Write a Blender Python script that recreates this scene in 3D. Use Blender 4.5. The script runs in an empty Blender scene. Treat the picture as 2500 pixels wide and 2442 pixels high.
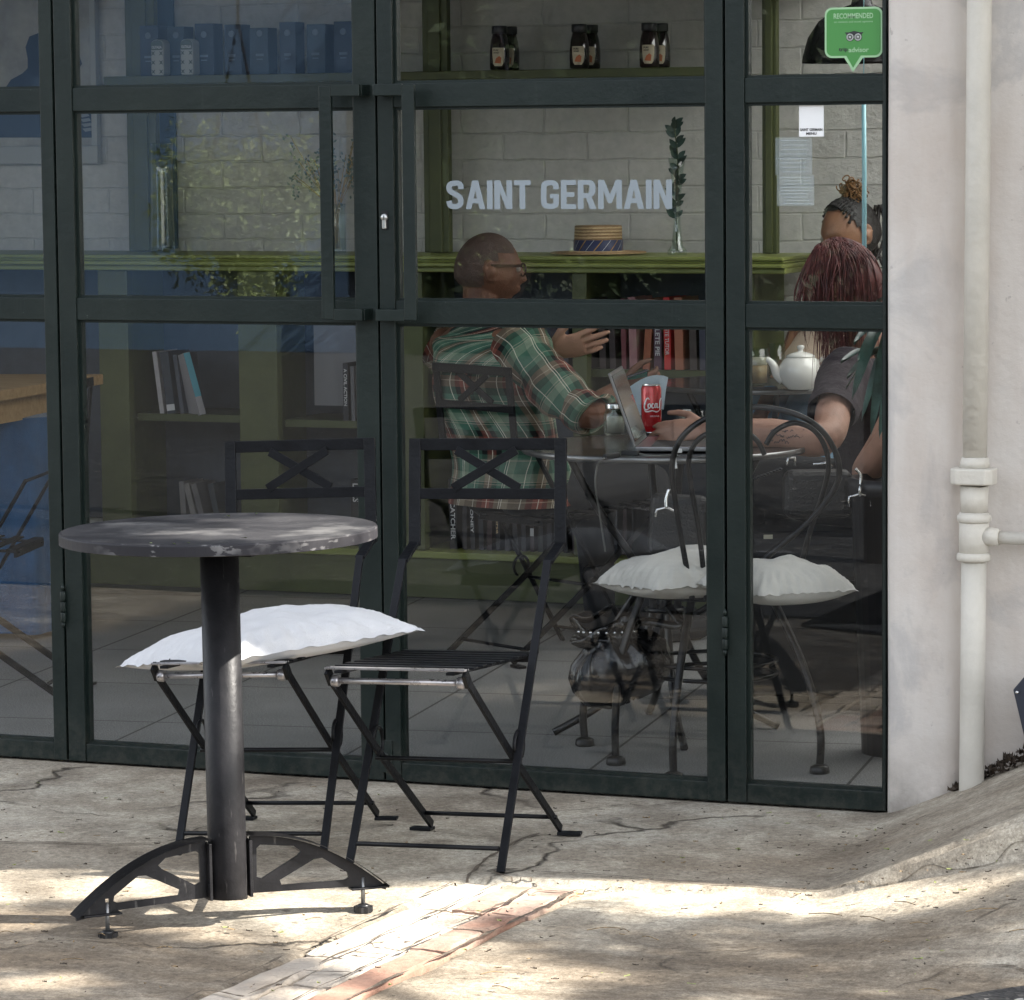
import bpy, bmesh, math, random
from mathutils import Vector, Matrix, noise as mnoise
random.seed(11)
R = math.radians
sc = bpy.context.scene
COL = sc.collection

# ------------------------------------------------------------------ camera
SCL = 1.08
FOC = 9010.1
CAM = Vector((3.943*SCL, -7.0681*SCL, 1.3738*SCL))
YAW, PIT, ROLL = .387, .0994, -.0096
FW = Vector((-math.sin(YAW)*math.cos(PIT), math.cos(YAW)*math.cos(PIT), -math.sin(PIT)))
RT0 = Vector((math.cos(YAW), math.sin(YAW), 0))
UP0 = RT0.cross(FW)
RT = math.cos(ROLL)*RT0 + math.sin(ROLL)*UP0
UP = -math.sin(ROLL)*RT0 + math.cos(ROLL)*UP0
cd = bpy.data.cameras.new('camera')
cam = bpy.data.objects.new('camera', cd)
COL.objects.link(cam)
cam.matrix_world = Matrix(((RT.x, UP.x, -FW.x, CAM.x), (RT.y, UP.y, -FW.y, CAM.y), (RT.z, UP.z, -FW.z, CAM.z), (0, 0, 0, 1)))
cd.sensor_width = 36
cd.lens = FOC/2500*36
cd.clip_start = .05
cd.clip_end = 300
sc.camera = cam
K = 1.28271                      # survey pixels -> full photograph pixels

def ray(x, y):
    return FW + RT*((x*K-1250)/FOC) - UP*((y*K-1221)/FOC)
def at(x, y, d):                 # survey point at a given distance from the camera
    return CAM + ray(x, y)*d
def onY(x, y, Y):
    r = ray(x, y); return CAM + r*((Y-CAM.y)/r.y)
def onX(x, y, X):
    r = ray(x, y); return CAM + r*((X-CAM.x)/r.x)
def onZ(x, y, Z):
    r = ray(x, y); return CAM + r*((Z-CAM.z)/r.z)
CR = Vector((math.cos(YAW), math.sin(YAW), 0))       # to the right as the visitor sees it
CA = Vector((-math.sin(YAW), math.cos(YAW), 0))      # away from the visitor
Zv = Vector((0, 0, 1))

# ------------------------------------------------------------------ materials
MATS = {}
def mat(name, col, rough=.6, metal=0., var=.0, vscale=8., bump=0., bscale=60., spec=.5, col2=None, stretch=None, coat=0., trans=0., alpha=1., sheen=0., sss=0.):
    if name in MATS: return MATS[name]
    m = bpy.data.materials.new(name); m.use_nodes = True
    nt = m.node_tree; b = nt.nodes['Principled BSDF']
    b.inputs['Roughness'].default_value = rough
    b.inputs['Metallic'].default_value = metal
    b.inputs['Specular IOR Level'].default_value = spec
    b.inputs['Coat Weight'].default_value = coat
    b.inputs['Transmission Weight'].default_value = trans
    b.inputs['Alpha'].default_value = alpha
    b.inputs['Sheen Weight'].default_value = sheen
    if sss:
        b.inputs['Subsurface Weight'].default_value = sss
        b.inputs['Subsurface Radius'].default_value = (.01, .004, .002)
    b.inputs['Base Color'].default_value = (*col, 1)
    tc = nt.nodes.new('ShaderNodeTexCoord')
    src = tc.outputs['Object']
    if stretch:
        mp = nt.nodes.new('ShaderNodeMapping'); mp.inputs['Scale'].default_value = stretch
        nt.links.new(src, mp.inputs['Vector']); src = mp.outputs['Vector']
    if var or col2:
        n = nt.nodes.new('ShaderNodeTexNoise'); n.inputs['Scale'].default_value = vscale
        n.inputs['Detail'].default_value = 6; n.inputs['Roughness'].default_value = .62
        nt.links.new(src, n.inputs['Vector'])
        rp = nt.nodes.new('ShaderNodeValToRGB')
        rp.color_ramp.elements[0].position = .32; rp.color_ramp.elements[1].position = .70
        if col2:
            c0, c1 = col, col2
        else:
            c0 = tuple(max(0, c*(1-var)) for c in col); c1 = tuple(min(1, c*(1+var)) for c in col)
        rp.color_ramp.elements[0].color = (*c0, 1); rp.color_ramp.elements[1].color = (*c1, 1)
        nt.links.new(n.outputs['Fac'], rp.inputs['Fac'])
        nt.links.new(rp.outputs['Color'], b.inputs['Base Color'])
        mr = nt.nodes.new('ShaderNodeMapRange')
        mr.inputs['To Min'].default_value = max(0, rough-.1); mr.inputs['To Max'].default_value = min(1, rough+.12)
        nt.links.new(n.outputs['Fac'], mr.inputs['Value']); nt.links.new(mr.outputs['Result'], b.inputs['Roughness'])
    if bump:
        n2 = nt.nodes.new('ShaderNodeTexNoise'); n2.inputs['Scale'].default_value = bscale
        n2.inputs['Detail'].default_value = 5
        nt.links.new(src, n2.inputs['Vector'])
        bp = nt.nodes.new('ShaderNodeBump'); bp.inputs['Strength'].default_value = bump
        bp.inputs['Distance'].default_value = .01
        nt.links.new(n2.outputs['Fac'], bp.inputs['Height']); nt.links.new(bp.outputs['Normal'], b.inputs['Normal'])
    MATS[name] = m
    return m

class NT:
    """small helper for node trees"""
    def __init__(s, name):
        s.m = bpy.data.materials.new(name); s.m.use_nodes = True
        s.t = s.m.node_tree; s.b = s.t.nodes['Principled BSDF']; s.out = s.t.nodes['Material Output']
        MATS[name] = s.m
    def n(s, typ, **kw):
        nd = s.t.nodes.new('ShaderNode'+typ)
        for k, v in kw.items(): setattr(nd, k, v)
        return nd
    def l(s, a, b): s.t.links.new(a, b)
    def math(s, op, a, b=None, clamp=False):
        nd = s.n('Math', operation=op); nd.use_clamp = clamp
        for i, v in enumerate((a, b)):
            if v is None: continue
            if isinstance(v, (int, float)): nd.inputs[i].default_value = v
            else: s.l(v, nd.inputs[i])
        return nd.outputs[0]
    def noise(s, vec, scale, detail=5, rough=.6, dist=0.):
        nd = s.n('TexNoise'); nd.inputs['Scale'].default_value = scale; nd.inputs['Detail'].default_value = detail
        nd.inputs['Roughness'].default_value = rough; nd.inputs['Distortion'].default_value = dist
        if vec is not None: s.l(vec, nd.inputs['Vector'])
        return nd.outputs['Fac']
    def ramp(s, fac, stops, interp='LINEAR'):
        nd = s.n('ValToRGB'); cr = nd.color_ramp; cr.interpolation = interp
        while len(cr.elements) < len(stops): cr.elements.new(.5)
        for e, (p, c) in zip(cr.elements, stops):
            e.position = p; e.color = (*c, 1) if len(c) == 3 else c
        s.l(fac, nd.inputs['Fac']); return nd.outputs['Color']
    def mix(s, fac, a, b, blend='MIX'):
        nd = s.n('Mix', data_type='RGBA', blend_type=blend)
        if isinstance(fac, (int, float)): nd.inputs['Factor'].default_value = fac
        else: s.l(fac, nd.inputs['Factor'])
        for k, v in ((6, a), (7, b)):
            if isinstance(v, tuple): nd.inputs[k].default_value = (*v, 1)
            else: s.l(v, nd.inputs[k])
        return nd.outputs[2]
    def coord(s, kind='Object', scale=None, rot=None):
        o = s.n('TexCoord').outputs[kind]
        if scale or rot:
            mp = s.n('Mapping')
            if scale: mp.inputs['Scale'].default_value = scale
            if rot: mp.inputs['Rotation'].default_value = rot
            s.l(o, mp.inputs['Vector']); o = mp.outputs['Vector']
        return o
    def bump(s, h, strength=.3, dist=.01, normal=None):
        nd = s.n('Bump'); nd.inputs['Strength'].default_value = strength; nd.inputs['Distance'].default_value = dist
        s.l(h, nd.inputs['Height'])
        if normal is not None: s.l(normal, nd.inputs['Normal'])
        return nd.outputs['Normal']

# ------------------------------------------------------------------ objects
def tag(o, label=None, cat=None, group=None, kind=None):
    if label: o['label'] = label
    if cat: o['category'] = cat
    if group: o['group'] = group
    if kind: o['kind'] = kind
    return o
def thing(name, label, cat, loc=(0, 0, 0), rz=0., group=None):
    o = bpy.data.objects.new(name, None); COL.objects.link(o)
    o.empty_display_size = .05
    o.location = loc; o.rotation_euler = (0, 0, rz)
    return tag(o, label, cat, group)
def copy_tree(o, parent=None):
    c = o.copy(); COL.objects.link(c)
    c.parent = parent
    for ch in list(o.children): copy_tree(ch, c)
    return c
def world_off(p):
    v = Vector((0, 0, 0))
    while p is not None:
        v += p.location; p = p.parent
    return v

class MB:
    """collects shapes; build() links them as one mesh object"""
    def __init__(s): s.bm = bmesh.new(); s.uv = None
    def _xf(s, vs, M):
        for v in vs: v.co = M @ v.co
    def box(s, c, size, rot=None, bev=0., seg=2):
        r = bmesh.ops.create_cube(s.bm, size=1)
        vs = r['verts']
        for v in vs: v.co = Vector((v.co.x*size[0], v.co.y*size[1], v.co.z*size[2]))
        if bev:
            es = list({e for v in vs for e in v.link_edges})
            rr = bmesh.ops.bevel(s.bm, geom=es, offset=bev, segments=seg, affect='EDGES', profile=.5)
            vs = list({v for f in rr['faces'] for v in f.verts} | {v for v in vs if v.is_valid})
        M = Matrix.Translation(Vector(c))
        if rot is not None: M = M @ (rot.to_4x4() if isinstance(rot, Matrix) else Matrix.Rotation(rot, 4, 'Z'))
        s._xf(vs, M); return vs
    def bar(s, p, q, w, h, up=Zv, bev=0.):
        """rectangular bar from p to q, w across, h along up"""
        p, q = Vector(p), Vector(q); d = (q-p); L = d.length; d.normalize()
        u = Vector(up); sd = d.cross(u)
        if sd.length < 1e-5: sd = d.cross(Vector((1, 0, 0)))
        sd.normalize(); u = sd.cross(d)
        M = Matrix((d, sd, u)).transposed()
        return s.box((p+q)/2, (L, w, h), M, bev)
    def tube(s, pts, r, seg=10, cap=True, squash=1., up=None):
        pts = [Vector(p) for p in pts]; n = len(pts)
        rs = r if isinstance(r, (list, tuple)) else [r]*n
        rings = []; prev = None
        for i, p in enumerate(pts):
            t = (pts[min(i+1, n-1)]-pts[max(i-1, 0)])
            if t.length < 1e-9: t = Vector((0, 0, 1))
            t.normalize()
            if prev is None:
                a = Vector(up) if up is not None else (Vector((0, 0, 1)) if abs(t.z) < .9 else Vector((1, 0, 0)))
                nrm = (a - t*a.dot(t)).normalized()
            else:
                nrm = (prev - t*prev.dot(t))
                nrm = nrm.normalized() if nrm.length > 1e-6 else t.orthogonal().normalized()
            prev = nrm; bn = t.cross(nrm)
            ri = rs[i]
            ra, rb = (ri if isinstance(ri, (list, tuple)) else (ri, ri*squash))
            rings.append([s.bm.verts.new(p + nrm*(math.cos(2*math.pi*k/seg)*ra) + bn*(math.sin(2*math.pi*k/seg)*rb)) for k in range(seg)])
        for a, b in zip(rings, rings[1:]):
            for k in range(seg):
                f = s.bm.faces.new((a[k], a[(k+1) % seg], b[(k+1) % seg], b[k])); f.smooth = True
        if cap:
            s.bm.faces.new(list(reversed(rings[0]))); s.bm.faces.new(rings[-1])
        return rings
    def loop(s, pts, r, seg=8):
        """closed tube"""
        pts = [Vector(p) for p in pts]; n = len(pts); rings = []
        nm = (pts[1]-pts[0]).cross(pts[n//3]-pts[0]).normalized()
        for i, p in enumerate(pts):
            t = (pts[(i+1) % n]-pts[i-1]).normalized(); b = nm; a = t.cross(b).normalized()
            rings.append([s.bm.verts.new(p + a*(math.cos(2*math.pi*k/seg)*r) + b*(math.sin(2*math.pi*k/seg)*r)) for k in range(seg)])
        for i in range(n):
            a, b = rings[i], rings[(i+1) % n]
            for k in range(seg):
                f = s.bm.faces.new((a[k], a[(k+1) % seg], b[(k+1) % seg], b[k])); f.smooth = True
    def lathe(s, c, prof, seg=24, axis=Zv, smooth=True, cap=True):
        """profile of (radius, height) turned about an axis"""
        c = Vector(c); ax = Vector(axis).normalized(); q = Zv.rotation_difference(ax)
        rings = []
        for r, h in prof:
            if r < 1e-6: rings.append([s.bm.verts.new(c + q @ Vector((0, 0, h)))])
            else: rings.append([s.bm.verts.new(c + q @ Vector((r*math.cos(2*math.pi*k/seg), r*math.sin(2*math.pi*k/seg), h))) for k in range(seg)])
        for a, b in zip(rings, rings[1:]):
            for k in range(seg):
                k2 = (k+1) % seg
                va = [a[k], a[k2]] if len(a) > 1 else [a[0]]
                vb = [b[k2], b[k]] if len(b) > 1 else [b[0]]
                vs = va+vb
                if len(vs) >= 3:
                    f = s.bm.faces.new(vs); f.smooth = smooth
        if cap:
            if len(rings[0]) > 1: s.bm.faces.new(list(reversed(rings[0])))
            if len(rings[-1]) > 1: s.bm.faces.new(rings[-1])
        return rings
    def prism(s, poly, o, u, v, w, holes=()):
        """polygon (a,b) in the frame o,u,v, given thickness along w (vector); holes allowed"""
        o, u, v, w = Vector(o), Vector(u), Vector(v), Vector(w)
        pt = lambda a, k: o + u*a[0] + v*a[1] + w*k
        caps = []
        for k in (-.5, .5):
            es = []
            loops = []
            for lp in [poly, *holes]:
                vs = [s.bm.verts.new(pt(a, k)) for a in lp]
                loops.append(vs)
                es += [s.bm.edges.new((vs[i], vs[(i+1) % len(vs)])) for i in range(len(vs))]
            if holes:
                bmesh.ops.triangle_fill(s.bm, edges=es, use_beauty=True)
            else:
                s.bm.faces.new(loops[0])
            caps.append(loops)
        for la, lb in zip(*caps):
            n = len(la)
            for i in range(n):
                s.bm.faces.new((la[i], la[(i+1) % n], lb[(i+1) % n], lb[i]))
    def sphere(s, c, r, sub=2, scale=(1, 1, 1), rot=None):
        rr = bmesh.ops.create_icosphere(s.bm, subdivisions=sub, radius=r)
        M = Matrix.Translation(Vector(c)) @ (rot.to_4x4() if rot is not None else Matrix.Identity(4)) @ Matrix.Diagonal((*scale, 1))
        s._xf(rr['verts'], M)
        for v in rr['verts']:
            for f in v.link_faces: f.smooth = True
        return rr['verts']
    def sheet(s, rows, smooth=True, thick=0.):
        """grid of points (list of rows)"""
        g = [[s.bm.verts.new(Vector(p)) for p in r] for r in rows]
        fs = []
        for a, b in zip(g, g[1:]):
            for k in range(len(a)-1):
                f = s.bm.faces.new((a[k], a[k+1], b[k+1], b[k])); f.smooth = smooth; fs.append(f)
        if thick:
            bmesh.ops.solidify(s.bm, geom=fs, thickness=thick)
        return g
    def quad(s, pts, smooth=False):
        f = s.bm.faces.new([s.bm.verts.new(Vector(p)) for p in pts]); f.smooth = smooth; return f
    def jitter(s, amp, scale):
        for v in s.bm.verts:
            v.co += mnoise.noise_vector(v.co*scale)*amp
    def build(s, name, m, parent=None, bevel=0., smooth_angle=None, local=False, normals=True):
        if normals: bmesh.ops.recalc_face_normals(s.bm, faces=s.bm.faces)
        off = Vector((0, 0, 0)) if (local or parent is None) else world_off(parent)
        if off.length:
            for v in s.bm.verts: v.co -= off
        me = bpy.data.meshes.new(name); s.bm.to_mesh(me); s.bm.free()
        o = bpy.data.objects.new(name, me); COL.objects.link(o)
        if m is not None:
            for mm in (m if isinstance(m, (list, tuple)) else [m]): me.materials.append(mm)
        if parent is not None: o.parent = parent
        if bevel:
            md = o.modifiers.new('bevel', 'BEVEL'); md.width = bevel; md.segments = 2; md.limit_method = 'ANGLE'; md.angle_limit = R(40)
            md.harden_normals = False
        return o

def base_mesh(o, loc):
    """moves a one-mesh thing's origin to loc"""
    loc = Vector(loc); o.data.transform(Matrix.Translation(-loc)); o.location = loc; return o
def arc(a0, a1, n): return [a0+(a1-a0)*i/(n-1) for i in range(n)]
def smooth(x): x = max(0, min(1, x)); return x*x*(3-2*x)
def bez(pts, n=16):
    """Catmull-Rom through points"""
    P = [Vector(p) for p in pts]; out = []
    for i in range(len(P)-1):
        p0, p1, p2, p3 = P[max(i-1, 0)], P[i], P[i+1], P[min(i+2, len(P)-1)]
        for k in range(n):
            t = k/n
            out.append(.5*((2*p1)+(p2-p0)*t+(2*p0-5*p1+4*p2-p3)*t*t+(3*p1-p0-3*p2+p3)*t**3))
    out.append(P[-1]); return out
def text_mesh(name, s, size_w, size_h, o, u, v, m, parent=None, bold=0., depth=.0006, align='CENTER', local=False):
    """lettering laid in the frame o (centre), u (reading direction), v (up); scaled to size_w x size_h"""
    cu = bpy.data.curves.new('txt', 'FONT'); cu.body = s; cu.offset = bold; cu.resolution_u = 3
    cu.align_x = 'CENTER'; cu.align_y = 'CENTER'
    t = bpy.data.objects.new('txt', cu); COL.objects.link(t)
    dg = bpy.context.evaluated_depsgraph_get()
    me = bpy.data.meshes.new_from_object(t.evaluated_get(dg))
    bpy.data.objects.remove(t); bpy.data.curves.remove(cu)
    xs = [p.co.x for p in me.vertices]; ys = [p.co.y for p in me.vertices]
    if not xs: return None
    cx, cy = (min(xs)+max(xs))/2, (min(ys)+max(ys))/2
    kx = size_w/(max(xs)-min(xs)) if size_w else None
    ky = size_h/(max(ys)-min(ys)) if size_h else kx
    if kx is None: kx = ky
    o, u, v = Vector(o), Vector(u).normalized(), Vector(v).normalized(); w = u.cross(v)
    off = Vector((0, 0, 0)) if (local or parent is None) else world_off(parent)
    for p in me.vertices:
        p.co = o + u*((p.co.x-cx)*kx) + v*((p.co.y-cy)*ky) + w*depth - off
    me.name = name; me.materials.clear(); me.materials.append(m)
    ob = bpy.data.objects.new(name, me); COL.objects.link(ob)
    if parent is not None: ob.parent = parent
    return ob
# ------------------------------------------------------------------ world and sun
SUN_EL = R(40)
SUN_AZ = Vector((.975, .22, 0)).normalized()
SUN = Vector((SUN_AZ.x*math.cos(SUN_EL), SUN_AZ.y*math.cos(SUN_EL), math.sin(SUN_EL)))
w = bpy.data.worlds.new('World'); sc.world = w; w.use_nodes = True
sky = w.node_tree.nodes.new('ShaderNodeTexSky'); sky.sky_type = 'NISHITA'; sky.sun_disc = False
sky.sun_elevation = SUN_EL; sky.sun_rotation = math.atan2(SUN.x, SUN.y)
sky.air_density = 1.0; sky.dust_density = 1.2; sky.ozone_density = 1.0
bg = w.node_tree.nodes['Background']; bg.inputs['Strength'].default_value = .15
hs = w.node_tree.nodes.new('ShaderNodeHueSaturation'); hs.inputs['Saturation'].default_value = .30
w.node_tree.links.new(sky.outputs['Color'], hs.inputs['Color']); w.node_tree.links.new(hs.outputs['Color'], bg.inputs['Color'])
sl = bpy.data.lights.new('sun', 'SUN'); sl.energy = 4.6; sl.angle = R(.5); sl.color = (1, .95, .86)
so = bpy.data.objects.new('sun', sl); COL.objects.link(so)
so.rotation_euler = SUN.to_track_quat('Z', 'Y').to_euler()
sc.view_settings.view_transform = 'Standard'; sc.view_settings.look = 'None'
sc.view_settings.exposure = 2.08; sc.view_settings.gamma = 1
cy = sc.cycles
cy.max_bounces = 10; cy.diffuse_bounces = 5; cy.glossy_bounces = 5; cy.transparent_max_bounces = 24; cy.transmission_bounces = 6
cy.caustics_reflective = False; cy.caustics_refractive = False
cy.sample_clamp_indirect = 6
cy.use_denoising = True

# ------------------------------------------------------------------ glass
def make_glass(name, tint=(.955, .965, .965), base=.055, wob=.012):
    t = NT(name); t.t.nodes.remove(t.b)
    geo = t.n('NewGeometry')
    dt = t.n('VectorMath', operation='DOT_PRODUCT'); t.l(geo.outputs['Normal'], dt.inputs[0]); t.l(geo.outputs['Incoming'], dt.inputs[1])
    c = t.math('ABSOLUTE', dt.outputs['Value'])
    f = t.math('ADD', t.math('MULTIPLY', t.math('POWER', t.math('SUBTRACT', 1., c, True), 5.), 1-base), base)
    tr = t.n('BsdfTransparent'); tr.inputs['Color'].default_value = (*tint, 1)
    gl = t.n('BsdfGlossy'); gl.inputs['Roughness'].default_value = 0.0
    mx = t.n('MixShader'); t.l(f, mx.inputs[0]); t.l(tr.outputs[0], mx.inputs[1]); t.l(gl.outputs[0], mx.inputs[2])
    t.l(mx.outputs[0], t.out.inputs['Surface']); return t.m
GLASS = make_glass('window_glass', base=.036, wob=.0)
VGLASS = make_glass('vessel_glass', (.93, .97, .95), .07, .0)

# ------------------------------------------------------------------ main surfaces
def frame_paint():
    t = NT('dark_green_frame_paint'); o = t.coord('Object')
    n1 = t.noise(o, 3.0, 6); n2 = t.noise(o, 90, 3); n3 = t.noise(o, 420, 2)
    col = t.ramp(n1, [(.3, (.0050, .0100, .0092)), (.7, (.0085, .0150, .0125))])
    chip = t.ramp(n2, [(.745, (0, 0, 0)), (.77, (1, 1, 1))])
    col = t.mix(t.math('MULTIPLY', chip, t.ramp(n3, [(.52, (0, 0, 0)), (.6, (1, 1, 1))])), col, (.20, .22, .19))
    dust = t.ramp(t.noise(o, 14, 7), [(.5, (0, 0, 0)), (.9, (.30, .30, .30))])
    col = t.mix(t.math('MULTIPLY', dust, .85), col, (.035, .045, .04))
    zf = t.n('SeparateXYZ'); t.l(t.n('NewGeometry').outputs['Position'], zf.inputs[0])
    lowd = t.math('MULTIPLY', t.math('SUBTRACT', 1., t.math('DIVIDE', zf.outputs['Z'], .16), True), t.ramp(t.noise(o, 38, 6, .7), [(.42, (0, 0, 0)), (.66, (1, 1, 1))]))
    col = t.mix(t.math('MULTIPLY', lowd, .4), col, (.07, .066, .055))
    drip = t.ramp(t.noise(t.coord('Object', (60, 60, 2.5)), 1, 4), [(.62, (0, 0, 0)), (.75, (.35,)*3)]); col = t.mix(drip, col, (.030, .038, .034))
    t.l(col, t.b.inputs['Base Color']); t.b.inputs['Roughness'].default_value = .42; t.b.inputs['Specular IOR Level'].default_value = .28
    t.l(t.ramp(n1, [(.3, (.34,)*3), (.75, (.56,)*3)]), t.b.inputs['Roughness'])
    t.l(t.bump(t.noise(o, 55, 5), .30, .004), t.b.inputs['Normal'])
    return t.m
FRAME = frame_paint()
GAP = mat('shadow_gap_rubber', (.006, .006, .007), .8)

def plaster():
    t = NT('white_plaster'); o = t.coord('Object')
    big = t.noise(o, 1.6, 6, .65); streak = t.noise(t.coord('Object', (9, 9, .7)), 1.0, 5)
    col = t.ramp(big, [(.3, (.53, .475, .425)), (.7, (.61, .575, .535))])
    col = t.mix(t.ramp(streak, [(.5, (0, 0, 0)), (.85, (.5, .5, .5))]), col, (.42, .385, .355))
    spot = t.ramp(t.noise(o, 34, 3), [(.71, (0, 0, 0)), (.75, (1, 1, 1))])
    col = t.mix(t.math('MULTIPLY', spot, .5), col, (.30, .27, .25))
    pat = t.ramp(t.noise(o, 3.3, 7, .6, .6), [(.52, (0, 0, 0)), (.60, (.8,)*3), (.72, (.2,)*3)]); col = t.mix(t.math('MULTIPLY', pat, .75), col, (.39, .375, .365))
    rust = t.ramp(t.noise(t.coord('Object', (3, 3, .9)), 1.3, 6), [(.50, (0, 0, 0)), (.68, (.6,)*3)]); col = t.mix(t.math('MULTIPLY', rust, .7), col, (.43, .35, .29))
    # splash dirt low on the wall
    z = t.n('SeparateXYZ'); t.l(t.n('NewGeometry').outputs['Position'], z.inputs[0])
    low = t.math('SUBTRACT', 1., t.math('DIVIDE', t.math('SUBTRACT', z.outputs['Z'], .03), .22), True)
    low = t.math('MULTIPLY', t.math('POWER', low, 2.), t.ramp(t.noise(o, 11, 6), [(.35, (0, 0, 0)), (.65, (1, 1, 1))]))
    col = t.mix(t.math('MULTIPLY', low, .75), col, (.20, .18, .155))
    t.l(col, t.b.inputs['Base Color']); t.b.inputs['Roughness'].default_value = .85
    b1 = t.bump(t.noise(o, 5, 4), .5, .02); b2 = t.bump(t.noise(o, 70, 6, .7), .28, .006, b1)
    t.l(b2, t.b.inputs['Normal']); return t.m
PLASTER = plaster()

def concrete():
    t = NT('weathered_concrete'); o = t.coord('Object')
    big = t.noise(o, .9, 8, .62); mid = t.noise(o, 5.5, 8, .68, .3); fine = t.noise(o, 70, 6, .7)
    col = t.ramp(big, [(.26, (.215, .162, .115)), (.42, (.30, .25, .19)), (.55, (.49, .445, .365)), (.66, (.43, .40, .34)), (.8, (.34, .315, .26))])
    stain = t.ramp(mid, [(.40, (0, 0, 0)), (.58, (.85, .85, .85))])
    col = t.mix(t.math('MULTIPLY', stain, .8), col, (.235, .20, .155))
    zp = t.n('SeparateXYZ'); t.l(t.n('NewGeometry').outputs['Position'], zp.inputs[0])
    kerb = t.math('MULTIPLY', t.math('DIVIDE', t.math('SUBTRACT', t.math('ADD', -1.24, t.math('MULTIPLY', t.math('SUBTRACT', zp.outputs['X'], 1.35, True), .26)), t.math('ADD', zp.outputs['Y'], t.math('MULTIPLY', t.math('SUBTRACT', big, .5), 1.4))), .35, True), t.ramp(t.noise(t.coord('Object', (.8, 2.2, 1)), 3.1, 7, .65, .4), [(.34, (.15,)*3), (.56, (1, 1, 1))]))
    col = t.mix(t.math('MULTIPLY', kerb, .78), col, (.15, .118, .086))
    col = t.mix(t.ramp(t.noise(o, 2.7, 7, .6, .5), [(.54, (0, 0, 0)), (.70, (.75, .75, .75))]), col, (.13, .105, .08))
    pit = t.ramp(t.noise(t.coord('Object', (.7, 1.3, 1)), 46, 4, .6), [(.665, (0, 0, 0)), (.70, (1, 1, 1))])
    col = t.mix(t.math('MULTIPLY', pit, .8), col, (.085, .07, .055))
    grain = t.ramp(fine, [(.3, (.58, .57, .56)), (.7, (1.28, 1.28, 1.28))])
    col = t.mix(1., col, grain, 'MULTIPLY')
    gr2 = t.ramp(t.noise(o, 240, 3, .75), [(.32, (.70, .69, .68)), (.66, (1.22, 1.22, 1.22))]); col = t.mix(1., col, gr2, 'MULTIPLY')
    # cracks
    vo = t.n('TexVoronoi', feature='DISTANCE_TO_EDGE'); vo.inputs['Scale'].default_value = .95
    wn = t.n('TexNoise'); wn.inputs['Scale'].default_value = 5; wn.inputs['Detail'].default_value = 7
    t.l(o, wn.inputs['Vector'])
    av = t.n('VectorMath', operation='MULTIPLY_ADD'); t.l(wn.outputs['Color'], av.inputs[0]); av.inputs[1].default_value = (.30, .30, 0); t.l(o, av.inputs[2])
    t.l(av.outputs[0], vo.inputs['Vector'])
    ck = t.ramp(vo.outputs['Distance'], [(.0, (1, 1, 1)), (.003, (.75, .75, .75)), (.009, (0, 0, 0))])
    gate = t.ramp(t.noise(o, 1.7, 3), [(.47, (0, 0, 0)), (.58, (1, 1, 1))])
    ck = t.math('MULTIPLY', ck, gate)
    col = t.mix(ck, col, (.055, .045, .035))
    t.l(col, t.b.inputs['Base Color']); t.b.inputs['Roughness'].default_value = .9; t.b.inputs['Specular IOR Level'].default_value = .25
    h = t.math('SUBTRACT', t.math('ADD', t.math('MULTIPLY', mid, .7), t.math('MULTIPLY', fine, .35)), t.math('ADD', t.math('MULTIPLY', ck, 1.6), t.math('MULTIPLY', pit, .3)))
    t.l(t.bump(h, .75, .012), t.b.inputs['Normal']); return t.m
CONC = concrete()

def terracotta():
    t = NT('worn_terracotta_paving'); o = t.coord('Object')
    inf = t.n('ObjectInfo')
    n = t.noise(o, 7, 7, .65); f = t.noise(o, 80, 5)
    col = t.ramp(n, [(.3, (.22, .115, .080)), (.55, (.28, .165, .12)), (.75, (.36, .27, .21))])
    grey = t.ramp(t.noise(o, 1.7, 5), [(.50, (0, 0, 0)), (.68, (1, 1, 1))])
    col = t.mix(t.math('MULTIPLY', grey, .6), col, (.40, .36, .31))
    col = t.mix(1., col, t.ramp(f, [(.3, (.8,)*3), (.7, (1.15,)*3)]), 'MULTIPLY')
    dk = t.ramp(t.noise(o, 24, 5), [(.62, (0, 0, 0)), (.74, (.8,)*3)])
    col = t.mix(dk, col, (.10, .07, .055))
    t.l(col, t.b.inputs['Base Color']); t.b.inputs['Roughness'].default_value = .88
    t.l(t.bump(t.math('ADD', n, t.math('MULTIPLY', f, .4)), .6, .008), t.b.inputs['Normal']); return t.m
TERRA = terracotta()

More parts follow.
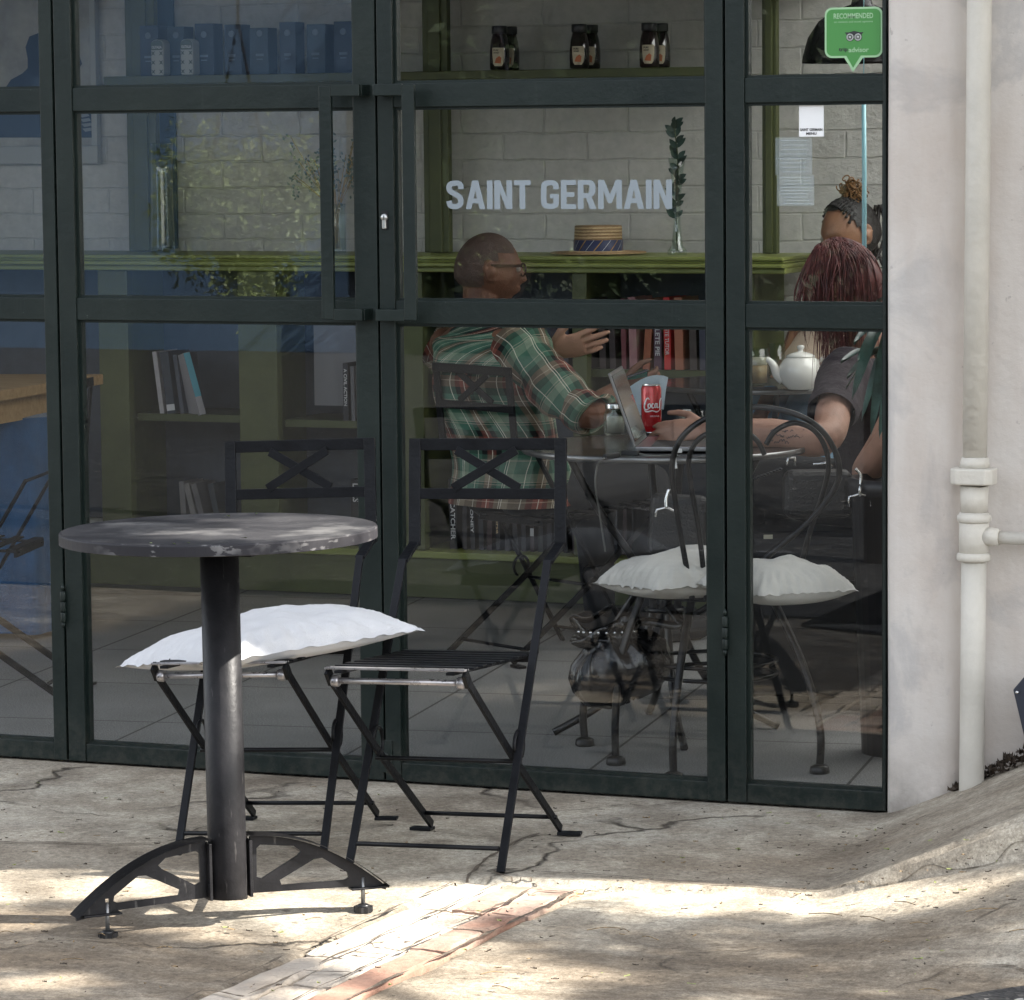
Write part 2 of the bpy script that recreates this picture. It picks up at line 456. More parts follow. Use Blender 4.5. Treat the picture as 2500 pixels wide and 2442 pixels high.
def painted_brick(name, c0, c1, mort):
    t = NT(name); o = t.coord('Object', rot=(R(90), 0, 0))
    wv = t.n('TexNoise'); wv.inputs['Scale'].default_value = 9; wv.inputs['Detail'].default_value = 4; t.l(o, wv.inputs['Vector'])
    av = t.n('VectorMath', operation='MULTIPLY_ADD'); t.l(wv.outputs['Color'], av.inputs[0]); av.inputs[1].default_value = (.018, .018, 0); t.l(o, av.inputs[2])
    br = t.n('TexBrick'); br.inputs['Scale'].default_value = 1; br.inputs['Brick Width'].default_value = .29; br.inputs['Row Height'].default_value = .0865
    br.inputs['Mortar Size'].default_value = .0042; br.inputs['Mortar Smooth'].default_value = .55; br.offset = .5
    t.l(av.outputs[0], br.inputs['Vector'])
    br.inputs['Color1'].default_value = (*c0, 1); br.inputs['Color2'].default_value = (*c1, 1); br.inputs['Mortar'].default_value = (*mort, 1)
    n = t.noise(o, 26, 6, .7)
    xp = t.n('SeparateXYZ'); t.l(t.n('NewGeometry').outputs['Position'], xp.inputs[0]); rough_side = t.math('ADD', .22, t.math('MULTIPLY', t.math('DIVIDE', t.math('SUBTRACT', xp.outputs['X'], .72), .3, True), .78))
    col = t.mix(1., t.mix(rough_side, c0, br.outputs['Color']), t.ramp(n, [(.3, (.86,)*3), (.7, (1.08,)*3)]), 'MULTIPLY')
    t.l(col, t.b.inputs['Base Color']); t.b.inputs['Roughness'].default_value = .6
    h = t.math('ADD', t.math('MULTIPLY', br.outputs['Fac'], -.7), t.math('MULTIPLY', n, .75))
    t.l(t.bump(t.math('MULTIPLY', h, rough_side), 1., .02), t.b.inputs['Normal']); return t.m
BRICKW = painted_brick('white_painted_brick', (.57, .56, .52), (.60, .59, .55), (.53, .52, .48))

def steel_black():
    t = NT('worn_black_steel'); o = t.coord('Object')
    n = t.noise(o, 16, 7, .66); f = t.noise(t.coord('Object', (1, 1, .16)), 60, 6)
    col = t.ramp(n, [(.3, (.008, .008, .009)), (.75, (.022, .021, .023))])
    scr = t.ramp(f, [(.63, (0, 0, 0)), (.72, (.75,)*3)])
    col = t.mix(scr, col, (.11, .105, .10))
    t.l(col, t.b.inputs['Base Color']); t.b.inputs['Metallic'].default_value = .15; t.b.inputs['Specular IOR Level'].default_value = .22
    t.l(t.ramp(n, [(.3, (.36,)*3), (.7, (.56,)*3)]), t.b.inputs['Roughness'])
    t.l(t.bump(t.noise(o, 120, 4), .2, .003), t.b.inputs['Normal']); return t.m
STEEL = steel_black()
def top_steel():
    t = NT('scuffed_sunlit_top_steel'); o = t.coord('Object')
    n = t.noise(o, 7, 8, .66, .4); f = t.noise(o, 140, 4)
    col = t.ramp(n, [(.32, (.018, .018, .021)), (.66, (.050, .049, .052))])
    col = t.mix(t.ramp(t.noise(o, 3, 6), [(.54, (0, 0, 0)), (.70, (.75,)*3)]), col, (.22, .215, .21))  # pale scuffs, brightened to stand in for the sun patch
    col = t.mix(t.ramp(f, [(.66, (0, 0, 0)), (.72, (.5,)*3)]), col, (.22, .21, .2))
    t.l(col, t.b.inputs['Base Color']); t.b.inputs['Metallic'].default_value = .05; t.b.inputs['Specular IOR Level'].default_value = .12
    t.l(t.ramp(n, [(.3, (.48,)*3), (.7, (.66,)*3)]), t.b.inputs['Roughness'])
    t.l(t.bump(f, .12, .002), t.b.inputs['Normal']); return t.m
TOPM = top_steel()
def rim_steel():
    t = NT('chipped_rim_steel'); o = t.coord('Object')
    n = t.noise(t.coord('Object', (1, 1, 2.4)), 20, 6, .6)
    col = t.mix(t.ramp(n, [(.55, (0, 0, 0)), (.58, (1, 1, 1))]), (.024, .023, .026), (.155, .15, .15))
    col = t.mix(t.ramp(t.noise(o, 6, 4), [(.42, (1, 1, 1)), (.56, (0, 0, 0))]), col, (.024, .023, .027))
    t.l(col, t.b.inputs['Base Color']); t.b.inputs['Roughness'].default_value = .6; t.b.inputs['Specular IOR Level'].default_value = .2; return t.m
RIMM = rim_steel()
CHAIRM = mat('black_chair_enamel', (.0055, .006, .0075), .38, .0, var=.35, spec=.18, vscale=22, bump=.12, bscale=140)
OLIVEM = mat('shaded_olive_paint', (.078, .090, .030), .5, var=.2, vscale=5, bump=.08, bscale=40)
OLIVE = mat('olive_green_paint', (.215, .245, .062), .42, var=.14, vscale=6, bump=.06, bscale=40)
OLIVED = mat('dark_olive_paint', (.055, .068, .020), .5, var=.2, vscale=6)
LINEN = mat('white_linen', (.60, .60, .61), .9, var=.05, vscale=14, bump=.35, bscale=420, spec=.2, sheen=.2)
LINENG = mat('natural_linen', (.60, .575, .525), .9, var=.07, vscale=14, bump=.35, bscale=420, spec=.2, sheen=.2)
GLINTM = mat('sun_glint_steel', (.34, .33, .34), .28, .7, var=.2, vscale=40)  # steel brightened to stand in for the sun highlight on seat fronts
CHROME = mat('polished_metal', (.62, .62, .62), .18, 1.)
WHITEP = mat('white_vinyl', (.80, .80, .80), .5)
BLACKP = mat('black_print', (.02, .02, .022), .6)
# ------------------------------------------------------------------ ground
PL0, PL1 = onZ(862, 1688, 0), onZ(352, 1904, 0)      # left edge of the paved strip
PR0, PR1 = onZ(1128, 1690, 0), onZ(694, 1904, 0)     # right edge
pdir = ((PL1-PL0)+(PR1-PR0)).normalized(); pnorm = Vector((-pdir.y, pdir.x, 0))
if (PR0-PL0).dot(pnorm) < 0: pnorm = -pnorm
porg = (PL0+PR0)/2
pw = (abs((PL0-porg).dot(pnorm))+abs((PR0-porg).dot(pnorm)))
def path_uv(x, y):
    d = Vector((x, y, 0))-porg
    return d.dot(pdir), d.dot(pnorm)
def ramp_h(x, y):
    e = 2.0+.15*max(0, min(1.1, -y))
    r = max(0, x-e)
    h = .44*r*r/(r+.03)
    q = -y-.868
    fade = 1 if q < 0 else (1-.40*(q/.012) if q < .012 else .60*max(0, 1-(q-.012)/.62))
    return min(h, .45)*fade if y < 0 else min(h, .45)
def ground_h(x, y):
    if y > .045: return -.06
    h = ramp_h(x, y)
    n = mnoise.noise(Vector((x*1.7, y*1.7, 0)))*.008 + mnoise.noise(Vector((x*6, y*6, 3)))*.0025
    near = smooth((-y-.02)/.35)
    h += n*near
    # a broken lip of older concrete on the right hand patch
    l = y+.92+.06*mnoise.noise(Vector((x*2.2, 0, 7)))-.12*(x-1.9)
    if x > 1.42 and l > 0 and l < .6: h += .010*(1-smooth((l-.0)/.6))*smooth((x-1.42)/.08)
    s, t = path_uv(x, y)
    if s > -.02 and abs(t) < pw/2+.004: h -= .009
    return h
xs = sorted(set([-60, -30, -15, -8, -5, -3.5, -2.5] + [round(-2+.1*i, 3) for i in range(23)] + [round(.3+.022*i, 4) for i in range(114)] + [round(2.81+.1*i, 3) for i in range(14)] + [4.6, 5.5, 7, 10, 16, 30, 60]))
ys = sorted(set([-.8665, -.8685, -.8805, -.886, -70, -40, -22, -14, -10, -8, -6.5, -5, -4] + [round(-3.4+.1*i, 3) for i in range(13)] + [round(-2.15+.022*i, 4) for i in range(100)] + [.046, .3, 2, 8, 20, 60]))
m = MB(); m.sheet([[Vector((x, y, ground_h(x, y))) for x in xs] for y in ys])
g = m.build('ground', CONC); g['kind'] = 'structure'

# asphalt of the road, lower right and out in front
def asphalt():
    t = NT('grey_road_asphalt'); o = t.coord('Object'); vo = t.n('TexVoronoi'); vo.inputs['Scale'].default_value = 95; t.l(o, vo.inputs['Vector'])
    c = t.ramp(vo.outputs['Color'], [(.2, (.022, .021, .021)), (.72, (.045, .043, .042)), (.90, (.12, .11, .10)), (.97, (.42, .40, .37))])
    t.l(c, t.b.inputs['Base Color']); t.b.inputs['Roughness'].default_value = .92; t.l(t.bump(vo.outputs['Distance'], .8, .006), t.b.inputs['Normal']); return t.m
RA, RB = onZ(1480, 1950, 0), onZ(1960, 1884, 0); rdv = (RB-RA).normalized()
m = MB()
edge = [Vector((-40, -3.3, 0)), Vector((-2, -3.0, 0)), Vector((1.0, -2.75, 0)), RA, RB, RB+rdv*1.2, RB+rdv*6, Vector((40, 2, 0))]
rows = []
for y in (0, .25, 1.0, 3.0, 6.0, 12.5): rows.append([Vector((p.x, p.y-y, .009)) for p in bez(edge, 14)])
m.sheet(rows); rd_ = m.build('road', asphalt()); rd_['kind'] = 'structure'
# paved strip of terracotta slabs, laid in three courses
m = MB(); rnd = random.Random(4)
nc = 3; cwid = pw/nc
for cidx in range(nc):
    s = -.03 - rnd.random()*.2
    while s < 5.2:
        L = rnd.uniform(.30, .48)
        t = -pw/2+(cidx+.5)*cwid
        c = porg+pdir*(s+L/2)+pnorm*(t+rnd.uniform(-.004, .004))
        top = .0015+rnd.uniform(-.0015, .0015)+(.005 if cidx == nc-1 else 0)
        s0, L0 = s, L
        if s < -.02: L0 = L-(-.02-s); s0 = -.02
        if L0 > .04:
            c = porg+pdir*(s0+L0/2)+pnorm*(t+rnd.uniform(-.004, .004))
            M = Matrix.Rotation(math.atan2(pdir.y, pdir.x)+rnd.uniform(-.012, .012), 3, 'Z') @ Matrix.Rotation(rnd.uniform(-.012, .012), 3, 'X')
            b = MB(); b.box((0, 0, 0), (L0-.010, cwid-.011, .06))
            bmesh.ops.subdivide_edges(b.bm, edges=b.bm.edges[:], cuts=7, use_grid_fill=True)
            for v in b.bm.verts:
                e = max(abs(v.co.x)/((L0-.010)/2), abs(v.co.y)/((cwid-.011)/2))
                w3 = c+M @ v.co
                v.co += mnoise.noise_vector(w3*14)*.004*(1 if e > .9 else .45)
                if v.co.z > 0 and e > .93: v.co.z -= .004+.005*abs(mnoise.noise(w3*30))
            me = bpy.data.meshes.new('t'); b.bm.to_mesh(me); b.bm.free()
            n0 = len(m.bm.verts); nf = len(m.bm.faces); m.bm.from_mesh(me); bpy.data.meshes.remove(me)
            m.bm.verts.ensure_lookup_table(); m.bm.faces.ensure_lookup_table(); ti = 0 if (cidx == nc-1 or rnd.random() < .2) else 1
            for f in m.bm.faces[nf:]: f.material_index = ti
            for v in m.bm.verts[n0:]: v.co = Vector((c.x, c.y, top-.03+ramp_h(c.x, c.y)))+M @ v.co
        s += L
PALE = mat('worn_pale_slab', (.32, .27, .22), .9, vscale=6, col2=(.46, .41, .35), bump=.6, bscale=70, spec=.2)
p = m.build('path', [TERRA, PALE]); p['kind'] = 'structure'
for f in p.data.polygons: f.use_smooth = False

# dirt filled joints and cracks in the concrete
rnd = random.Random(14)
m = MB()
for pts, w_ in (([(862, 1690), (884, 1674), (905, 1650), (945, 1622), (985, 1600), (1030, 1586)], .012), ([(-40, 1601), (120, 1604), (230, 1606), (320, 1602), (370, 1580), (430, 1560)], .007), ([(985, 1672), (1010, 1688), (1060, 1684), (1130, 1690)], .007), ([(1.45+.06*k, -.874-.004*(k % 3)) for k in range(25)], .006),
                 ([(1000, 1548), (1100, 1541), (1190, 1530), (1240, 1534), (1330, 1522)], .006), ([(560, 1490), (640, 1502), (700, 1530), (735, 1536)], .004), ([(930, 1655), (960, 1668), (985, 1672)], .009), ([(690, 1760), (640, 1790), (560, 1800)], .006), ([(1700, 1880), (1800, 1842), (1870, 1822), (1990, 1800)], .006)):
    P = []
    for x, y in pts:
        if y < 0: P.append(Vector((x, y, 0))); continue
        p = onZ(x, y, 0)
        for _ in range(5): p = onZ(x, y, ground_h(p.x, p.y)+.0035)
        P.append(p)
    P = bez(P, 14); rows = []
    for i, p in enumerate(P):
        t_ = (P[min(i+1, len(P)-1)]-P[max(i-1, 0)]); t_.z = 0; t_.normalize(); nr = Vector((-t_.y, t_.x, 0))
        p = p+nr*mnoise.noise(Vector((p.x*16, p.y*16, 2)))*(.012 if pts[0][1] > 0 else .003); ww = w_*(.35+1.3*abs(mnoise.noise(Vector((p.x*23, p.y*23, 8)))))*.5
        if i in (0, len(P)-1): ww *= .2
        z_ = ground_h(p.x, p.y)+.0035
        rows.append([Vector((*(p+nr*ww).xy, z_)), Vector((*(p-nr*ww).xy, z_))])
    m.sheet(rows)
for cidx in range(nc+1):        # open joints along the courses of the paved strip
    t_ = -pw/2+cidx*cwid; s_ = .02
    while s_ < 3.2:
        L_ = rnd.uniform(.12, .55); n_ = max(4, int(L_/.03)); rows = []
        for i in range(n_+1):
            s2 = s_+L_*i/n_; p = porg+pdir*s2+pnorm*(t_+mnoise.noise(Vector((s2*9, cidx*3, 1)))*.010); ww = .0070*(.15+1.1*abs(mnoise.noise(Vector((s2*17, cidx, 5)))))*(1.5 if cidx == nc else 1)*(1 if 0 < i < n_ else .15)
            z_ = .0095+ramp_h(p.x, p.y); rows.append([Vector((*(p+pnorm*ww).xy, z_)), Vector((*(p-pnorm*ww).xy, z_))])
        m.sheet(rows); s_ += L_+rnd.uniform(.0, .10)
for k in range(16):
    s_ = .1+k*.19+rnd.uniform(-.05, .05); c_ = rnd.randrange(nc); rows = []
    for i in range(9):
        t_ = -pw/2+cwid*(c_+i/8); p = porg+pdir*(s_+mnoise.noise(Vector((t_*14, k, 1)))*.02)+pnorm*t_; ww = .0055*(.3+abs(mnoise.noise(Vector((t_*30, k, 7)))))
        rows.append([Vector((*(p+pdir*ww).xy, .0097)), Vector((*(p-pdir*ww).xy, .0097))])
    m.sheet(rows)
jn = m.build('ground_joint', mat('dark_joint_dirt', (.105, .082, .060), .95, var=.4, vscale=60, bump=.6, bscale=150)); jn['kind'] = 'structure'

# ------------------------------------------------------------------ interior shell
def floor_mat():
    t = NT('speckled_grey_floor_tiles'); o = t.coord('Object')
    f = t.noise(o, 260, 3, .8); n = t.noise(o, 3, 5)
    col = t.ramp(f, [(.36, (.085, .085, .085)), (.52, (.20, .198, .194)), (.68, (.46, .455, .44))])
    col = t.mix(1., col, t.ramp(n, [(.3, (.8,)*3), (.7, (1.1,)*3)]), 'MULTIPLY')
    br = t.n('TexBrick'); br.offset = 0; br.inputs['Scale'].default_value = 1; br.inputs['Brick Width'].default_value = .62; br.inputs['Row Height'].default_value = .62
    br.inputs['Mortar Size'].default_value = .004
    mp = t.n('Mapping'); mp.inputs['Rotation'].default_value = (0, 0, R(-8)); t.l(o, mp.inputs['Vector']); t.l(mp.outputs[0], br.inputs['Vector'])
    col = t.mix(br.outputs['Fac'], col, (.035, .033, .03))
    t.l(col, t.b.inputs['Base Color']); t.b.inputs['Roughness'].default_value = .62
    return t.m
m = MB(); m.box((1, 1.84, -.02), (8, 3.56, .04))
f = m.build('floor', floor_mat()); f['kind'] = 'structure'
m = MB(); m.box((1, 3.6, 1.2), (8, .2, 2.43)); m.box((-3.05, 1.8, 1.2), (.1, 3.4, 2.43)); m.box((5.05, 1.8, 1.2), (.1, 3.4, 2.43))
bw = m.build('interior_brick_wall', BRICKW)
tag(bw, 'white painted rough brick wall at the back of the room behind the shelves', 'wall'); bw['kind'] = 'structure'
# roof: ceiling slab with a skylight opening, eaves over the glass front
CEIL = mat('dark_ceiling_boards', (.10, .105, .10), .8, var=.1)
SX0, SX1, SY0, SY1 = 1.45, 4.8, 1.45, 3.42
m = MB()
Z0, Z1 = 2.42, 2.56; zc, zh = (Z0+Z1)/2, Z1-Z0
def slab(x0, x1, y0, y1): m.box(((x0+x1)/2, (y0+y1)/2, zc), (x1-x0, y1-y0, zh))
slab(-3.2, SX0, .06, 3.75); slab(SX1, 8.5, .06, 3.75); slab(SX0, SX1, .06, SY0); slab(SX0, SX1, SY1, 3.75)
m.box((.80, 2.40, 2.185), (.12, 2.19, .465)); m.box((2.65, .13, 2.935), (11.7, .14, .745)); m.prism([(-3.2, .059), (-3.2, -.32), (4.2, -.32), (5.72, -.012), (8.5, -.012), (8.5, .059)], (0, 0, 3.22), (1, 0, 0), (0, 1, 0), (0, 0, .16))  # unseen beam added to block skylight; parapet and slanted eave set ground shade
rf = m.build('roof', CEIL); rf['kind'] = 'structure'
def skylight_mat():
    t = NT('opal_skylight_sheet'); t.t.nodes.remove(t.b)
    tr = t.n('BsdfTranslucent'); tr.inputs['Color'].default_value = (.86, .87, .86, 1); t.l(tr.outputs[0], t.out.inputs['Surface']); return t.m
m = MB(); m.quad([(SX0-.01, SY0-.01, 2.565), (SX1+.01, SY0-.01, 2.565), (SX1+.01, SY1+.01, 2.565), (SX0-.01, SY1+.01, 2.565)])
s = m.build('skylight', skylight_mat()); s['kind'] = 'structure'
m = MB(); m.box((-.6, .04, 2.36), (5.24, .04, .11))
hd = m.build('lintel_wall', FRAME); hd['kind'] = 'structure'
# white plaster wall right of the glass front: soft edged pier, then a shallow bay behind the pipe
XE = 2.019
prof = [(XE+.001, .26), (XE+.001, .02), (XE+.004, -.002), (XE+.012, -.012), (XE+.03, -.016)]
xb = onY(1826, 1300, -.02).x
prof += [(xb-.035, -.016), (xb-.012, -.012), (xb+.004, .004), (xb+.02, .012), (xb+.10, .012), (xb+.16, .004), (8.4, .004)]
m = MB(); rows = []
for iz in range(60):
    z = -.1+3.24*iz/59
    rows.append([Vector((x+mnoise.noise(Vector((x*3, z*2.2, 1)))*.0025*(1 if k > 1 else 0), y+mnoise.noise(Vector((x*5, z*3.1, 5)))*.004, z)) for k, (x, y) in enumerate(prof)])
m.sheet(rows)
pw_ = m.build('plaster_wall', PLASTER)
tag(pw_, 'dirty white plastered wall right of the glass doors with rough paint', 'wall'); pw_['kind'] = 'structure'

# ------------------------------------------------------------------ glass front
ZT, ZM = 1.568, 1.08
def leaf(name, label, x0, x1, sl, sr, cat='door', top=2.30, bot=.006, yo=0.):
    t = thing(name, label, cat, ((x0+x1)/2, .022+yo, 0))
    m = MB(); m.box((x0+sl/2, .0225+yo, (top+bot)/2), (sl, .045, top-bot)); m.build('stile', FRAME, t, bevel=.0018)
    if sr > .001:
        m = MB(); m.box((x1-sr/2, .0225+yo, (top+bot)/2), (sr, .045, top-bot)); m.build('stile', FRAME, t, bevel=.0018)
    a, b = x0+sl, x1-sr
    for z, h in ((bot+.021, .042), (ZM, .052), (ZT, .054), (top-.025, .05)):
        m = MB(); m.box(((a+b)/2, .0235+yo, z), (b-a, .041, h)); m.build('rail', FRAME, t, bevel=.0018)
    for z0, z1 in ((bot+.042, ZM-.026), (ZM+.026, ZT-.027), (ZT+.027, top-.05)):
        m = MB()
        bd = .006     # glazing bead
        for q in (((a+b)/2, z0+bd/2, b-a, bd), ((a+b)/2, z1-bd/2, b-a, bd), (a+bd/2, (z0+z1)/2, bd, z1-z0-2*bd), (b-bd/2, (z0+z1)/2, bd, z1-z0-2*bd)):
            m.box((q[0], .0235+yo, q[1]), (q[2], .020, q[3]))
        m.build('glazing_bead', FRAME, t)
        m = MB(); m.box(((a+b)/2, .0235+yo, (z0+z1)/2), (b-a-.002, .004, z1-z0-.002))
        m.build('glass_pane', GLASS, t)
    return t
fx = leaf('fixed_window', 'dark green framed fixed glass panel left of the door pair, wooden table behind', -.80, -.003, .04, .034, 'window')
dl = leaf('glass_door', 'dark green steel glass door behind the round table, pull handle on its right', .003, .8235, .045, .056)
dr = leaf('glass_door', 'dark green steel glass door with white lettering and a keyhole by the handle', .8285, 1.650, .038, .041)
sd = leaf('side_window', 'narrow green framed glass panel with stickers beside the white wall', 1.656, 2.017, .043, .006, 'window')
# dark rebates between the leaves
for x, par in ((0., dl), (.826, dr), (1.653, sd)):
    m = MB(); m.box((x, .045, 1.15), (.004, .02, 2.28)); m.build('weather_strip', GAP, par)
def handle(par, xs_, sgn):
    h = None
    xb_ = xs_+sgn*.0735
    m = MB(); m.box((xb_, -.050, 1.328), (.030, .012, .525), bev=.0015)
    h = m.build('pull_handle', FRAME, par)
    for z in (1.076, 1.580):
        m = MB()
        m.box(((xb_-sgn*.015+xs_-sgn*.012)/2+0, -.050, z), (abs(xs_-sgn*.012-(xb_-sgn*.015)), .012, .026), bev=.0015)
        m.box((xs_, -.022, z), (.026, .044, .026), bev=.0015)
        m.build('bracket', FRAME, h)
handle(dl, .8235-.026, -1); handle(dr, .8285+.026, 1)
kp = onY(733, 414, 0)
m = MB(); m.box((kp.x, -.0012, kp.z-.006), (.016, .0024, .042), bev=.001); lkb = m.build('lock_plate', GAP, dr)
m = MB(); m.lathe((kp.x, .0, kp.z), [(.0085, 0), (.0085, -.006), (.007, -.008), (0, -.008)], 20, axis=(0, 1, 0)); m.box((kp.x, -.004, kp.z-.014), (.0095, .008, .024), bev=.002)
m.build('lock_cylinder', mat('dull_nickel', (.45, .45, .44), .32, .9), dr)
m = MB(); m.box((kp.x, -.0086, kp.z), (.0012, .001, .009)); m.build('key_slot', GAP, dr)
def hinge(par, x, zc):
    m = MB()
    for k in range(3): m.lathe((x, -.006, zc-.036+k*.025), [(.0062, 0), (.0070, .003), (.0070, .021), (.0062, .0235)], 12)
    m.lathe((x, -.006, zc-.050), [(.003, 0), (.0045, .006), (.0045, .014)], 10); m.lathe((x, -.006, zc+.040), [(.0045, 0), (.0045, .008), (.002, .014)], 10)
    m.build('hinge', FRAME, par)
hinge(dl, 0., onY(121, 1155, 0).z); hinge(dr, 1.653, onY(1380, 1205, 0).z)
hinge(dl, 0., 1.95); hinge(dr, 1.653, 1.95)
m = MB(); m.box((.876-.045, -.0015, .062), (.030, .003, .075), bev=.001); m.lathe((.876-.045, -.002, .065), [(.006, 0), (.006, -.004), (0, -.004)], 12, axis=(0, 1, 0)); m.build('bolt_plate', FRAME, dr)

# lettering on the right hand door
VINYL = mat('frosted_pale_vinyl', (.25, .285, .31), .7, spec=.2)
pa, pb = onY(849, 371, .02), onY(1279, 371, .02)
def ribbon(pts, w_):
    P = bez([(x, y, 0) for x, y in pts], 6); L, Rr = [], []
    for i, p in enumerate(P):
        t_ = (P[min(i+1, len(P)-1)]-P[max(i-1, 0)]).normalized(); L.append((p.x-t_.y*w_/2, p.y+t_.x*w_/2)); Rr.append((p.x+t_.y*w_/2, p.y-t_.x*w_/2))
    return L+Rr[::-1]
GL = {'I': (.19, [([(0, 0), (.19, 0), (.19, 1), (0, 1)], ())]),
 'T': (.56, [([(.185, 0), (.375, 0), (.375, .83), (.56, .83), (.56, 1), (0, 1), (0, .83), (.185, .83)], ())]),
 'E': (.50, [([(0, 0), (.5, 0), (.5, .17), (.19, .17), (.19, .42), (.45, .42), (.45, .58), (.19, .58), (.19, .83), (.5, .83), (.5, 1), (0, 1)], ())]),
 'N': (.60, [([(0, 0), (.19, 0), (.19, .58), (.40, 0), (.60, 0), (.60, 1), (.41, 1), (.41, .42), (.20, 1), (0, 1)], ())]),
 'M': (.78, [([(0, 0), (.18, 0), (.18, .60), (.33, .2), (.45, .2), (.60, .60), (.60, 0), (.78, 0), (.78, 1), (.58, 1), (.39, .5), (.20, 1), (0, 1)], ())]),
 'A': (.66, [([(0, 0), (.19, 0), (.235, .2), (.425, .2), (.47, 0), (.66, 0), (.43, 1), (.23, 1)], ([(.275, .37), (.385, .37), (.33, .65)],))]),
 'R': (.61, [([(0, 0), (.19, 0), (.19, .38), (.27, .38), (.40, 0), (.61, 0), (.46, .42), (.55, .50), (.585, .60), (.585, .80), (.54, .92), (.43, 1), (0, 1)], ([(.19, .55), (.34, .55), (.385, .61), (.385, .79), (.34, .84), (.19, .84)],))]),
 'S': (.60, [(ribbon([(.50, .70), (.49, .84), (.40, .905), (.28, .905), (.15, .87), (.10, .76), (.14, .63), (.28, .54), (.42, .45), (.49, .34), (.48, .19), (.38, .10), (.26, .095), (.14, .13), (.095, .29)], .185), ())]),
 'G': (.60, [(ribbon([(.50, .68), (.49, .83), (.40, .905), (.27, .905), (.14, .87), (.095, .74), (.095, .26), (.14, .13), (.27, .095), (.40, .10), (.49, .16), (.50, .28), (.50, .52)], .185), ()), ([(.30, .37), (.406, .37), (.406, .52), (.30, .52)], ())])}
def block_word(m, s_, x0, x1, z0, z1, y):
    tot = sum(GL[c][0] if c != ' ' else .22 for c in s_)+.06*(len(s_)-1); kx = (x1-x0)/tot; kz = z1-z0; x = x0
    for c in s_:
        if c == ' ': x += .28*kx; continue
        w_, pl_ = GL[c]
        for po, ho in pl_: m.prism([(px*kx, pz_*kz) for px, pz_ in po], (x, y, z0), (1, 0, 0), (0, 0, 1), (0, -.0006, 0), [[(px*kx, pz_*kz) for px, pz_ in h_] for h_ in ho])
        x += (w_+.06)*kx
m = MB(); block_word(m, 'SAINT GERMAIN', pa.x, pb.x, onY(1060, 398, .02).z, onY(1060, 343, .02).z, .0205); m.build('lettering', VINYL, dr)

# stickers on the narrow panel
STG = mat('green_sticker_vinyl', (.055, .235, .050), .45)
STW = mat('pale_green_print', (.32, .52, .30), .5)
GY = .0215
def gp(x, y): p = onY(x, y, GY); return (p.x, p.z)
st = thing('window_sticker', 'green speech bubble recommendation sticker on the narrow pane', 'sticker', onY(1625, 90, GY))
def rrect(x0, y0, x1, y1, r, n=6, tail=None):
    pts = []
    for cx_, cy_, a in ((x1-r, y1-r, 0), (x0+r, y1-r, 90), (x0+r, y0+r, 180), (x1-r, y0+r, 270)):
        if tail and a == 270: pts += tail
        for k in range(n+1):
            q = R(a+90*k/n); pts.append((cx_+r*math.cos(q), cy_+r*math.sin(q)))
    return pts
x0, z1 = gp(1570, 15); x1, z0 = gp(1680, 109); xt, zt = gp(1624, 137); xa, _ = gp(1607, 109); xbb, _ = gp(1643, 109)
m = MB(); m.prism(rrect(x0, z0, x1, z1, .016, tail=[(xa, z0), (xt, zt), (xbb, z0)]), (0, GY-.0006, 0), (1, 0, 0), (0, 0, 1), (0, .0006, 0)); m.build('border', STW, st)
e = .0042
m = MB(); m.prism(rrect(x0+e, z0+e, x1-e, z1-e, .013, tail=[(xa+.005, z0+e), (xt, zt+.009), (xbb-.005, z0+e)]), (0, GY-.0012, 0), (1, 0, 0), (0, 0, 1), (0, .0006, 0)); m.build('field', STG, st)
xc = (x0+x1)/2
text_mesh('lettering', 'RECOMMENDED', .088, .0115, (xc, GY-.0018, z1-.0185), (1, 0, 0), (0, 0, 1), STW, st, bold=.02)
text_mesh('lettering', 'on reviews and travel opinions', .086, .0055, (xc, GY-.0018, z1-.0315), (1, 0, 0), (0, 0, 1), STW, st)
tx, tz = gp(1626, 95)
text_mesh('lettering', 'trip', .020, .0105, (tx-.024, GY-.0018, tz), (1, 0, 0), (0, 0, 1), BLACKP, st, bold=.02)
text_mesh('lettering', 'advisor', .045, .0105, (tx+.0105, GY-.0018, tz), (1, 0, 0), (0, 0, 1), STW, st, bold=.015)
ox, oz = gp(1626, 71)
m = MB()
for s_ in (-1, 1):
    m.lathe((ox+s_*.0088, GY-.0017, oz), [(.0088, 0), (.0088, -.0004), (.0, -.0004)], 20, axis=(0, 1, 0))
m.prism([(-.021, .0105), (-.012, .0105), (0, .0135), (.012, .0105), (.021, .0105), (.015, .003), (0, -.004), (-.015, .003)], (ox, GY-.0015, oz), (1, 0, 0), (0, 0, 1), (0, .0003, 0))
em = m.build('emblem', BLACKP, st)
m = MB()
for s_ in (-1, 1):
    for r_, d_ in ((.0078, .0023),):
        m.lathe((ox+s_*.0088, GY-d_, oz), [(r_, 0), (r_, -.0003), (.0052, -.0003), (.0052, 0)], 20, axis=(0, 1, 0))
    m.lathe((ox+s_*.0088, GY-.0023, oz), [(.0032, 0), (.0032, -.0003), (0, -.0003)], 14, axis=(0, 1, 0))
m.build('eye_ring', mat('sticker_grey_print', (.42, .44, .42), .5), em)
mn = thing('menu_sticker', 'small white menu sticker on the narrow pane below the upper rail', 'sticker', onY(1545, 226, GY))
ax_, az_ = gp(1521, 194); bx_, bz_ = gp(1568, 260)
m = MB(); m.box(((ax_+bx_)/2, GY-.0005, (az_+bz_)/2), (bx_-ax_, .0005, az_-bz_)); m.build('paper', WHITEP, mn)
text_mesh('lettering', 'SAINT GERMAIN', (bx_-ax_)*.90, .0062, ((ax_+bx_)/2, GY-.0009, bz_+.0150), (1, 0, 0), (0, 0, 1), BLACKP, mn, bold=.03)
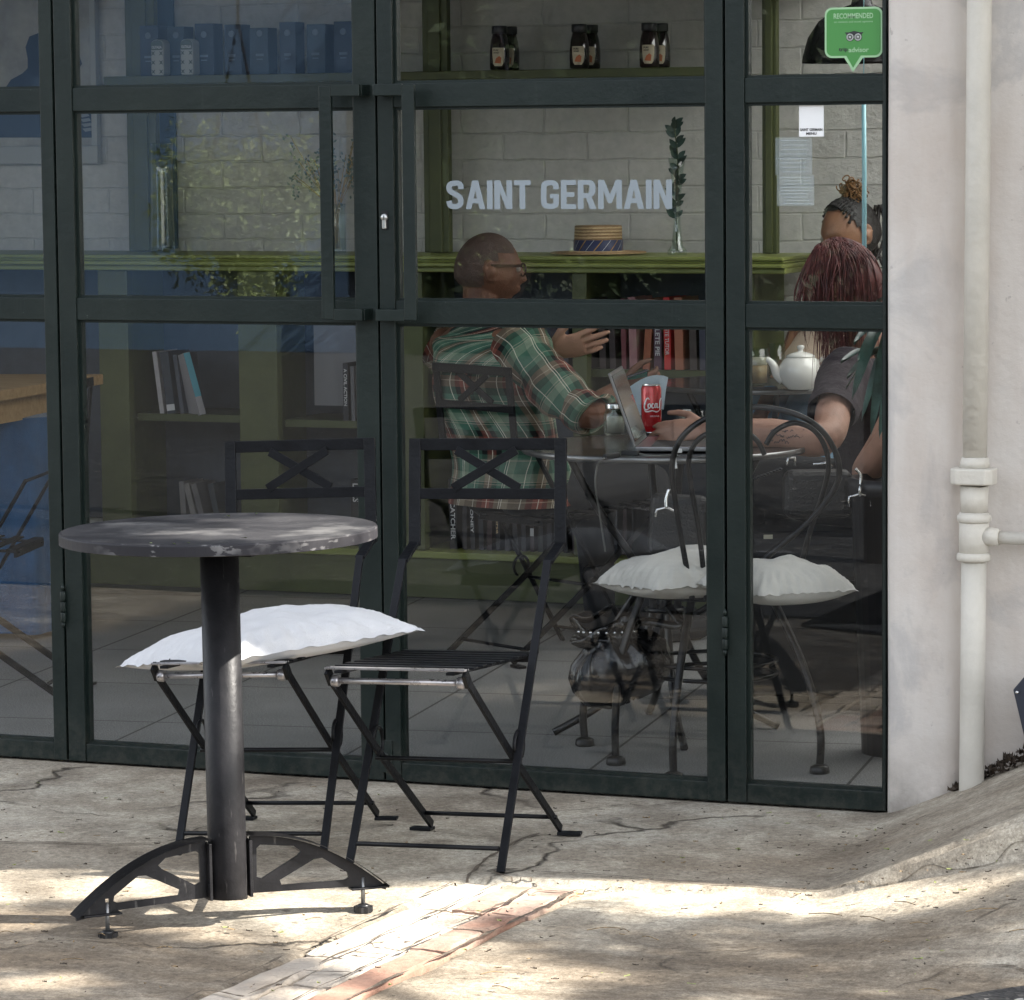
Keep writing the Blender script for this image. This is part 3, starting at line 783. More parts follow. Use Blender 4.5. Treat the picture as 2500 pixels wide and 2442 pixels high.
text_mesh('lettering', 'MENU', (bx_-ax_)*.42, .0056, ((ax_+bx_)/2, GY-.0009, bz_+.0065), (1, 0, 0), (0, 0, 1), BLACKP, mn, bold=.03)
def film(name, col, a):
    t = NT(name); t.t.nodes.remove(t.b)
    d = t.n('BsdfDiffuse'); d.inputs['Color'].default_value = (*col, 1); tr = t.n('BsdfTransparent'); mx = t.n('MixShader'); mx.inputs[0].default_value = a
    t.l(tr.outputs[0], mx.inputs[1]); t.l(d.outputs[0], mx.inputs[2]); t.l(mx.outputs[0], t.out.inputs['Surface']); return t.m
FILM = film('faded_clear_film', (.72, .80, .84), .14); FILM2 = film('faded_film_print', (.75, .85, .92), .22)
def notice(label, xa, ya, xb2, yb2, nl):
    a_, b_ = gp(xa, ya), gp(xb2, yb2)
    n_ = thing('faded_notice', label, 'notice', onY((xa+xb2)/2, (ya+yb2)/2, GY), group='faded notices on the narrow pane')
    m = MB(); m.box(((a_[0]+b_[0])/2, GY+.006, (a_[1]+b_[1])/2), (b_[0]-a_[0], .0005, a_[1]-b_[1])); m.build('film_sheet', FILM, n_)
    m = MB(); h_ = (a_[1]-b_[1]); w_ = b_[0]-a_[0]
    for k in range(nl):
        m.box((a_[0]+w_*(.5+.06*math.sin(k*7.3)), GY+.0055, a_[1]-h_*(k+.7)/(nl+.4)), (w_*(.76+.1*math.sin(k*5.1)), .0003, .0016))
    m.build('printed_line', FILM2, n_)
notice('upper faded notice showing through the narrow pane below the menu sticker', 1474, 262, 1544, 333, 8)
notice('lower faded printed notice on the narrow pane, a block of text lines', 1477, 334, 1548, 392, 9)

# ------------------------------------------------------------------ rain pipe on the white wall
PIPEM = mat('cream_painted_pipe', (.53, .50, .44), .6, var=.12, vscale=5, bump=.35, bscale=38)
yp = -.052
pb_ = onY(1849, 1500, yp); pt_ = onY(1864, 0, yp)
dn = (pt_-pb_).normalized()
def pz(y): return onY(1858, y, yp).z
def pax(z): return pb_+dn*((z-pb_.z)/dn.z)
pipe = thing('rain_pipe', 'cream painted downpipe with a side branch on the white wall', 'pipe', (pb_.x, yp, 0))
r0 = .0265
m = MB(); m.tube([pax(-.02), pax(.1), pax(pz(1300)), pax(pz(1068))], [r0*1.02, r0, r0, r0], 28); m.tube([pax(pz(905)), pax(1.4), pax(3.2)], r0*.98, 28); m.jitter(.0012, 22); m.build('pipe_run', PIPEM, pipe)
m = MB()
for y0, y1, ra, rb in ((890, 870, .033, .0275), (925, 975, .0305, .0285)):
    m = MB(); m.tube([pax(pz(y0)), pax(pz(y1))], [ra, rb], 28); m.jitter(.0022, 60); m.build('taper', PIPEM, pipe)
m = MB(); z_ = (pz(890)+pz(921))/2; c_ = pax(z_)
poly = [(.047, .012), (.047, -.030), (.034, -.045), (-.030, -.045), (-.046, -.028), (-.046, .012), (-.02, .04), (.02, .04)]
m.prism(poly, c_, (1, 0, 0), (0, 1, 0), (0, 0, pz(890)-pz(921))); m.build('collar', PIPEM, pipe, bevel=.004)
m = MB(); m.tube([pax(pz(1068)), pax(pz(975))], .0315, 28)
for yy in (984, 1058): m.lathe(pax(pz(yy+9)), [(.0315, -.002), (.0365, .002), (.0365, .012), (.0315, .017)], 28, axis=dn)
m.build('tee_socket', PIPEM, pipe)
zb_ = pz(1022)
m = MB(); m.tube([pax(zb_)+Vector((.02, .0, .002)), pax(zb_)+Vector((.055, 0, 0))], [.022, .018], 18); m.tube([pax(zb_)+Vector((.05, .0, 0)), pax(zb_)+Vector((.3, .012, -.004)), pax(zb_)+Vector((1.6, .012, -.01))], .0135, 16); m.jitter(.0012, 45); m.build('branch_pipe', PIPEM, pipe)

# dark board leaning in at the right edge
bp0 = onY(1931, 1310, -.10)
bl = thing('dark_board', 'dark blue pointed sign board leaning by the wall at the right edge', 'board', (bp0.x+.12, -.1, .15))
m = MB(); A = lambda x, y: (onY(x, y, -.10).x, onY(x, y, -.10).z)
m.prism([A(1930, 1312), A(1953, 1285), A(2250, 1270), A(2250, 1470), A(1960, 1440)], (0, -.10, 0), (1, 0, 0), (0, 0, 1), (0, .018, 0)); m.build('panel', mat('dark_blue_board', (.018, .022, .035), .5), bl, bevel=.002)
q = onY(1936, 1318, -.112); m = MB(); m.sphere(q, .004, 2); m.build('rivet', CHROME, bl)
m = MB(); m.box((bp0.x+.25, -.06, .12), (.03, .03, .5)); m.build('post', mat('dark_blue_board', (.018, .022, .035), .5), bl)
# ------------------------------------------------------------------ round bistro table
TB = Vector((1.173, -1.497, 0)); TR, TH = .297, .753
tbl = thing('bistro_table', 'round black steel table on one thick column with scuffed sunlit top', 'table', TB)
m = MB(); m.lathe((TB.x, TB.y, 0), [(0, TH-.0225), (TR-.006, TH-.0225), (TR-.004, TH-.021), (TR-.004, TH-.004), (TR-.003, TH-.0012), (TR-.0045, TH), (0, TH)], 96, smooth=False)
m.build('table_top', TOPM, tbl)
m = MB(); m.lathe((TB.x, TB.y, 0), [(TR-.0035, TH-.022), (TR, TH-.021), (TR, TH-.0035), (TR-.0015, TH-.0008), (TR-.0034, TH-.0002)], 96, cap=False, smooth=False); m.build('rim', RIMM, tbl)
m = MB(); m.lathe((TB.x, TB.y, 0), [(0, .054), (.0355, .054), (.0363, .056), (.0363, TH-.032)], 40); m.build('column', STEEL, tbl)
m = MB(); m.box((TB.x, TB.y, TH-.034), (.26, .26, .006)); m.build('mounting_plate', STEEL, tbl)
def table_arm(d2, rf, rt):
    d = Vector((d2[0], d2[1], 0)).normalized(); n = Vector((-d.y, d.x, 0)); o = Vector((TB.x, TB.y, 0))
    ztop = lambda r: .166-.122*((r-.04)/(rt-.04))**2.0
    top = [(r, ztop(r)) for r in arc(.044, rt-.004, 18)]
    k = (rt-.03)/.27
    poly = [(.044, .058), (.22*k+.01, .052), (rf+.028, .046), (rt-.004, .040)] + list(reversed(top))
    h1 = [(.056, .088), (.057, .143), (.064, .149), (.122*k, .141), (.136*k, .129), (.13*k, .122), (.066, .084)]
    h2 = [(.098*k, .068), (.095*k, .078), (.160*k, .112), (.175*k, .113), (.222*k, .080), (.224*k, .070), (.216*k, .066)]
    h3 = [(rf-.004, .056), (rf-.004, .076), (rf+.004, .076), (rf+.004, .055)]
    if ztop(rf) < .086: h3 = [(rf-.004, .056), (rf-.004, .066), (rf+.004, .066), (rf+.004, .055)]
    m = MB(); m.prism(poly, o, d, Zv, n*.006, [h1, h2, h3]); a = m.build('base_arm', STEEL, tbl)
    m = MB(); rows = []
    for r in arc(.040, rt, 26):
        z = ztop(min(r, rt)); rows.append([o+d*r+n*w_+Zv*(z+.0045) for w_ in (-.025, .025)])
    m.sheet(rows); bmesh.ops.solidify(m.bm, geom=m.bm.faces[:], thickness=.005)
    for f in m.bm.faces: f.smooth = False
    m.build('flange', STEEL, a, bevel=.001)
    m = MB(); m.box(o+d*(rf+.012)+Zv*.0475, (.075, .026, .004), Matrix((d, n, Zv)).transposed()); m.build('foot_plate', STEEL, a, bevel=.001)
    m = MB(); m.box(o+d*.0405+Zv*.108, (.006, .040, .108), Matrix((d, n, Zv)).transposed())
    for zz in (.075, .150):
        for s_ in (-1, 1): m.tube([o+d*.041+n*(.014*s_)+Zv*(zz-.011), o+d*.041+n*(.014*s_)+Zv*(zz+.011)], .0042, 10)
    m.build('weld_plate', STEEL, a, bevel=.001)
    f_ = o+d*rf
    m = MB(); m.lathe(f_, [(.0042, .012), (.0042, .068)], 12); m.build('levelling_bolt', mat('dull_zinc', (.22, .22, .22), .4, .8), a)
    m = MB(); pr = []
    for k_ in range(28): pr.append(((.0175+.0016*math.cos(k_*math.pi*2/28*9))*math.cos(k_*2*math.pi/28), (.0175+.0016*math.cos(k_*math.pi*2/28*9))*math.sin(k_*2*math.pi/28)))
    m.prism(pr, f_+Zv*.0065, (1, 0, 0), (0, 1, 0), (0, 0, .011)); m.lathe(f_, [(.015, .012), (.009, .016), (.0045, .017)], 16); m.build('levelling_foot', mat('black_plastic', (.012, .012, .013), .35), a)
table_arm((1.01-TB.x, -1.673-TB.y), .240, .305)
table_arm((1.374-TB.x, -1.306-TB.y), .268, .318)
table_arm((-.377, .926), .24, .30)
tbl.rotation_euler = (R(-.1), R(-.62), 0)
# green blossom bits on the table top
for x, y, s_ in ((433, 982, 6), (428, 985, 3), (287, 1034, 4), (330, 1035, 6), (357, 1033, 5), (433, 1033, 5), (489, 978, 4), (466, 1024, 7)):
    p = onZ(x, y, TH+.0015)
    m = MB(); a = random.random()*6; L = .0011*s_
    u = Vector((math.cos(a), math.sin(a), .1)); v = Vector((-math.sin(a), math.cos(a), 0))
    m.sheet([[p-u*L-v*L*.2, p-u*L+v*L*.2], [p-v*L*.5+Zv*.001, p+v*L*.5+Zv*.0015], [p+u*L, p+u*L+v*L*.3]], thick=.0004)
    o_ = m.build('fallen_blossom', mat('pale_green_blossom', (.42, .52, .24), .7)); base_mesh(o_, p)
    tag(o_, 'tiny pale green blossom scrap lying on the round black table top', 'blossom', 'blossom scraps on the round table')

# ------------------------------------------------------------------ folding chairs
def folding_chair(label, loc, rz, group, roll=0., metal=None):
    M_ = metal or CHAIRM
    t = thing('folding_chair', label, 'chair', loc, 0, group)
    W = .163
    def B(): return MB()
    for s in (-1, 1):
        x = s*W
        m = B(); m.bar((x, .245, .838), (x, .222, .612), .026, .007, up=(0, 1, 0))
        m.bar((x, .2225, .618), (x-s*.002, .142, .588), .022, .008, up=(0, .3, 1)); m.bar((x-s*.002, .144, .592), (x, -.212, .004), .017, .008, up=(0, 1, .6))
        m.build('rear_post', M_, t, bevel=.0012, local=True)
        xi = x-s*.018
        m = B(); m.bar((xi, -.335, .425), (xi, -.315, .398), .008, .024, up=(0, 1, 0)); m.bar((xi, -.330, .412), (xi, -.075, .220), .007, .018, up=(0, .6, 1)); m.bar((xi, -.075, .220), (xi, .225, .012), .007, .018, up=(0, .6, 1))
        m.bar((xi-s*.004, .218, .005), (xi+s*.046, .224, .004), .024, .007)
        m.build('cross_leg', M_, t, bevel=.0012, local=True)
        m = B(); m.tube([(x-s*.009, -.052+.028*math.cos(a), .236+.030*math.sin(a)) for a in arc(R(-60), R(200), 16)], .0042, 8); m.build('stop_hoop', M_, t, local=True)
    m = B(); m.bar((-W-.013, .2455, .826), (W+.013, .2455, .826), .006, .025); m.build('top_rail', M_, t, bevel=.0012, local=True)
    m = B(); m.bar((-W-.013, .234, .722), (W+.013, .234, .722), .006, .023); m.build('lower_back_rail', M_, t, bevel=.0012, local=True)
    m = B()
    m.bar((-.070, .2415, .814), (.072, .2335, .734), .019, .005, up=(0, 1, 0)); m.bar((.066, .2390, .814), (-.076, .2310, .734), .019, .005, up=(0, 1, 0)); m.build('cross_brace', M_, t, bevel=.0008, local=True)
    m = B()
    for k in range(9):
        y = -.330+k*.053; z = .4285-.003*k
        if k == 0:
            m1 = MB(); m1.box((0, y, z), (2*W-.030, .026, .0045), Matrix.Rotation(R(-3), 3, 'X')); m1.build('front_slat', metal or GLINTM, t, bevel=.001, local=True); continue
        m.box((0, y, z), (2*W-.030, .026, .0045), Matrix.Rotation(R(-3), 3, 'X'))
    m.build('seat_slats', M_, t, bevel=.001, local=True)
    m = B()
    for s in (-1, 1): m.bar((s*(W-.045), -.345, .4225), (s*(W-.045), .115, .3965), .018, .006)
    m.bar((-W+.02, .105, .394), (W-.02, .105, .394), .008, .02)
    m.build('seat_frame', M_, t, bevel=.001, local=True)
    m = B(); m.tube([(-W+.018, -.322, .402), (W-.018, -.322, .402)], .0062, 12)
    for s in (-1, 1): m.lathe((s*(W-.030), -.322, .402), [(.011, -.008), (.0125, -.004), (.0125, .004), (.011, .008)], 14, axis=(1, 0, 0))
    m.build('front_rod', metal or GLINTM, t, local=True)
    for nm, y, z in (('foot_rod', -.188, .048), ('foot_rod', .178, .046), ('middle_rod', -.068, .205)):
        m = B(); m.tube([(-W+.01, y, z), (W-.01, y, z)], .0048, 10); m.build(nm, M_, t, local=True)
    t.rotation_euler = (0, R(roll), rz)
    return t
cr_ = folding_chair('black slatted folding metal chair without a cushion, in front of the doors', (1.314, -.712, .003), R(3), 'folding chairs by the doors', -1.2)
cl_ = folding_chair('black folding metal chair carrying the white cushion, partly behind the table', (.905, -.705, .003), R(7), 'folding chairs by the doors', -2.2)
cl_.scale = (.97, 1, .985)

def cushion(name, label, N, a, th, zs, H, m_, frill=.010, lump=.014, seed=0, sides=3.0, cat='cushion'):
    """square cushion: N near corner, edge a, turn th; zs heights of corners near, right, far, left"""
    e1 = CR*math.cos(th)+CA*math.sin(th); e2 = -CR*math.sin(th)+CA*math.cos(th)
    n = 44; top = []; bot = []
    bm_ = MB()
    for i in range(n+1):
        rt_, rb_ = [], []
        for j in range(n+1):
            u, v = i/n, j/n
            A, Bv = 2*u-1, 2*v-1
            # edges curve inwards between the corners
            pin = .045*(1-Bv*Bv)*A*abs(A)**2; pin2 = .045*(1-A*A)*Bv*abs(Bv)**2
            P = Vector((N.x, N.y, 0))+e1*(a*(u-pin/2))+e2*(a*(v-pin2/2))
            zb = zs[0]*(1-u)*(1-v)+zs[1]*u*(1-v)+zs[2]*u*v+zs[3]*(1-u)*v
            q = max(0, (1-abs(A)**sides))**.58*max(0, (1-abs(Bv)**sides))**.58
            nz = mnoise.noise(Vector((u*4+seed, v*4, 1)))*lump*q+mnoise.noise(Vector((u*11+seed, v*11, 4)))*lump*.28*min(1, q*3)
            edge = max(abs(A), abs(Bv)); rad = smooth((edge-.55)/.4)*(1-smooth((edge-.97)/.03))
            cr2 = rad*.004*math.sin((math.atan2(Bv, A))*34+seed+4*mnoise.noise(Vector((u*3, v*3, 2))))
            rip = .0014*math.sin(u*70+v*90+seed)*(1 if edge > .985 else 0)
            rt_.append(P+Zv*(zb+H*.64*q+nz+cr2+rip)); rb_.append(P+Zv*(zb-H*.36*q+rip-.0005))
        top.append(rt_); bot.append(rb_)
    bm_.sheet(top); bm_.sheet([list(reversed(r)) for r in bot])
    if frill:
        ring = [top[i][0] for i in range(n+1)]+[top[n][j] for j in range(1, n+1)]+[top[i][n] for i in range(n-1, -1, -1)]+[top[0][j] for j in range(n-1, 0, -1)]
        c = sum(ring, Vector())/len(ring); out = []
        for k, p in enumerate(ring):
            d = (p-c); d.z = 0; d.normalize(); f_ = frill*(.55+.6*abs(mnoise.noise(Vector((k*.21, seed, 0)))))
            out.append(p+d*f_+Zv*(mnoise.noise(Vector((k*.33, seed, 9)))*.006))
        bm_.sheet([ring+[ring[0]], out+[out[0]]], thick=.0008)
    bmesh.ops.remove_doubles(bm_.bm, verts=bm_.bm.verts[:], dist=.0004)
    o = bm_.build(name, m_)
    for f in o.data.polygons: f.use_smooth = True
    base_mesh(o, (N+e1*a/2+e2*a/2).xy.to_3d()+Zv*min(zs))
    return tag(o, label, cat)
cushion('cushion', 'plump white cushion lying on the folding chair behind the round table', Vector((.974, -1.118, 0)), .468, R(32), (.440, .468, .452, .376), .092, LINEN, seed=3)

# ------------------------------------------------------------------ litter on the ground
rnd = random.Random(9)
LEAFM = [mat('dry_brown_leaf', (.055, .040, .028), .8, var=.4, vscale=30), mat('dry_tan_leaf', (.24, .165, .085), .8, var=.3, vscale=30), mat('fallen_green_leaf', (.26, .29, .10), .7, var=.25, vscale=30)]
m = MB()
def leaf_bit(m, p, L, W, a, mi, lift=.004):
    u = Vector((math.cos(a), math.sin(a), 0)); v = Vector((-math.sin(a), math.cos(a), 0)); c1 = rnd.uniform(.1, .6)*lift; c2 = rnd.uniform(.2, 1.)*lift
    prof = ((-1, .05), (-.45, .8), (.2, 1.), (.75, .55), (1, .04))
    n0 = len(m.bm.faces)
    m.sheet([[p+u*L*k+v*W*w_+Zv*(.0015+c2*abs(k)), p+u*L*k+Zv*(.001+c1*abs(k)), p+u*L*k-v*W*w_+Zv*(.0015+c2*(1-abs(k)))] for k, w_ in prof])
    m.bm.faces.ensure_lookup_table()
    for f in m.bm.faces[n0:]: f.material_index = mi
for k in range(470):
    if k < 330: x, y = rnd.uniform(-20, 1990), 1470+420*rnd.random()**1.0
    else: x, y = rnd.gauss(1650, 250), rnd.gauss(1610, 60)
    p = onZ(x, y, 0)
    if p.y > -.06 or p.y < -2.3: continue
    for _ in range(3): p = onZ(x, y, ground_h(p.x, p.y)+.006)
    s, t_ = path_uv(p.x, p.y)
    if s > 0 and abs(t_) < pw/2: p = onZ(x, y, .014)
    mi = rnd.choices((0, 1, 2), (.66, .22, .12))[0]; L = rnd.uniform(.0022, .0072)*(1.25 if mi else 1)
    leaf_bit(m, Vector(p), L, L*rnd.uniform(.25, .6), rnd.uniform(0, 6.3), mi)
for k in range(26):     # twigs
    x, y = rnd.uniform(0, 1949), rnd.uniform(1690, 1890); p = onZ(x, y, .006); p = onZ(x, y, ground_h(p.x, p.y)+.008)
    a = rnd.uniform(-.5, 1.0); L = rnd.uniform(.008, .035); d = Vector((math.cos(a), math.sin(a), 0)); q = Vector((-d.y, d.x, 0))*rnd.uniform(-.2, .2)
    n0 = len(m.bm.faces); m.tube(bez([p-d*L, p+q*L*.4+Zv*.003, p+d*L], 5), .0009, 5); m.bm.faces.ensure_lookup_table()
    for f in m.bm.faces[n0:]: f.material_index = rnd.choice((0, 1, 1))
# dirt and leaves collected at the foot of the wall
for k in range(420):
    x = rnd.uniform(2.18, 2.9); y = rnd.uniform(-.055, -.004); 
    leaf_bit(m, Vector((x, y, ground_h(x, y)+rnd.uniform(.0, .03)*smooth((x-2.2)/.1))), rnd.uniform(.004, .014), rnd.uniform(.002, .006), rnd.uniform(0, 6), 0, .02)
lt = m.build('leaf_litter', LEAFM); lt['kind'] = 'stuff'
m = MB(); q = onZ(1768, 1634, .06)
for _ in range(8): q = onZ(1768, 1634, ground_h(q.x, q.y)+.004)
leaf_bit(m, Vector(q), .020, .008, R(28), 0, .006)
o_ = m.build('fallen_leaf', mat('orange_brown_leaf', (.42, .22, .09), .7)); base_mesh(o_, q); tag(o_, 'single orange brown fallen leaf on the concrete below the white wall', 'leaf')
# ------------------------------------------------------------------ green shelving along the back wall
YF, YB = 3.12, 3.46
def X_(x, Y=YF): return onY(x, 760, Y).x
def Z_(x, y, Y=YF): return onY(x, y, Y).z
ZC = Z_(1000, 487)                         # counter ledge
ZU = Z_(500, 141, YF+.12)                  # upper shelf
ZP = Z_(1180, 1062)                        # plinth top
xl, xr = -2.4, X_(1420)
sh = thing('shelf_unit', 'long olive green shelf unit with a moulded counter ledge along the brick wall', 'shelf unit', ((xl+xr)/2, (YF+YB)/2, 0))
m = MB()
xe_ = X_(1500)
for (y0, y1, z0, z1) in ((YF-.05, YB, ZC-.012, ZC), (YF-.042, YB, ZC-.020, ZC-.0125), (YF-.052, YB, ZC-.034, ZC-.0205), (YF-.025, YB, ZC-.052, ZC-.0345)):
    m.box(((xl+xe_)/2, (y0+y1)/2, (z0+z1)/2), (xe_-xl, y1-y0, z1-z0))
m.build('counter_ledge', OLIVE, sh, bevel=.004)
m = MB(); m.box(((xl+xr)/2, (YF+YB)/2-.01, ZP-.011), (xr-xl+.02, YB-YF+.02, .022)); m.build('bottom_board', OLIVE, sh, bevel=.003)
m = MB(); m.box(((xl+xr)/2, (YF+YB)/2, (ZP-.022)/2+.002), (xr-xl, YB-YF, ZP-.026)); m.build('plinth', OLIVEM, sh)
for x0, x1, z0, z1, full in ((190, 246, 0, 2.41, 1), (455, 528, 0, ZC, 0), (758, 806, 0, 2.41, 1), (1090, 1118, 0, ZC, 0), (1408, 1436, 0, 2.41, 1)):
    a, b = X_(x0), X_(x1)
    m = MB(); lo = ZP+.001
    m.box(((a+b)/2, (YF+.02), (lo+ZC-.053)/2), (b-a, .04, ZC-.053-lo)); m.box(((a+b)/2, (YF+YB)/2+.03, (lo+ZC-.053)/2), (.022, YB-YF-.06, ZC-.053-lo))
    if full:
        m.box(((a+b)/2, YB-.10, (ZC+.001+2.41)/2), (b-a, .03, 2.41-ZC-.002)); m.box(((a+b)/2, YB-.12, (ZC+.001+2.41)/2), ((b-a)*.5, .012, 2.41-ZC-.002))
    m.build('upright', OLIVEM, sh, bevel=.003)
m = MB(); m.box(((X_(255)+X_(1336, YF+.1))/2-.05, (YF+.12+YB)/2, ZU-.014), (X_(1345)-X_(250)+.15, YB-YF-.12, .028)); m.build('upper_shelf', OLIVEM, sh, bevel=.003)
ZS1 = Z_(400, 792); ZS2 = Z_(1200, 706); ZS3 = Z_(400, 1004)
for x0, x1, z in ((246, 455, ZS1), (528, 758, ZS1-.01), (806, 1408, ZS2)):
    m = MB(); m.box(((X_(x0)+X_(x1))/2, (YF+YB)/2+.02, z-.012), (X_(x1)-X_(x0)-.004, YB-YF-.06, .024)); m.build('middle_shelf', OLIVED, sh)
m = MB(); m.box(((xl+xr)/2, YB+.015, (ZC+ZP)/2), (xr-xl, .012, ZC-ZP-.06)); m.build('back_panel', mat('dark_slate_back', (.055, .066, .085), .6, var=.2), sh)
bb = thing('blue_strip', 'tall slate blue strip on the wall beside the green upright', 'board', (X_(290, 3.47), 3.49, ZC))  # flat slate blue strip set against the back wall
m = MB(); m.box(((X_(248, YB)+X_(338, YB))/2, 3.483, (ZC+2.41)/2+.002), (X_(338, YB)-X_(248, YB), .012, 2.40-ZC)); m.build('panel', mat('slate_blue', (.055, .105, .165), .6, var=.15), bb)
tag_ = None
m = MB(); m.box(((X_(560)+X_(668))/2, YF+.16, (Z_(600, 779)+Z_(600, 600))/2), (X_(668)-X_(560), .012, Z_(600, 600)-Z_(600, 779)))
o_ = m.build('pale_board', mat('pale_grey_card', (.22, .22, .23), .8)); base_mesh(o_, (X_(615), YF+.16, Z_(600, 779))); tag(o_, 'pale grey plain board standing on the shelf left of the upright dark book', 'board')

# ------------------------------------------------------------------ books
BG = 'books on the green shelves'
bookm = {}
def bm_(col):
    k = 'book_cloth_%d_%d_%d' % tuple(int(c*1000) for c in col)
    return mat(k, col, .6, var=.12, vscale=20)
PAGES = mat('book_pages', (.50, .46, .38), .9)
PRINT_W = mat('spine_print_white', (.55, .55, .55), .6)
PRINT_R = mat('spine_print_red', (.45, .05, .05), .6)
nbook = 0
def book(label, c, w, d, h, lean, col, title=None, tm=None, th=None, stripe=None, group=BG):
    """c = foot centre at the front of the spine"""
    c = Vector(c)
    t = thing('book', label, 'book', c, 0, group)
    Ry = Matrix.Rotation(lean, 4, 'Y')
    m = MB(); r = .0016
    m.box((0, .002, h/2), (w, .004, h)); m.box((-w/2+r/2, d/2, h/2), (r, d-.004, h)); m.box((w/2-r/2, d/2, h/2), (r, d-.004, h))
    for v in m.bm.verts: v.co = Ry @ v.co
    m.build('cover', bm_(col), t, local=True)
    m = MB(); m.box((0, d/2, h/2), (w-2*r-.001, d-.010, h-.006))
    for v in m.bm.verts: v.co = Ry @ v.co
    m.build('page_block', PAGES, t, local=True)
    if stripe:
        m = MB(); m.box((0, -.0004, h*stripe[0]), (w*.98, .0006, h*stripe[1]))
        for v in m.bm.verts: v.co = Ry @ v.co
        m.build('spine_band', stripe[2], t, local=True)
    if title:
        tw, tp = th or (h*.8, .5)
        o = text_mesh('title', title, tw, min(w*.62, .022), (0, -.0012, h*tp), (0, 0, -1), (1, 0, 0), tm or PRINT_W, t, bold=.02, depth=.0, local=True)
        for v in o.data.vertices: v.co = Ry @ v.co
    return t
def shelf_at(x, y, Y=YF+.05): return onY(x, y, Y)
# leaning group on the left bay
z = ZS1+.001
def bx(x, Y=YF+.05): return onY(x, 760, Y).x
book('pale spined thin book leaning left end of the leaning group', (bx(308), YF+.05, z), .016, .15, .205, R(-7), (.38, .36, .36))
book('dark navy book leaning second in the group, small pale label at its foot', (bx(326), YF+.05, z), .030, .15, .205, R(-7), (.030, .040, .055), stripe=(.10, .10, PRINT_W))
book('dark book with a pale edge, leaning before the turquoise one', (bx(344), YF+.06, z), .014, .15, .195, R(-7.5), (.06, .07, .09))
tb = thing('book', 'leaning turquoise and white book with a round drawing on its turned cover', 'book', (bx(386), YF+.05, z), 0, BG)
m = MB(); Ry = Matrix.Rotation(R(-16), 4, 'Y') @ Matrix.Rotation(R(52), 4, 'Z')
def q_(m, n, mm, par=tb):
    for v in m.bm.verts: v.co = Ry @ v.co
    return m.build(n, mm, par, local=True)
m = MB(); m.box((0, .065, .105), (.022, .13, .21)); q_(m, 'cover', mat('book_pale_cover', (.34, .33, .34), .6, var=.1))
m = MB(); m.box((0, -.0012, .135), (.022, .002, .148)); q_(m, 'spine_band', mat('turquoise_print', (.10, .34, .42), .6))
m = MB(); m.lathe((.0115, .068, .142), [(.040, 0), (.040, .0008), (.031, .0008)], 28, axis=(1, 0, 0)); m.lathe((.0115, .060, .140), [(.018, 0), (.018, .0008), (0, .0008)], 16, axis=(1, 0, 0)); q_(m, 'cover_ring', mat('cover_dark_print', (.06, .06, .07), .6))
m = MB(); m.box((.0113, .065, .072), (.0012, .128, .012)); q_(m, 'cover_band', mat('cover_dark_print', (.06, .06, .07), .6))
# lower left bay
for k, (x, ln, col) in enumerate(((345, -3, (.20, .19, .19)), (372, -14, (.26, .24, .23)), (388, -15, (.17, .16, .16)), (415, -12, (.05, .06, .07)))):
    book(('grey paperback upright on the lowest left shelf', 'pale leaning book on the lowest left shelf', 'grey leaning book behind the pale one low left', 'dark leaning book at the right of the low left group')[k], (bx(x), YF+.06, ZP+.002), .020, .14, .19, R(ln), col)
# bay between the uprights
z = ZS1-.009
book('thin black book titled A CIVIL ACTION standing by the pale board', (bx(658), YF+.05, z), .018, .15, .185, 0, (.020, .022, .028), 'A CIVIL ACTION', th=(.12, .58))
book('narrow grey book right beside the thin black one', (bx(672), YF+.05, z), .012, .15, .175, R(-1), (.13, .13, .14))
book('thick black book with LARS on its spine low by the door frame', (bx(675), YF+.05, ZP+.002), .036, .16, .215, 0, (.016, .017, .020), 'LARS', th=(.06, .80))
# right bay, upper row (books above the laptop)
z = ZS2+.001
row = [(1052, 20, .19, 0, (.055, .045, .055)), (1074, 21, .21, 1, (.055, .055, .075)), (1096, 18, .20, -1, (.12, .11, .12)), (1120, 22, .22, -2, (.060, .045, .050)), (1146, 22, .215, -2, (.035, .025, .026)), (1165, 20, .215, -2, (.040, .025, .027)), (1186, 16, .22, -1, (.16, .04, .05)),
       (1204, 26, .225, -1.5, (.34, .17, .18)), (1228, 24, .22, 4, (.32, .10, .05)), (1250, 26, .215, 0, (.09, .04, .07)), (1269, 22, .225, -1, (.55, .030, .030)), (1291, 28, .225, -1, (.38, .14, .08)), (1318, 24, .20, -1, (.06, .045, .04)), (1336, 20, .2, -1, (.05, .055, .085))]
labs = ['small plum book behind the raised hand', 'slate blue book behind the raised hand', 'grey book with worn spine behind the raised hand', 'dark maroon hardback just right of the raised fingers', 'black hardback with pale ruled spine lines', 'second black ruled hardback', 'slim maroon book before the pink one', 'dusty pink hardback leaning slightly', 'rust orange book leaning right against its neighbour', 'dark plum book titled COMPLETE', 'bright red spined book titled THE COMPLETE TUTOR', 'brown red book with a small dark patch on top', 'dark brown book near the door frame', 'dark blue book at the end by the door frame']
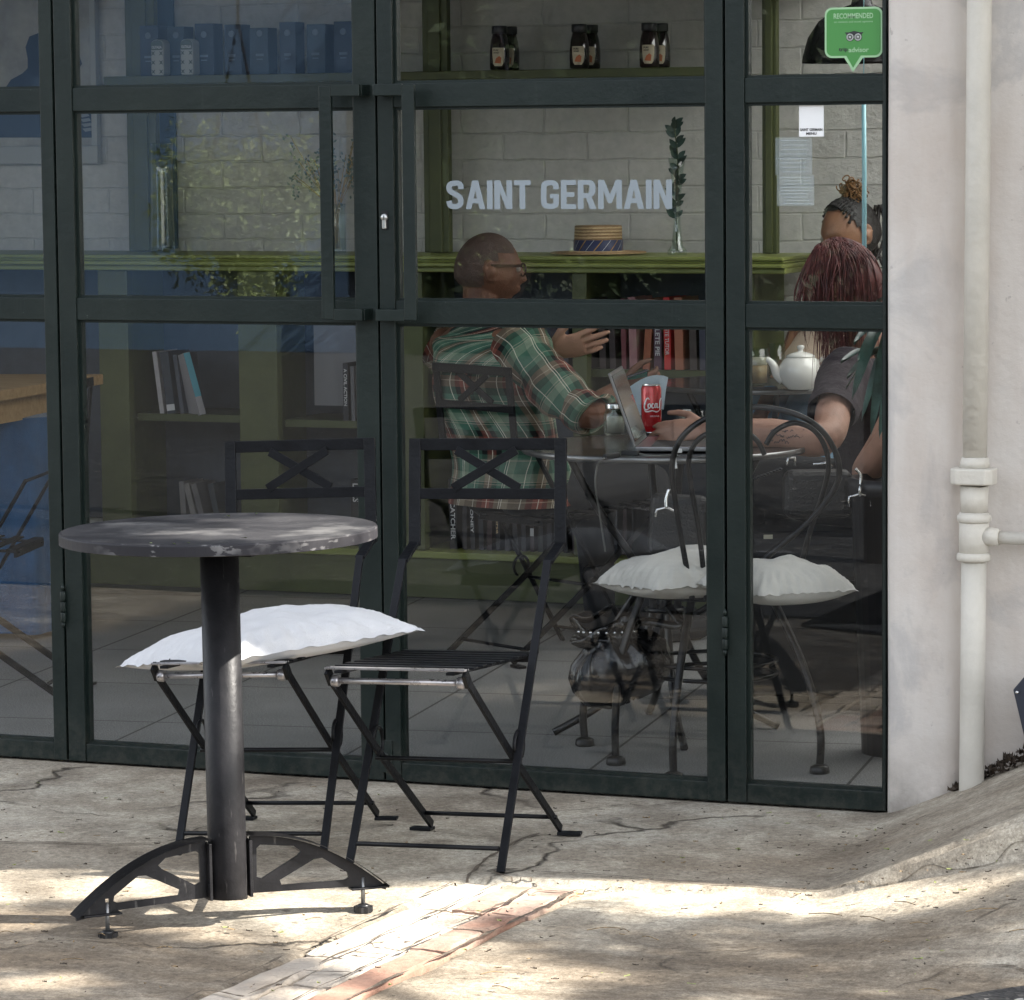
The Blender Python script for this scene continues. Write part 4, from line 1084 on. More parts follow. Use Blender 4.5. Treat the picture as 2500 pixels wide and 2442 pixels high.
for (x, w_, h, ln, col), lb in zip(row, labs):
    tt = {1250: ('COMPLETE PIE', PRINT_W, (.15, .55)), 1269: ('THE COMPLETE TUTOR', PRINT_W, (.17, .58)), 1146: ('HISTORY', PRINT_W, (.09, .6)), 1165: ('VOLUME', PRINT_W, (.08, .6))}.get(x)
    stp = {1146: (.5, .97, bm_((.05, .035, .036))), 1291: (.86, .14, bm_((.03, .05, .05))), 1204: (.5, .99, bm_((.26, .15, .15)))}.get(x)
    tt = tt if x in (1250, 1269) else None
    book(lb, (bx(x), YF+.06, z), w_*.001*.95, .16, h, R(ln), col, *(tt[:2] if tt else (None, None)), tt[2] if tt else None, stp if x != 1204 else None)
# right bay, lower row of dark thrillers
z = ZP+.002
rw = random.Random(3)
xs2 = [858, 879, 895, 911, 926, 943, 960, 976, 992, 1008, 1024, 1040, 1056, 1072, 1090, 1108, 1126, 1146, 1166, 1184, 1203]
low_titles = {858: ('SPYCATCHER', PRINT_W, (.165, .5)), 895: ('MONEY', PRINT_W, (.10, .55)), 911: ('White', PRINT_W, (.06, .72)), 943: ('dorse', mat('spine_print_tan', (.42, .30, .16), .6), (.06, .42))}
cols = [(.012, .012, .014), (.016, .014, .016), (.020, .020, .024), (.014, .016, .022), (.03, .012, .012)]
adj = ['thick', 'worn', 'thin', 'glossy', 'plain', 'creased', 'tall']
for i, x in enumerate(xs2):
    tt = low_titles.get(x); w_ = .0255 if x == 858 else rw.uniform(.0125, .0165); h = .225 if x == 858 else rw.uniform(.185, .21)
    stp = None
    if x == 926: stp = (.82, .10, PRINT_R)
    if x == 960: stp = (.90, .05, PRINT_W)
    if x == 992: stp = (.75, .09, PRINT_W)
    if x == 1008: stp = (.30, .12, PRINT_W)
    if x == 1040: stp = (.55, .08, PRINT_R)
    if x == 1166: stp = (.5, .7, mat('spine_ruled_grey', (.10, .10, .11), .6))
    if x == 858: lb = 'black hardback titled SPYCATCHER, largest on the lowest shelf'
    elif tt: lb = 'black paperback titled %s on the lowest shelf' % tt[0]
    elif stp: lb = {926: 'black paperback with red block on the lowest shelf', 960: 'black paperback with thin white band near its top', 992: 'black paperback with white mark high on its spine', 1008: 'black paperback with white patch low on its spine', 1040: 'black paperback with small red mark mid spine', 1166: 'dark hardback with ruled grey spine near the bag'}[x]
    else: lb = 'untitled dark paperback in the row on the lowest shelf'
    book(lb, (bx(x), YF+.06, z), w_, .14, h, R(rw.uniform(-1.5, 1.5)), cols[i % 5], *(tt[:2] if tt else (None, None)), tt[2] if tt else None, stp, group=BG if lb[:8] != 'untitled' else 'untitled dark paperbacks on the lowest shelf')
# tall upright paperback behind the shirt
o = onY(858, 820, 3.0)
bk = book('tall white book with printed spine standing behind the plaid shirt', (onY(866, 885, 3.05).x, 3.05, Z_(866, 882, 3.05)), .014, .10, .145, R(-4), (.42, .42, .43), 'UNDERSTAND', BLACKP, (.12, .5))
st_ = None

# ------------------------------------------------------------------ tins, boxes and jars on the upper shelf
zt = ZU+.001
TIN = mat('pale_tin_label', (.42, .44, .42), .45); TIND = mat('dark_green_tin', (.10, .14, .13), .4)
for k, xx in enumerate((314, 370)):
    c = onY(xx, 120, YB-.16); w_ = .047; h = .118
    t = thing('oil_tin', ('left', 'right')[k]+' of two pale oil tins with dark domed top and lattice pattern', 'tin', (c.x, YB-.19, zt), group='pale oil tins')
    def ol(w2, h0, h1, r, n=8):
        return [(w2*a, b) for a, b in ((-1, h0+.006), (-.9, h0), (.9, h0), (1, h0+.006))]+[(w2*math.cos(a), h1-r+r*math.sin(a)) for a in arc(0, math.pi, 12)]
    m = MB(); m.prism(ol(w_/2, 0, h, .016), (c.x, YB-.19, zt), (1, 0, 0), (0, 0, 1), (0, .05, 0)); m.build('body', TIN, t, bevel=.004)
    m = MB(); m.prism([(a*.92, b) for a, b in ol(w_/2, h*.70, h*.975, .014)], (c.x, YB-.2156, zt), (1, 0, 0), (0, 0, 1), (0, .001, 0)); m.build('label_panel', TIND, t)
    text_mesh('lettering', 'OLITALIA', .036, .009, (c.x, YB-.2166, zt+h*.78), (1, 0, 0), (0, 0, 1), WHITEP, t, bold=.02)
    m = MB()
    for j in range(3):
        for i in range(3):
            if i == 1 and j == 1: continue
            for s in (-1, 1):
                if i == 1: continue
                p = Vector((c.x+(i-1)*.0145, YB-.2156, zt+.012+j*.030)); m.prism([(-.0075, -.0075*s), (-.001, .003*s), (.0075, .0075*s), (.001, -.003*s)], p, (1, 0, 0), (0, 0, 1), (0, .0006, 0))
    m.build('lattice', TIND, t)
BXM = mat('navy_carton', (.030, .055, .095), .5, var=.2, vscale=10); BXM2 = mat('faded_navy_carton', (.040, .075, .115), .5, var=.25, vscale=10); BXP = mat('carton_print', (.16, .21, .28), .5)
for k, (x, w_) in enumerate(((284, .071), (337, .071), (390, .071), (443, .071), (496, .071), (549, .071), (602, .071), (655, .071))):
    c = onY(x, 120, YB-.15)
    t = thing('navy_carton', 'tall navy blue carton with pale round mark, one of the row beside the oil tins', 'carton', (c.x, YB-.14, zt), group='navy cartons on the upper shelf')
    hh = (.165, .160, .168, .163, .150, .167, .158, .165)[k]; w_ *= (1., .94, 1.02, .9, 1., .86, .98, 1.)[k]
    m = MB(); m.box((c.x+(.003, -.002, .001, .004, -.003, 0, .002, 0)[k], YB-.12, zt+hh/2), (w_*.95, .07, hh)); m.build('box', (BXM, BXM2)[k in (1, 4, 6)], t, bevel=.002)
    m = MB(); m.lathe((c.x, YB-.1556, zt+.132), [(.011, 0), (.011, -.0005), (.0085, -.0005)], 20, axis=(0, 1, 0)); m.box((c.x, YB-.156, zt+.062), (w_*.4, .0006, .008)); m.box((c.x, YB-.156, zt+.048), (w_*.3, .0006, .004)); m.build('print', BXP, t)
HONEY = mat('dark_honey', (.020, .010, .012), .08, spec=.7, coat=.6); CAPM = mat('black_jar_cap', (.012, .012, .018), .35); LABM = mat('cream_jar_label', (.62, .55, .40), .6); LABO = mat('orange_label_print', (.55, .16, .06), .6)
def jar(x, dy, label):
    zj = zt; c = onY(x, 110, YF+.20+dy)
    t = thing('honey_jar', label, 'jar', (c.x, YF+.2+dy, zj), group='honey jars on the upper shelf')
    m = MB(); m.lathe((c.x, YF+.2+dy, zj), [(.026, 0), (.0305, .004), (.032, .03), (.0315, .06), (.028, .09), (.0235, .108), (.0225, .114)], 28); m.build('body', HONEY, t)
    m = MB(); m.lathe((c.x, YF+.2+dy, zj), [(.0235, .114), (.025, .116), (.025, .136), (.0235, .139), (0, .139)], 28); m.build('lid', CAPM, t)
    # label faces the room
    m = MB(); rows = []
    for zz, hw in ((.012, .35), (.020, .52), (.045, .62), (.066, .62), (.070, .58)):
        rows.append([Vector((c.x+math.sin(a+.22)*.0326, YF+.2+dy-math.cos(a+.22)*.0326, zj+zz)) for a in arc(-hw, hw, 9)])
    m.sheet(rows); lb = m.build('label', LABM, t)
    f = lambda a: Vector((c.x+math.sin(a+.22)*.0331, YF+.2+dy-math.cos(a+.22)*.0331, zj)); n = Vector((math.sin(.22), -math.cos(.22), 0)); u = Vector((n.y*-1, n.x, 0)); u = Vector((math.cos(.22), math.sin(.22), 0))
    p0 = Vector((c.x, YF+.2+dy, zj))+n*.0334
    text_mesh('lettering', 'PURE', .016, .0055, p0+u*-.006+Zv*.062, u, Zv, BLACKP, lb, bold=.03); text_mesh('lettering', 'HONEY', .018, .0055, p0+u*-.005+Zv*.054, u, Zv, BLACKP, lb, bold=.03)
    m = MB(); m.prism([(-.011, .022), (.009, .020), (.011, .038), (.004, .044), (-.006, .036)], p0, u, Zv, n*.0006); m.build('label_print', LABO, lb)
jar(951, -.03, 'front jar of dark honey in the left pair on the upper shelf'); jar(970, .06, 'rear jar of dark honey in the left pair on the upper shelf')
jar(1103, -.03, 'front jar of dark honey in the middle pair on the upper shelf'); jar(1124, .06, 'rear jar of dark honey in the middle pair on the upper shelf')
jar(1236, -.03, 'front jar of dark honey in the right hand pair on the upper shelf'); jar(1257, .06, 'rear jar of dark honey in the right hand pair on the upper shelf')

# ------------------------------------------------------------------ counter ledge: hat, vases
HATM = NT('woven_straw'); o_ = HATM.coord('Object'); zz_ = HATM.n('SeparateXYZ'); HATM.l(o_, zz_.inputs[0])
sn = HATM.math('SINE', HATM.math('MULTIPLY', zz_.outputs['Z'], 620.)); ns = HATM.noise(HATM.coord('Object', (1, 1, 3)), 130, 4)
HATM.l(HATM.ramp(HATM.math('ADD', HATM.math('MULTIPLY', sn, .3), ns), [(.3, (.30, .19, .09)), (.75, (.62, .45, .26))]), HATM.b.inputs['Base Color'])
HATM.l(HATM.bump(HATM.math('ADD', sn, ns), .6, .004), HATM.b.inputs['Normal']); HATM.b.inputs['Roughness'].default_value = .7
hc = onY(1139, 475, YF+.14); zc_ = ZC+.001
hat = thing('straw_hat', 'straw boater hat with navy and gold striped band on the green ledge', 'hat', (hc.x, YF+.14, zc_))
m = MB(); m.lathe((hc.x, YF+.14, zc_), [(.076, .006), (.150, .003), (.1515, .006), (.150, .008), (.078, .011), (.0755, .05), (.0745, .088), (.071, .0905), (0, .0905)], 56); m.build('straw_body', HATM.m, hat)
m = MB(); m.lathe((hc.x, YF+.14, zc_), [(.0785, .0115), (.0785, .0455), (.0775, .046)], 56, cap=False); bnd = m.build('hat_band', mat('navy_ribbon', (.012, .022, .085), .5, sheen=.3), hat)
m = MB(); m2 = MB()
for k in range(18):
    a = k*2*math.pi/18; tgt = m if k % 2 else m2; w_ = .022 if k % 2 else .045
    rows = []
    for j in range(6):
        zz = .012+.0335*j/5; aa = a+.36*j/5; rows.append([Vector((hc.x+.0791*math.cos(aa+e_), YF+.14+.0791*math.sin(aa+e_), zc_+zz)) for e_ in (-w_/2, w_/2)])
    tgt.sheet(rows)
m.build('stripe', mat('white_ribbon', (.55, .58, .62), .5), bnd); m2.build('stripe', mat('gold_ribbon', (.42, .24, .06), .5), bnd)
def vase(label, x, Y, prof, name='glass_vase'):
    c = onY(x, 470, Y); t = thing(name, label, 'vase', (c.x, Y, zc_))
    m = MB(); inner = [(max(.002, r-.0022), max(h, .012)) for r, h in reversed(prof)]
    m.lathe((c.x, Y, zc_), [(0, 0)]+prof+inner+[(0, .013)], 28, cap=False); m.build('vessel', VGLASS, t); return t, Vector((c.x, Y, zc_))
v1, p1 = vase('tall clear cylinder glass vase standing empty before the blue strip', 310, YF+.16, [(.038, .0), (.040, .01), (.040, .02), (.037, .15), (.036, .26), (.039, .36)])
v2, p2 = vase('slim waisted glass vase holding one dark leafy stem near the straw hat', 1289, YF+.12, [(.030, 0), (.031, .012), (.018, .03), (.011, .10), (.012, .17), (.021, .26), (.028, .30)])
v3, p3 = vase('glass jug of dried stems half hidden by the left pull handle', 637, YF+.14, [(.036, 0), (.038, .01), (.038, .10), (.036, .14), (.038, .16)])
DARKLEAF = mat('dark_green_leaf', (.028, .055, .045), .45, var=.3, vscale=30)
def leaf(m, p, d, L, W, up):
    d = Vector(d).normalized(); s = d.cross(Vector(up)).normalized(); n = s.cross(d)
    m.sheet([[p+d*L*t_+s*W*w_+n*(.12*L*math.sin(t_*3)), p+d*L*t_+n*(.12*L*math.sin(t_*3)-W*.25*w_), p+d*L*t_-s*W*w_+n*(.12*L*math.sin(t_*3))] for t_, w_ in ((0, .08), (.2, .7), (.5, 1), (.78, .66), (1, .04))])
stm = thing('leafy_stem', 'dark green leafy stem standing in the slim glass vase', 'plant', p2+Zv*.02)
m = MB(); sp = bez([p2+Zv*.014, p2+Vector((-.004, 0, .15)), p2+Vector((.004, 0, .28)), p2+Vector((-.008, 0, .40))], 8); m.tube(sp, .0024, 6); m.build('stem', mat('stem_green', (.05, .07, .03), .6), stm)
m = MB(); rr = random.Random(1)
for k, p in enumerate(sp[6:]):
    for s in (-1, 1):
        a = k*1.7+s; leaf(m, p, (math.cos(a)*s, math.sin(a)*.5, .55+.3*rr.random()), rr.uniform(.03, .045), .0095, (0, -1, .3))
m.build('foliage', DARKLEAF, stm)
dsp = thing('dried_stems', 'spray of dried grass and pale flowers standing in the glass jug', 'plant', p3+Zv*.02)
m = MB(); m2 = MB()
for k in range(38):
    a = rr.uniform(0, 6.28); q = rr.uniform(.02, .13); tip = p3+Vector((math.cos(a)*q-.02, math.sin(a)*q*.6, rr.uniform(.22, .42)))
    pts = bez([p3+Vector((rr.gauss(0, .010), rr.gauss(0, .01), .014)), p3+Vector((math.cos(a)*.02, math.sin(a)*.015, .15)), tip], 5); m.tube(pts, .0012, 4)
    for j in range(7):
        leaf(m2, tip+Vector((rr.gauss(0, .008), rr.gauss(0, .006), -.012*j)), (rr.gauss(0, 1), rr.gauss(0, .6), .8), .014, .004, (0, -1, .2))
m.build('stem', mat('straw_stems', (.42, .29, .11), .8), dsp); m2.build('blossom', mat('dusty_pale_flowers', (.20, .26, .25), .8, var=.3, vscale=40), dsp)

# framed poster on the wall, left
fr = thing('framed_picture', 'pale framed print with dark blue silhouettes of people in hats on the left wall', 'picture', (onY(80, 200, 3.3).x, 3.45, 1.9))
Yp = 3.47
pa_, pb2 = onY(-180, -140, Yp), onY(190, 312, Yp)
m = MB(); xL, xR, zB, zT = pa_.x, pb2.x, pb2.z, pa_.z; bw_ = .062
for q in (((xL+xR)/2, zB+bw_/2, xR-xL, bw_), ((xL+xR)/2, zT-bw_/2, xR-xL, bw_), (xL+bw_*.18, (zB+zT)/2, bw_*.36, zT-zB-2*bw_), (xR-bw_*.18, (zB+zT)/2, bw_*.36, zT-zB-2*bw_)): m.box((q[0], Yp, q[1]), (q[2], .03, q[3]))
m.build('frame', mat('pale_picture_frame', (.42, .43, .41), .6), fr, bevel=.003)
m = MB(); m.box(((xL+xR)/2, Yp+.006, (zB+zT)/2), (xR-xL-.05, .006, zT-zB-.12)); pr_ = m.build('print', mat('pale_print_paper', (.40, .40, .37), .7, var=.25, vscale=7), fr)
INK = mat('navy_print_ink', (.030, .055, .10), .6)
A = lambda x, y: (onY(x, y, Yp-.004).x, onY(x, y, Yp-.004).z)
m = MB()
m.prism([A(*p) for p in ((8, 170), (20, 152), (42, 140), (52, 130), (52, 112), (48, 90), (55, 70), (75, 62), (98, 64), (110, 80), (112, 96), (150, 104), (155, 122), (146, 138), (118, 146), (130, 170), (180, 215), (182, 262), (-60, 262), (-40, 210))], (0, Yp-.001, 0), (1, 0, 0), (0, 0, 1), (0, .0012, 0))
m.build('silhouette', INK, pr_)
m = MB()
for k in range(4): m.prism([A(*p) for p in ((150+k*2, 218+k*9), (166+k*3, 216+k*9), (170+k*3, 221+k*9), (156+k*2, 224+k*9))], (0, Yp-.0025, 0), (1, 0, 0), (0, 0, 1), (0, .0008, 0))
m.build('print_detail', mat('pale_print_ink', (.25, .27, .28), .6), pr_)

# pendant lamp behind the green sticker
lc = at(1640, 92, 10.2)
pl_ = thing('pendant_lamp', 'dark grey dome pendant lamp hanging behind the green sticker', 'lamp', lc)
m = MB(); rl = .165
m.lathe(lc, [(rl, -.04), (rl*.985, -.02), (rl*.9, .03), (rl*.72, .075), (rl*.45, .105), (.03, .12), (.02, .16), (0, .16)], 40, cap=False); bmesh.ops.solidify(m.bm, geom=m.bm.faces[:], thickness=.003)
m.build('lamp_shade', mat('dark_grey_lamp', (.035, .036, .04), .25, .3), pl_, normals=True)
m = MB(); m.tube([lc+Zv*.16, (lc.x, lc.y, 2.42)], .004, 8); m.build('cord', BLACKP, pl_)
m = MB(); m.lathe(lc, [(.0, -.03), (.028, -.015), (.03, .01), (.018, .05), (0, .06)], 18); m.build('bulb', mat('opal_bulb', (.6, .6, .58), .3), pl_)
rod = thing('cyan_streak_rod', 'thin pale cyan rod added for a streak of light behind the narrow pane', 'rod', at(1645, 590, 9.6))  # rod and string added to stand for a cyan light streak
m = MB(); m.tube([at(1644, 190, 9.6), at(1645, 330, 9.6), at(1645, 588, 9.6)], .0062, 10)
RODM = mat('pale_cyan_streak', (.42, .78, .86), .25); m.build('shaft', RODM, rod)
m = MB(); m.tube([at(1644, 190, 9.6), (at(1644, 190, 9.6).x, at(1644, 190, 9.6).y, 2.42)], .0015, 6); m.build('string', RODM, rod)
# ------------------------------------------------------------------ café furniture indoors
DARKM = mat('dark_table_steel', (.022, .021, .022), .22, .2, var=.3, vscale=10)
IRON = mat('black_wrought_iron', (.010, .010, .011), .34, .2, var=.3, vscale=25)
# wooden table, left
WOOD = NT('pale_oiled_wood'); o_ = WOOD.coord('Object', (1.5, 14, 14))
n_ = WOOD.noise(o_, 3, 6, .6, .8)
WOOD.l(WOOD.ramp(n_, [(.3, (.30, .185, .085)), (.7, (.46, .31, .155))]), WOOD.b.inputs['Base Color']); WOOD.b.inputs['Roughness'].default_value = .5
C = at(197, 712, 11.35); e1 = (-CR*.30-CA*.954); e2 = -CR*.985+CA*.17
wt = thing('wooden_table', 'pale wooden table with blue cloth under it behind the left glass panel', 'table', (C.x-.3, C.y-.25, 0))
m = MB(); m.prism([(0, 0), (.92, 0), (.92, 1.3), (.05, 1.3), (0, .03)], C-Zv*.016, e1, e2, Zv*.032); m.build('table_top', WOOD.m, wt, bevel=.004)
m = MB(); m.prism([(.06, .05), (.86, .05), (.86, .07), (.06, .07)], C-Zv*.07, e1, e2, Zv*.07); m.prism([(.06, .07), (.08, .07), (.08, 1.24), (.06, 1.24)], C-Zv*.07, e1, e2, Zv*.07); m.build('apron', WOOD.m, wt)
for a, b in ((.10, .10), (.82, .10), (.10, 1.2), (.82, 1.2)):
    p = C+e1*a+e2*b; m = MB(); m.tube([(p.x, p.y, .0), (p.x, p.y, C.z-.034)], [.017, .024], 12); m.build('leg', WOOD.m, wt)
DENIM = mat('blue_cloth', (.022, .075, .165), .9, var=.25, vscale=9, bump=.4, bscale=300, sheen=.3)
m = MB(); rows = []
c0 = at(28, 745, 10.9)
for j in range(26):
    t_ = j/25; row = []
    for i in range(60):
        a = i/59*2*math.pi; fold = 1+.10*math.sin(a*7+t_*1.2)*(.3+t_)+.04*math.sin(a*13)
        rr_ = (.17+.03*t_)*fold; row.append(Vector((c0.x-.09+rr_*math.cos(a), c0.y+.15+rr_*math.sin(a), .655-.64*t_)))
    rows.append(row)
m.sheet(rows); top = [Vector((c0.x-.09, c0.y+.15, .665))]*60; m.sheet([top, rows[0]])
o = m.build('blue_cloth_cover', DENIM); base_mesh(o, (c0.x-.09, c0.y+.15, 0)); tag(o, 'blue cloth cover hanging in folds over a stool by the wooden table', 'cloth')
o_ch = folding_chair('black folding chair in front of the blue cloth behind the left glass panel', (onZ(15, 1335, 0).x-.10, onZ(15, 1335, 0).y+.1, 0), R(-75), 'folding chairs inside the room')

def round_table(label, c, r, z, legs=True):
    t = thing('cafe_table', label, 'table', (c.x, c.y, 0), 0)
    m = MB(); m.lathe((c.x, c.y, 0), [(0, z-.018), (r-.012, z-.018), (r-.003, z-.014), (r-.003, z-.002), (0, z)], 72, smooth=False); m.build('table_top', DARKM, t)
    m = MB(); m.lathe((c.x, c.y, 0), [(r-.003, z-.016), (r, z-.012), (r, z-.003), (r-.003, z-.0012)], 72, cap=False); m.build('rim', mat('worn_metal_edge', (.20, .20, .20), .3, .8), t)
    for k in range(4):
        a = k*math.pi/2+.5; u = Vector((math.cos(a), math.sin(a), 0)); p = Vector((c.x, c.y, 0))
        m = MB(); m.tube(bez([p+u*r*.68+Zv*(z-.018), p+u*r*.50+Zv*(z-.14), p+u*r*.16+Zv*(z*.55), p+u*r*.10+Zv*(z*.40), p+u*r*.34+Zv*(z*.15), p+u*r*.80+Zv*.006], 7), .0095, 10); m.build('leg', IRON, t)
    m = MB(); m.lathe((c.x, c.y, z*.43), [(r*.13, -.006), (r*.13+.008, 0), (r*.13, .006)], 24, cap=False); m.build('ring', IRON, t)
    return t
TAZ = .715; TAc = at(1265, 862, 9.08)
round_table('dark round metal table carrying the laptop and the red can', TAc, .352, TAZ)
TBZ = .735; TBc = at(1452, 742, 11.02)
round_table('dark round table further back carrying the white teapot', TBc, .335, TBZ)

# folding chair the man sits on (back towards the window)
mc = folding_chair('black folding chair under the man in the plaid shirt', (at(975, 940, 10.42).x+.05, at(975, 940, 10.42).y+.09, 0), R(151), 'folding chairs inside the room')

# wrought iron chair just behind the glass
ic = thing('iron_chair', 'black wrought iron hoop back chair with cushion just behind the glass', 'chair', (at(1400, 1140, 8.6).x, at(1400, 1140, 8.6).y, 0))
hd = lambda y: 8.30+.12*smooth((y-770)/370)
hoop = [(1318, 1142), (1303, 1060), (1286, 960), (1279, 890), (1296, 835), (1345, 796), (1420, 775), (1500, 784), (1556, 812), (1589, 858), (1597, 905), (1578, 948), (1532, 1000), (1472, 1050), (1434, 1084), (1425, 1112), (1438, 1134), (1460, 1142)]
m = MB(); m.tube(bez([at(x, y, hd(y)) for x, y in hoop], 7), .0068, 10); m.build('back_hoop', IRON, ic)
inner = [(1458, 846), (1476, 820), (1512, 805), (1548, 818), (1570, 850), (1577, 890), (1566, 940), (1545, 1000), (1526, 1070), (1508, 1140)]
m = MB(); m.tube(bez([at(x, y, hd(y)+.02) for x, y in inner], 7), .0062, 10)
m.tube(bez([at(x, y, hd(y)+.02) for x, y in [(1455, 865), (1440, 838), (1415, 822), (1380, 820), (1335, 832), (1312, 870), (1316, 930), (1330, 1010), (1345, 1142)]], 7), .0062, 10); m.build('inner_hoop', IRON, ic)
m = MB(); m.tube(bez([at(x, y, 8.42) for x, y in [(1440, 1142), (1470, 1134), (1488, 1118), (1490, 1104), (1482, 1097), (1471, 1099), (1468, 1110), (1476, 1115)]], 6), .0055, 10); m.build('scroll', IRON, ic)
sc_ = (at(1320, 1146, 8.42)+at(1545, 1150, 8.62)+at(1170, 1146, 8.95)+at(1400, 1140, 9.05))/4
m = MB(); ring = []
for a in arc(0, 2*math.pi, 41)[:-1]: ring.append(Vector((sc_.x+.205*math.cos(a), sc_.y+.205*math.sin(a), .405)))
m.loop(ring, .010, 10); m.lathe((sc_.x, sc_.y, .398), [(0, 0), (.2, 0), (.2, .006), (0, .006)], 40); m.build('seat', IRON, ic)
for k, (tp, md_, ft, fd) in enumerate((((1172, 1150), (1138, 1262), (1113, 1410), 8.93), ((1320, 1150), (1300, 1290), (1282, 1476), 8.50), ((1530, 1155), (1556, 1280), (1560, 1462), 8.58), ((1215, 1150), (1186, 1290), (1172, 1446), 8.70))):
    f_ = onZ(ft[0], ft[1], .012); a_ = Vector((sc_.x, sc_.y, 0))+(Vector((f_.x, f_.y, 0))-Vector((sc_.x, sc_.y, 0))).normalized()*.19+Zv*.40
    b_ = (a_+f_)/2+(Vector((f_.x-sc_.x, f_.y-sc_.y, 0))).normalized()*(.02)+Zv*.05
    m = MB(); m.tube(bez([a_, b_, f_+Zv*.10, f_], 7), .0095, 10); m.lathe((f_.x, f_.y, 0), [(.022, 0), (.024, .004), (.022, .016), (.011, .022)], 16); m.build('leg', IRON, ic)
m = MB()
for k in range(2):
    ring = [Vector((sc_.x+.15*math.cos(a), sc_.y+.15*math.sin(a), .20+.03*k)) for a in arc(0, 2*math.pi, 33)[:-1]]
    m.loop(ring, .005, 8)
m.build('stretcher_ring', IRON, ic)
Nn = onZ(1248, 1120, .455)
cushion('cushion', 'natural linen cushion with frayed edge on the iron chair behind the right door', Vector((Nn.x, Nn.y, 0)), .325, R(24.5), (.452, .455, .455, .432), .105, LINENG, seed=8)
Nn = onZ(1448, 1131, .462)
cushion('cushion', 'plain linen cushion behind the narrow pane, right of the frayed one', Vector((Nn.x, Nn.y, 0)), .262, R(30), (.458, .452, .456, .458), .100, LINENG, frill=.004, seed=15)
# dark upholstered bench
bc_ = at(1590, 1110, 9.62); be = thing('bench', 'dark blue black upholstered bench under the woman with red hair', 'bench', (bc_.x, bc_.y, 0))
Mb = Matrix((CR, CA, Zv)).transposed()
m = MB(); m.box((bc_.x, bc_.y, .40), (.66, .46, .13), Mb, bev=.03, seg=3); m.build('seat', mat('dark_bench_leather', (.012, .015, .022), .45, bump=.2, bscale=60), be)
m = MB(); m.box((bc_.x, bc_.y, .185), (.62, .42, .29), Mb, bev=.008); m.build('base', mat('black_bench_base', (.008, .008, .009), .6), be)
# bags
LEATHER = mat('glossy_black_leather', (.007, .007, .008), .24, var=.3, vscale=20, bump=.25, bscale=30, coat=.15)
bg_ = thing('leather_bag', 'glossy black gathered leather bag hanging under the iron chair', 'bag', at(1215, 1270, 8.72))
m = MB(); c = at(1205, 1330, 8.74); tl = (Zv*.93-CR*.36).normalized()
prof = [(.012, .0), (.062, .006), (.098, .030), (.112, .065), (.108, .100), (.088, .128), (.060, .146), (.046, .155), (.060, .166), (.074, .182), (.070, .186)]
rg = m.lathe((0, 0, 0), prof, 96, cap=False)
q = Zv.rotation_difference(tl)
for (r_, h_), ring in zip(prof, rg):
    for v in ring:
        a = math.atan2(v.co.y, v.co.x); k = 1+(.10*math.sin(a*15+2*math.sin(a*2))*smooth((h_-.05)/.10)+.06*mnoise.noise(v.co*16))
        p = Vector((v.co.x*k*1.12, v.co.y*k*.74, v.co.z+.006*math.sin(a*3))); v.co = c+q @ (Matrix.Rotation(YAW, 3, 'Z') @ p)
m.build('bag_body', LEATHER, bg_)
nk = c+tl*.154
m = MB(); m.loop([nk+CR*.056*math.cos(a)+CA*.038*math.sin(a) for a in arc(0, 2*math.pi, 29)[:-1]], .004, 8); m.build('drawstring', LEATHER, bg_)
m = MB(); m.tube(bez([nk-CR*.05, nk-CR*.085+Zv*.05, at(1120, 1180, 8.72), at(1165, 1152, 8.74)], 8), .010, 10, squash=.35); m.tube(bez([nk+CR*.05, nk+CR*.075+Zv*.04, at(1292, 1190, 8.70), at(1270, 1152, 8.72)], 8), .010, 10, squash=.35); m.build('strap', LEATHER, bg_)
m = MB()
for k in range(9):
    a = -2.6+k*.26; m.sphere(nk+tl*.022+CR*.075*math.cos(a)+CA*.050*math.sin(a), .0045, 2)
m.build('stud', CHROME, bg_)
hb = thing('handbag', 'black handbag with silver clasp and trigger hook beside the iron chair', 'handbag', at(1560, 1000, 8.78))
c = at(1556, 940, 8.80)
m = MB(); m.box(c, (.165, .075, .115), Matrix((CR, CA, Zv)).transposed(), bev=.022, seg=3); m.build('bag_body', mat('matt_black_leather', (.009, .009, .010), .5, bump=.3, bscale=200), hb)
m = MB(); m.tube([at(1498, 886, 8.72), at(1500, 872, 8.72), at(1512, 872, 8.72), at(1513, 886, 8.72)], .004, 8); m.tube([at(1548, 884, 8.70), at(1578, 881, 8.70), at(1584, 890, 8.70)], .0035, 8); m.build('clasp', CHROME, hb)
m = MB(); mb_ = at(1634, 905, 8.68)
m.tube(bez([at(1628, 892, 8.68), at(1638, 905, 8.68), at(1637, 925, 8.68)], 5), .0035, 8); m.tube([at(1616, 965, 8.68), at(1616, 946, 8.68), at(1637, 940, 8.68), at(1657, 946, 8.68), at(1658, 964, 8.68)], .0035, 8); m.tube([at(1637, 922, 8.68), at(1637, 945, 8.68)], .0045, 8); m.build('trigger_hook', CHROME, hb)
m = MB(); m.box(at(1462, 1022, 8.9), (.022, .002, .010), Matrix((CR, CA, Zv)).transposed()); m.build('tag', mat('cream_tag', (.50, .47, .36), .6), hb)
m = MB()
for k in range(9): m.sphere(at(1485-k*6, 893+k*2.2, 8.78), .0045, 1, (1.3, .7, .8))
m.build('chain', mat('dark_chain', (.05, .05, .055), .3, .8), hb)
bk2 = thing('tote_bag', 'plain black bag standing on the linen cushion with a silver trigger hook', 'bag', at(1285, 1055, 8.62))
m = MB(); m.box(at(1290, 1000, 8.66), (.135, .06, .145), Matrix((CR, CA, Zv)).transposed() @ Matrix.Rotation(R(4), 3, 'Y'), bev=.018, seg=3); m.build('bag_body', mat('matt_black_leather', (.009, .009, .010), .5), bk2)
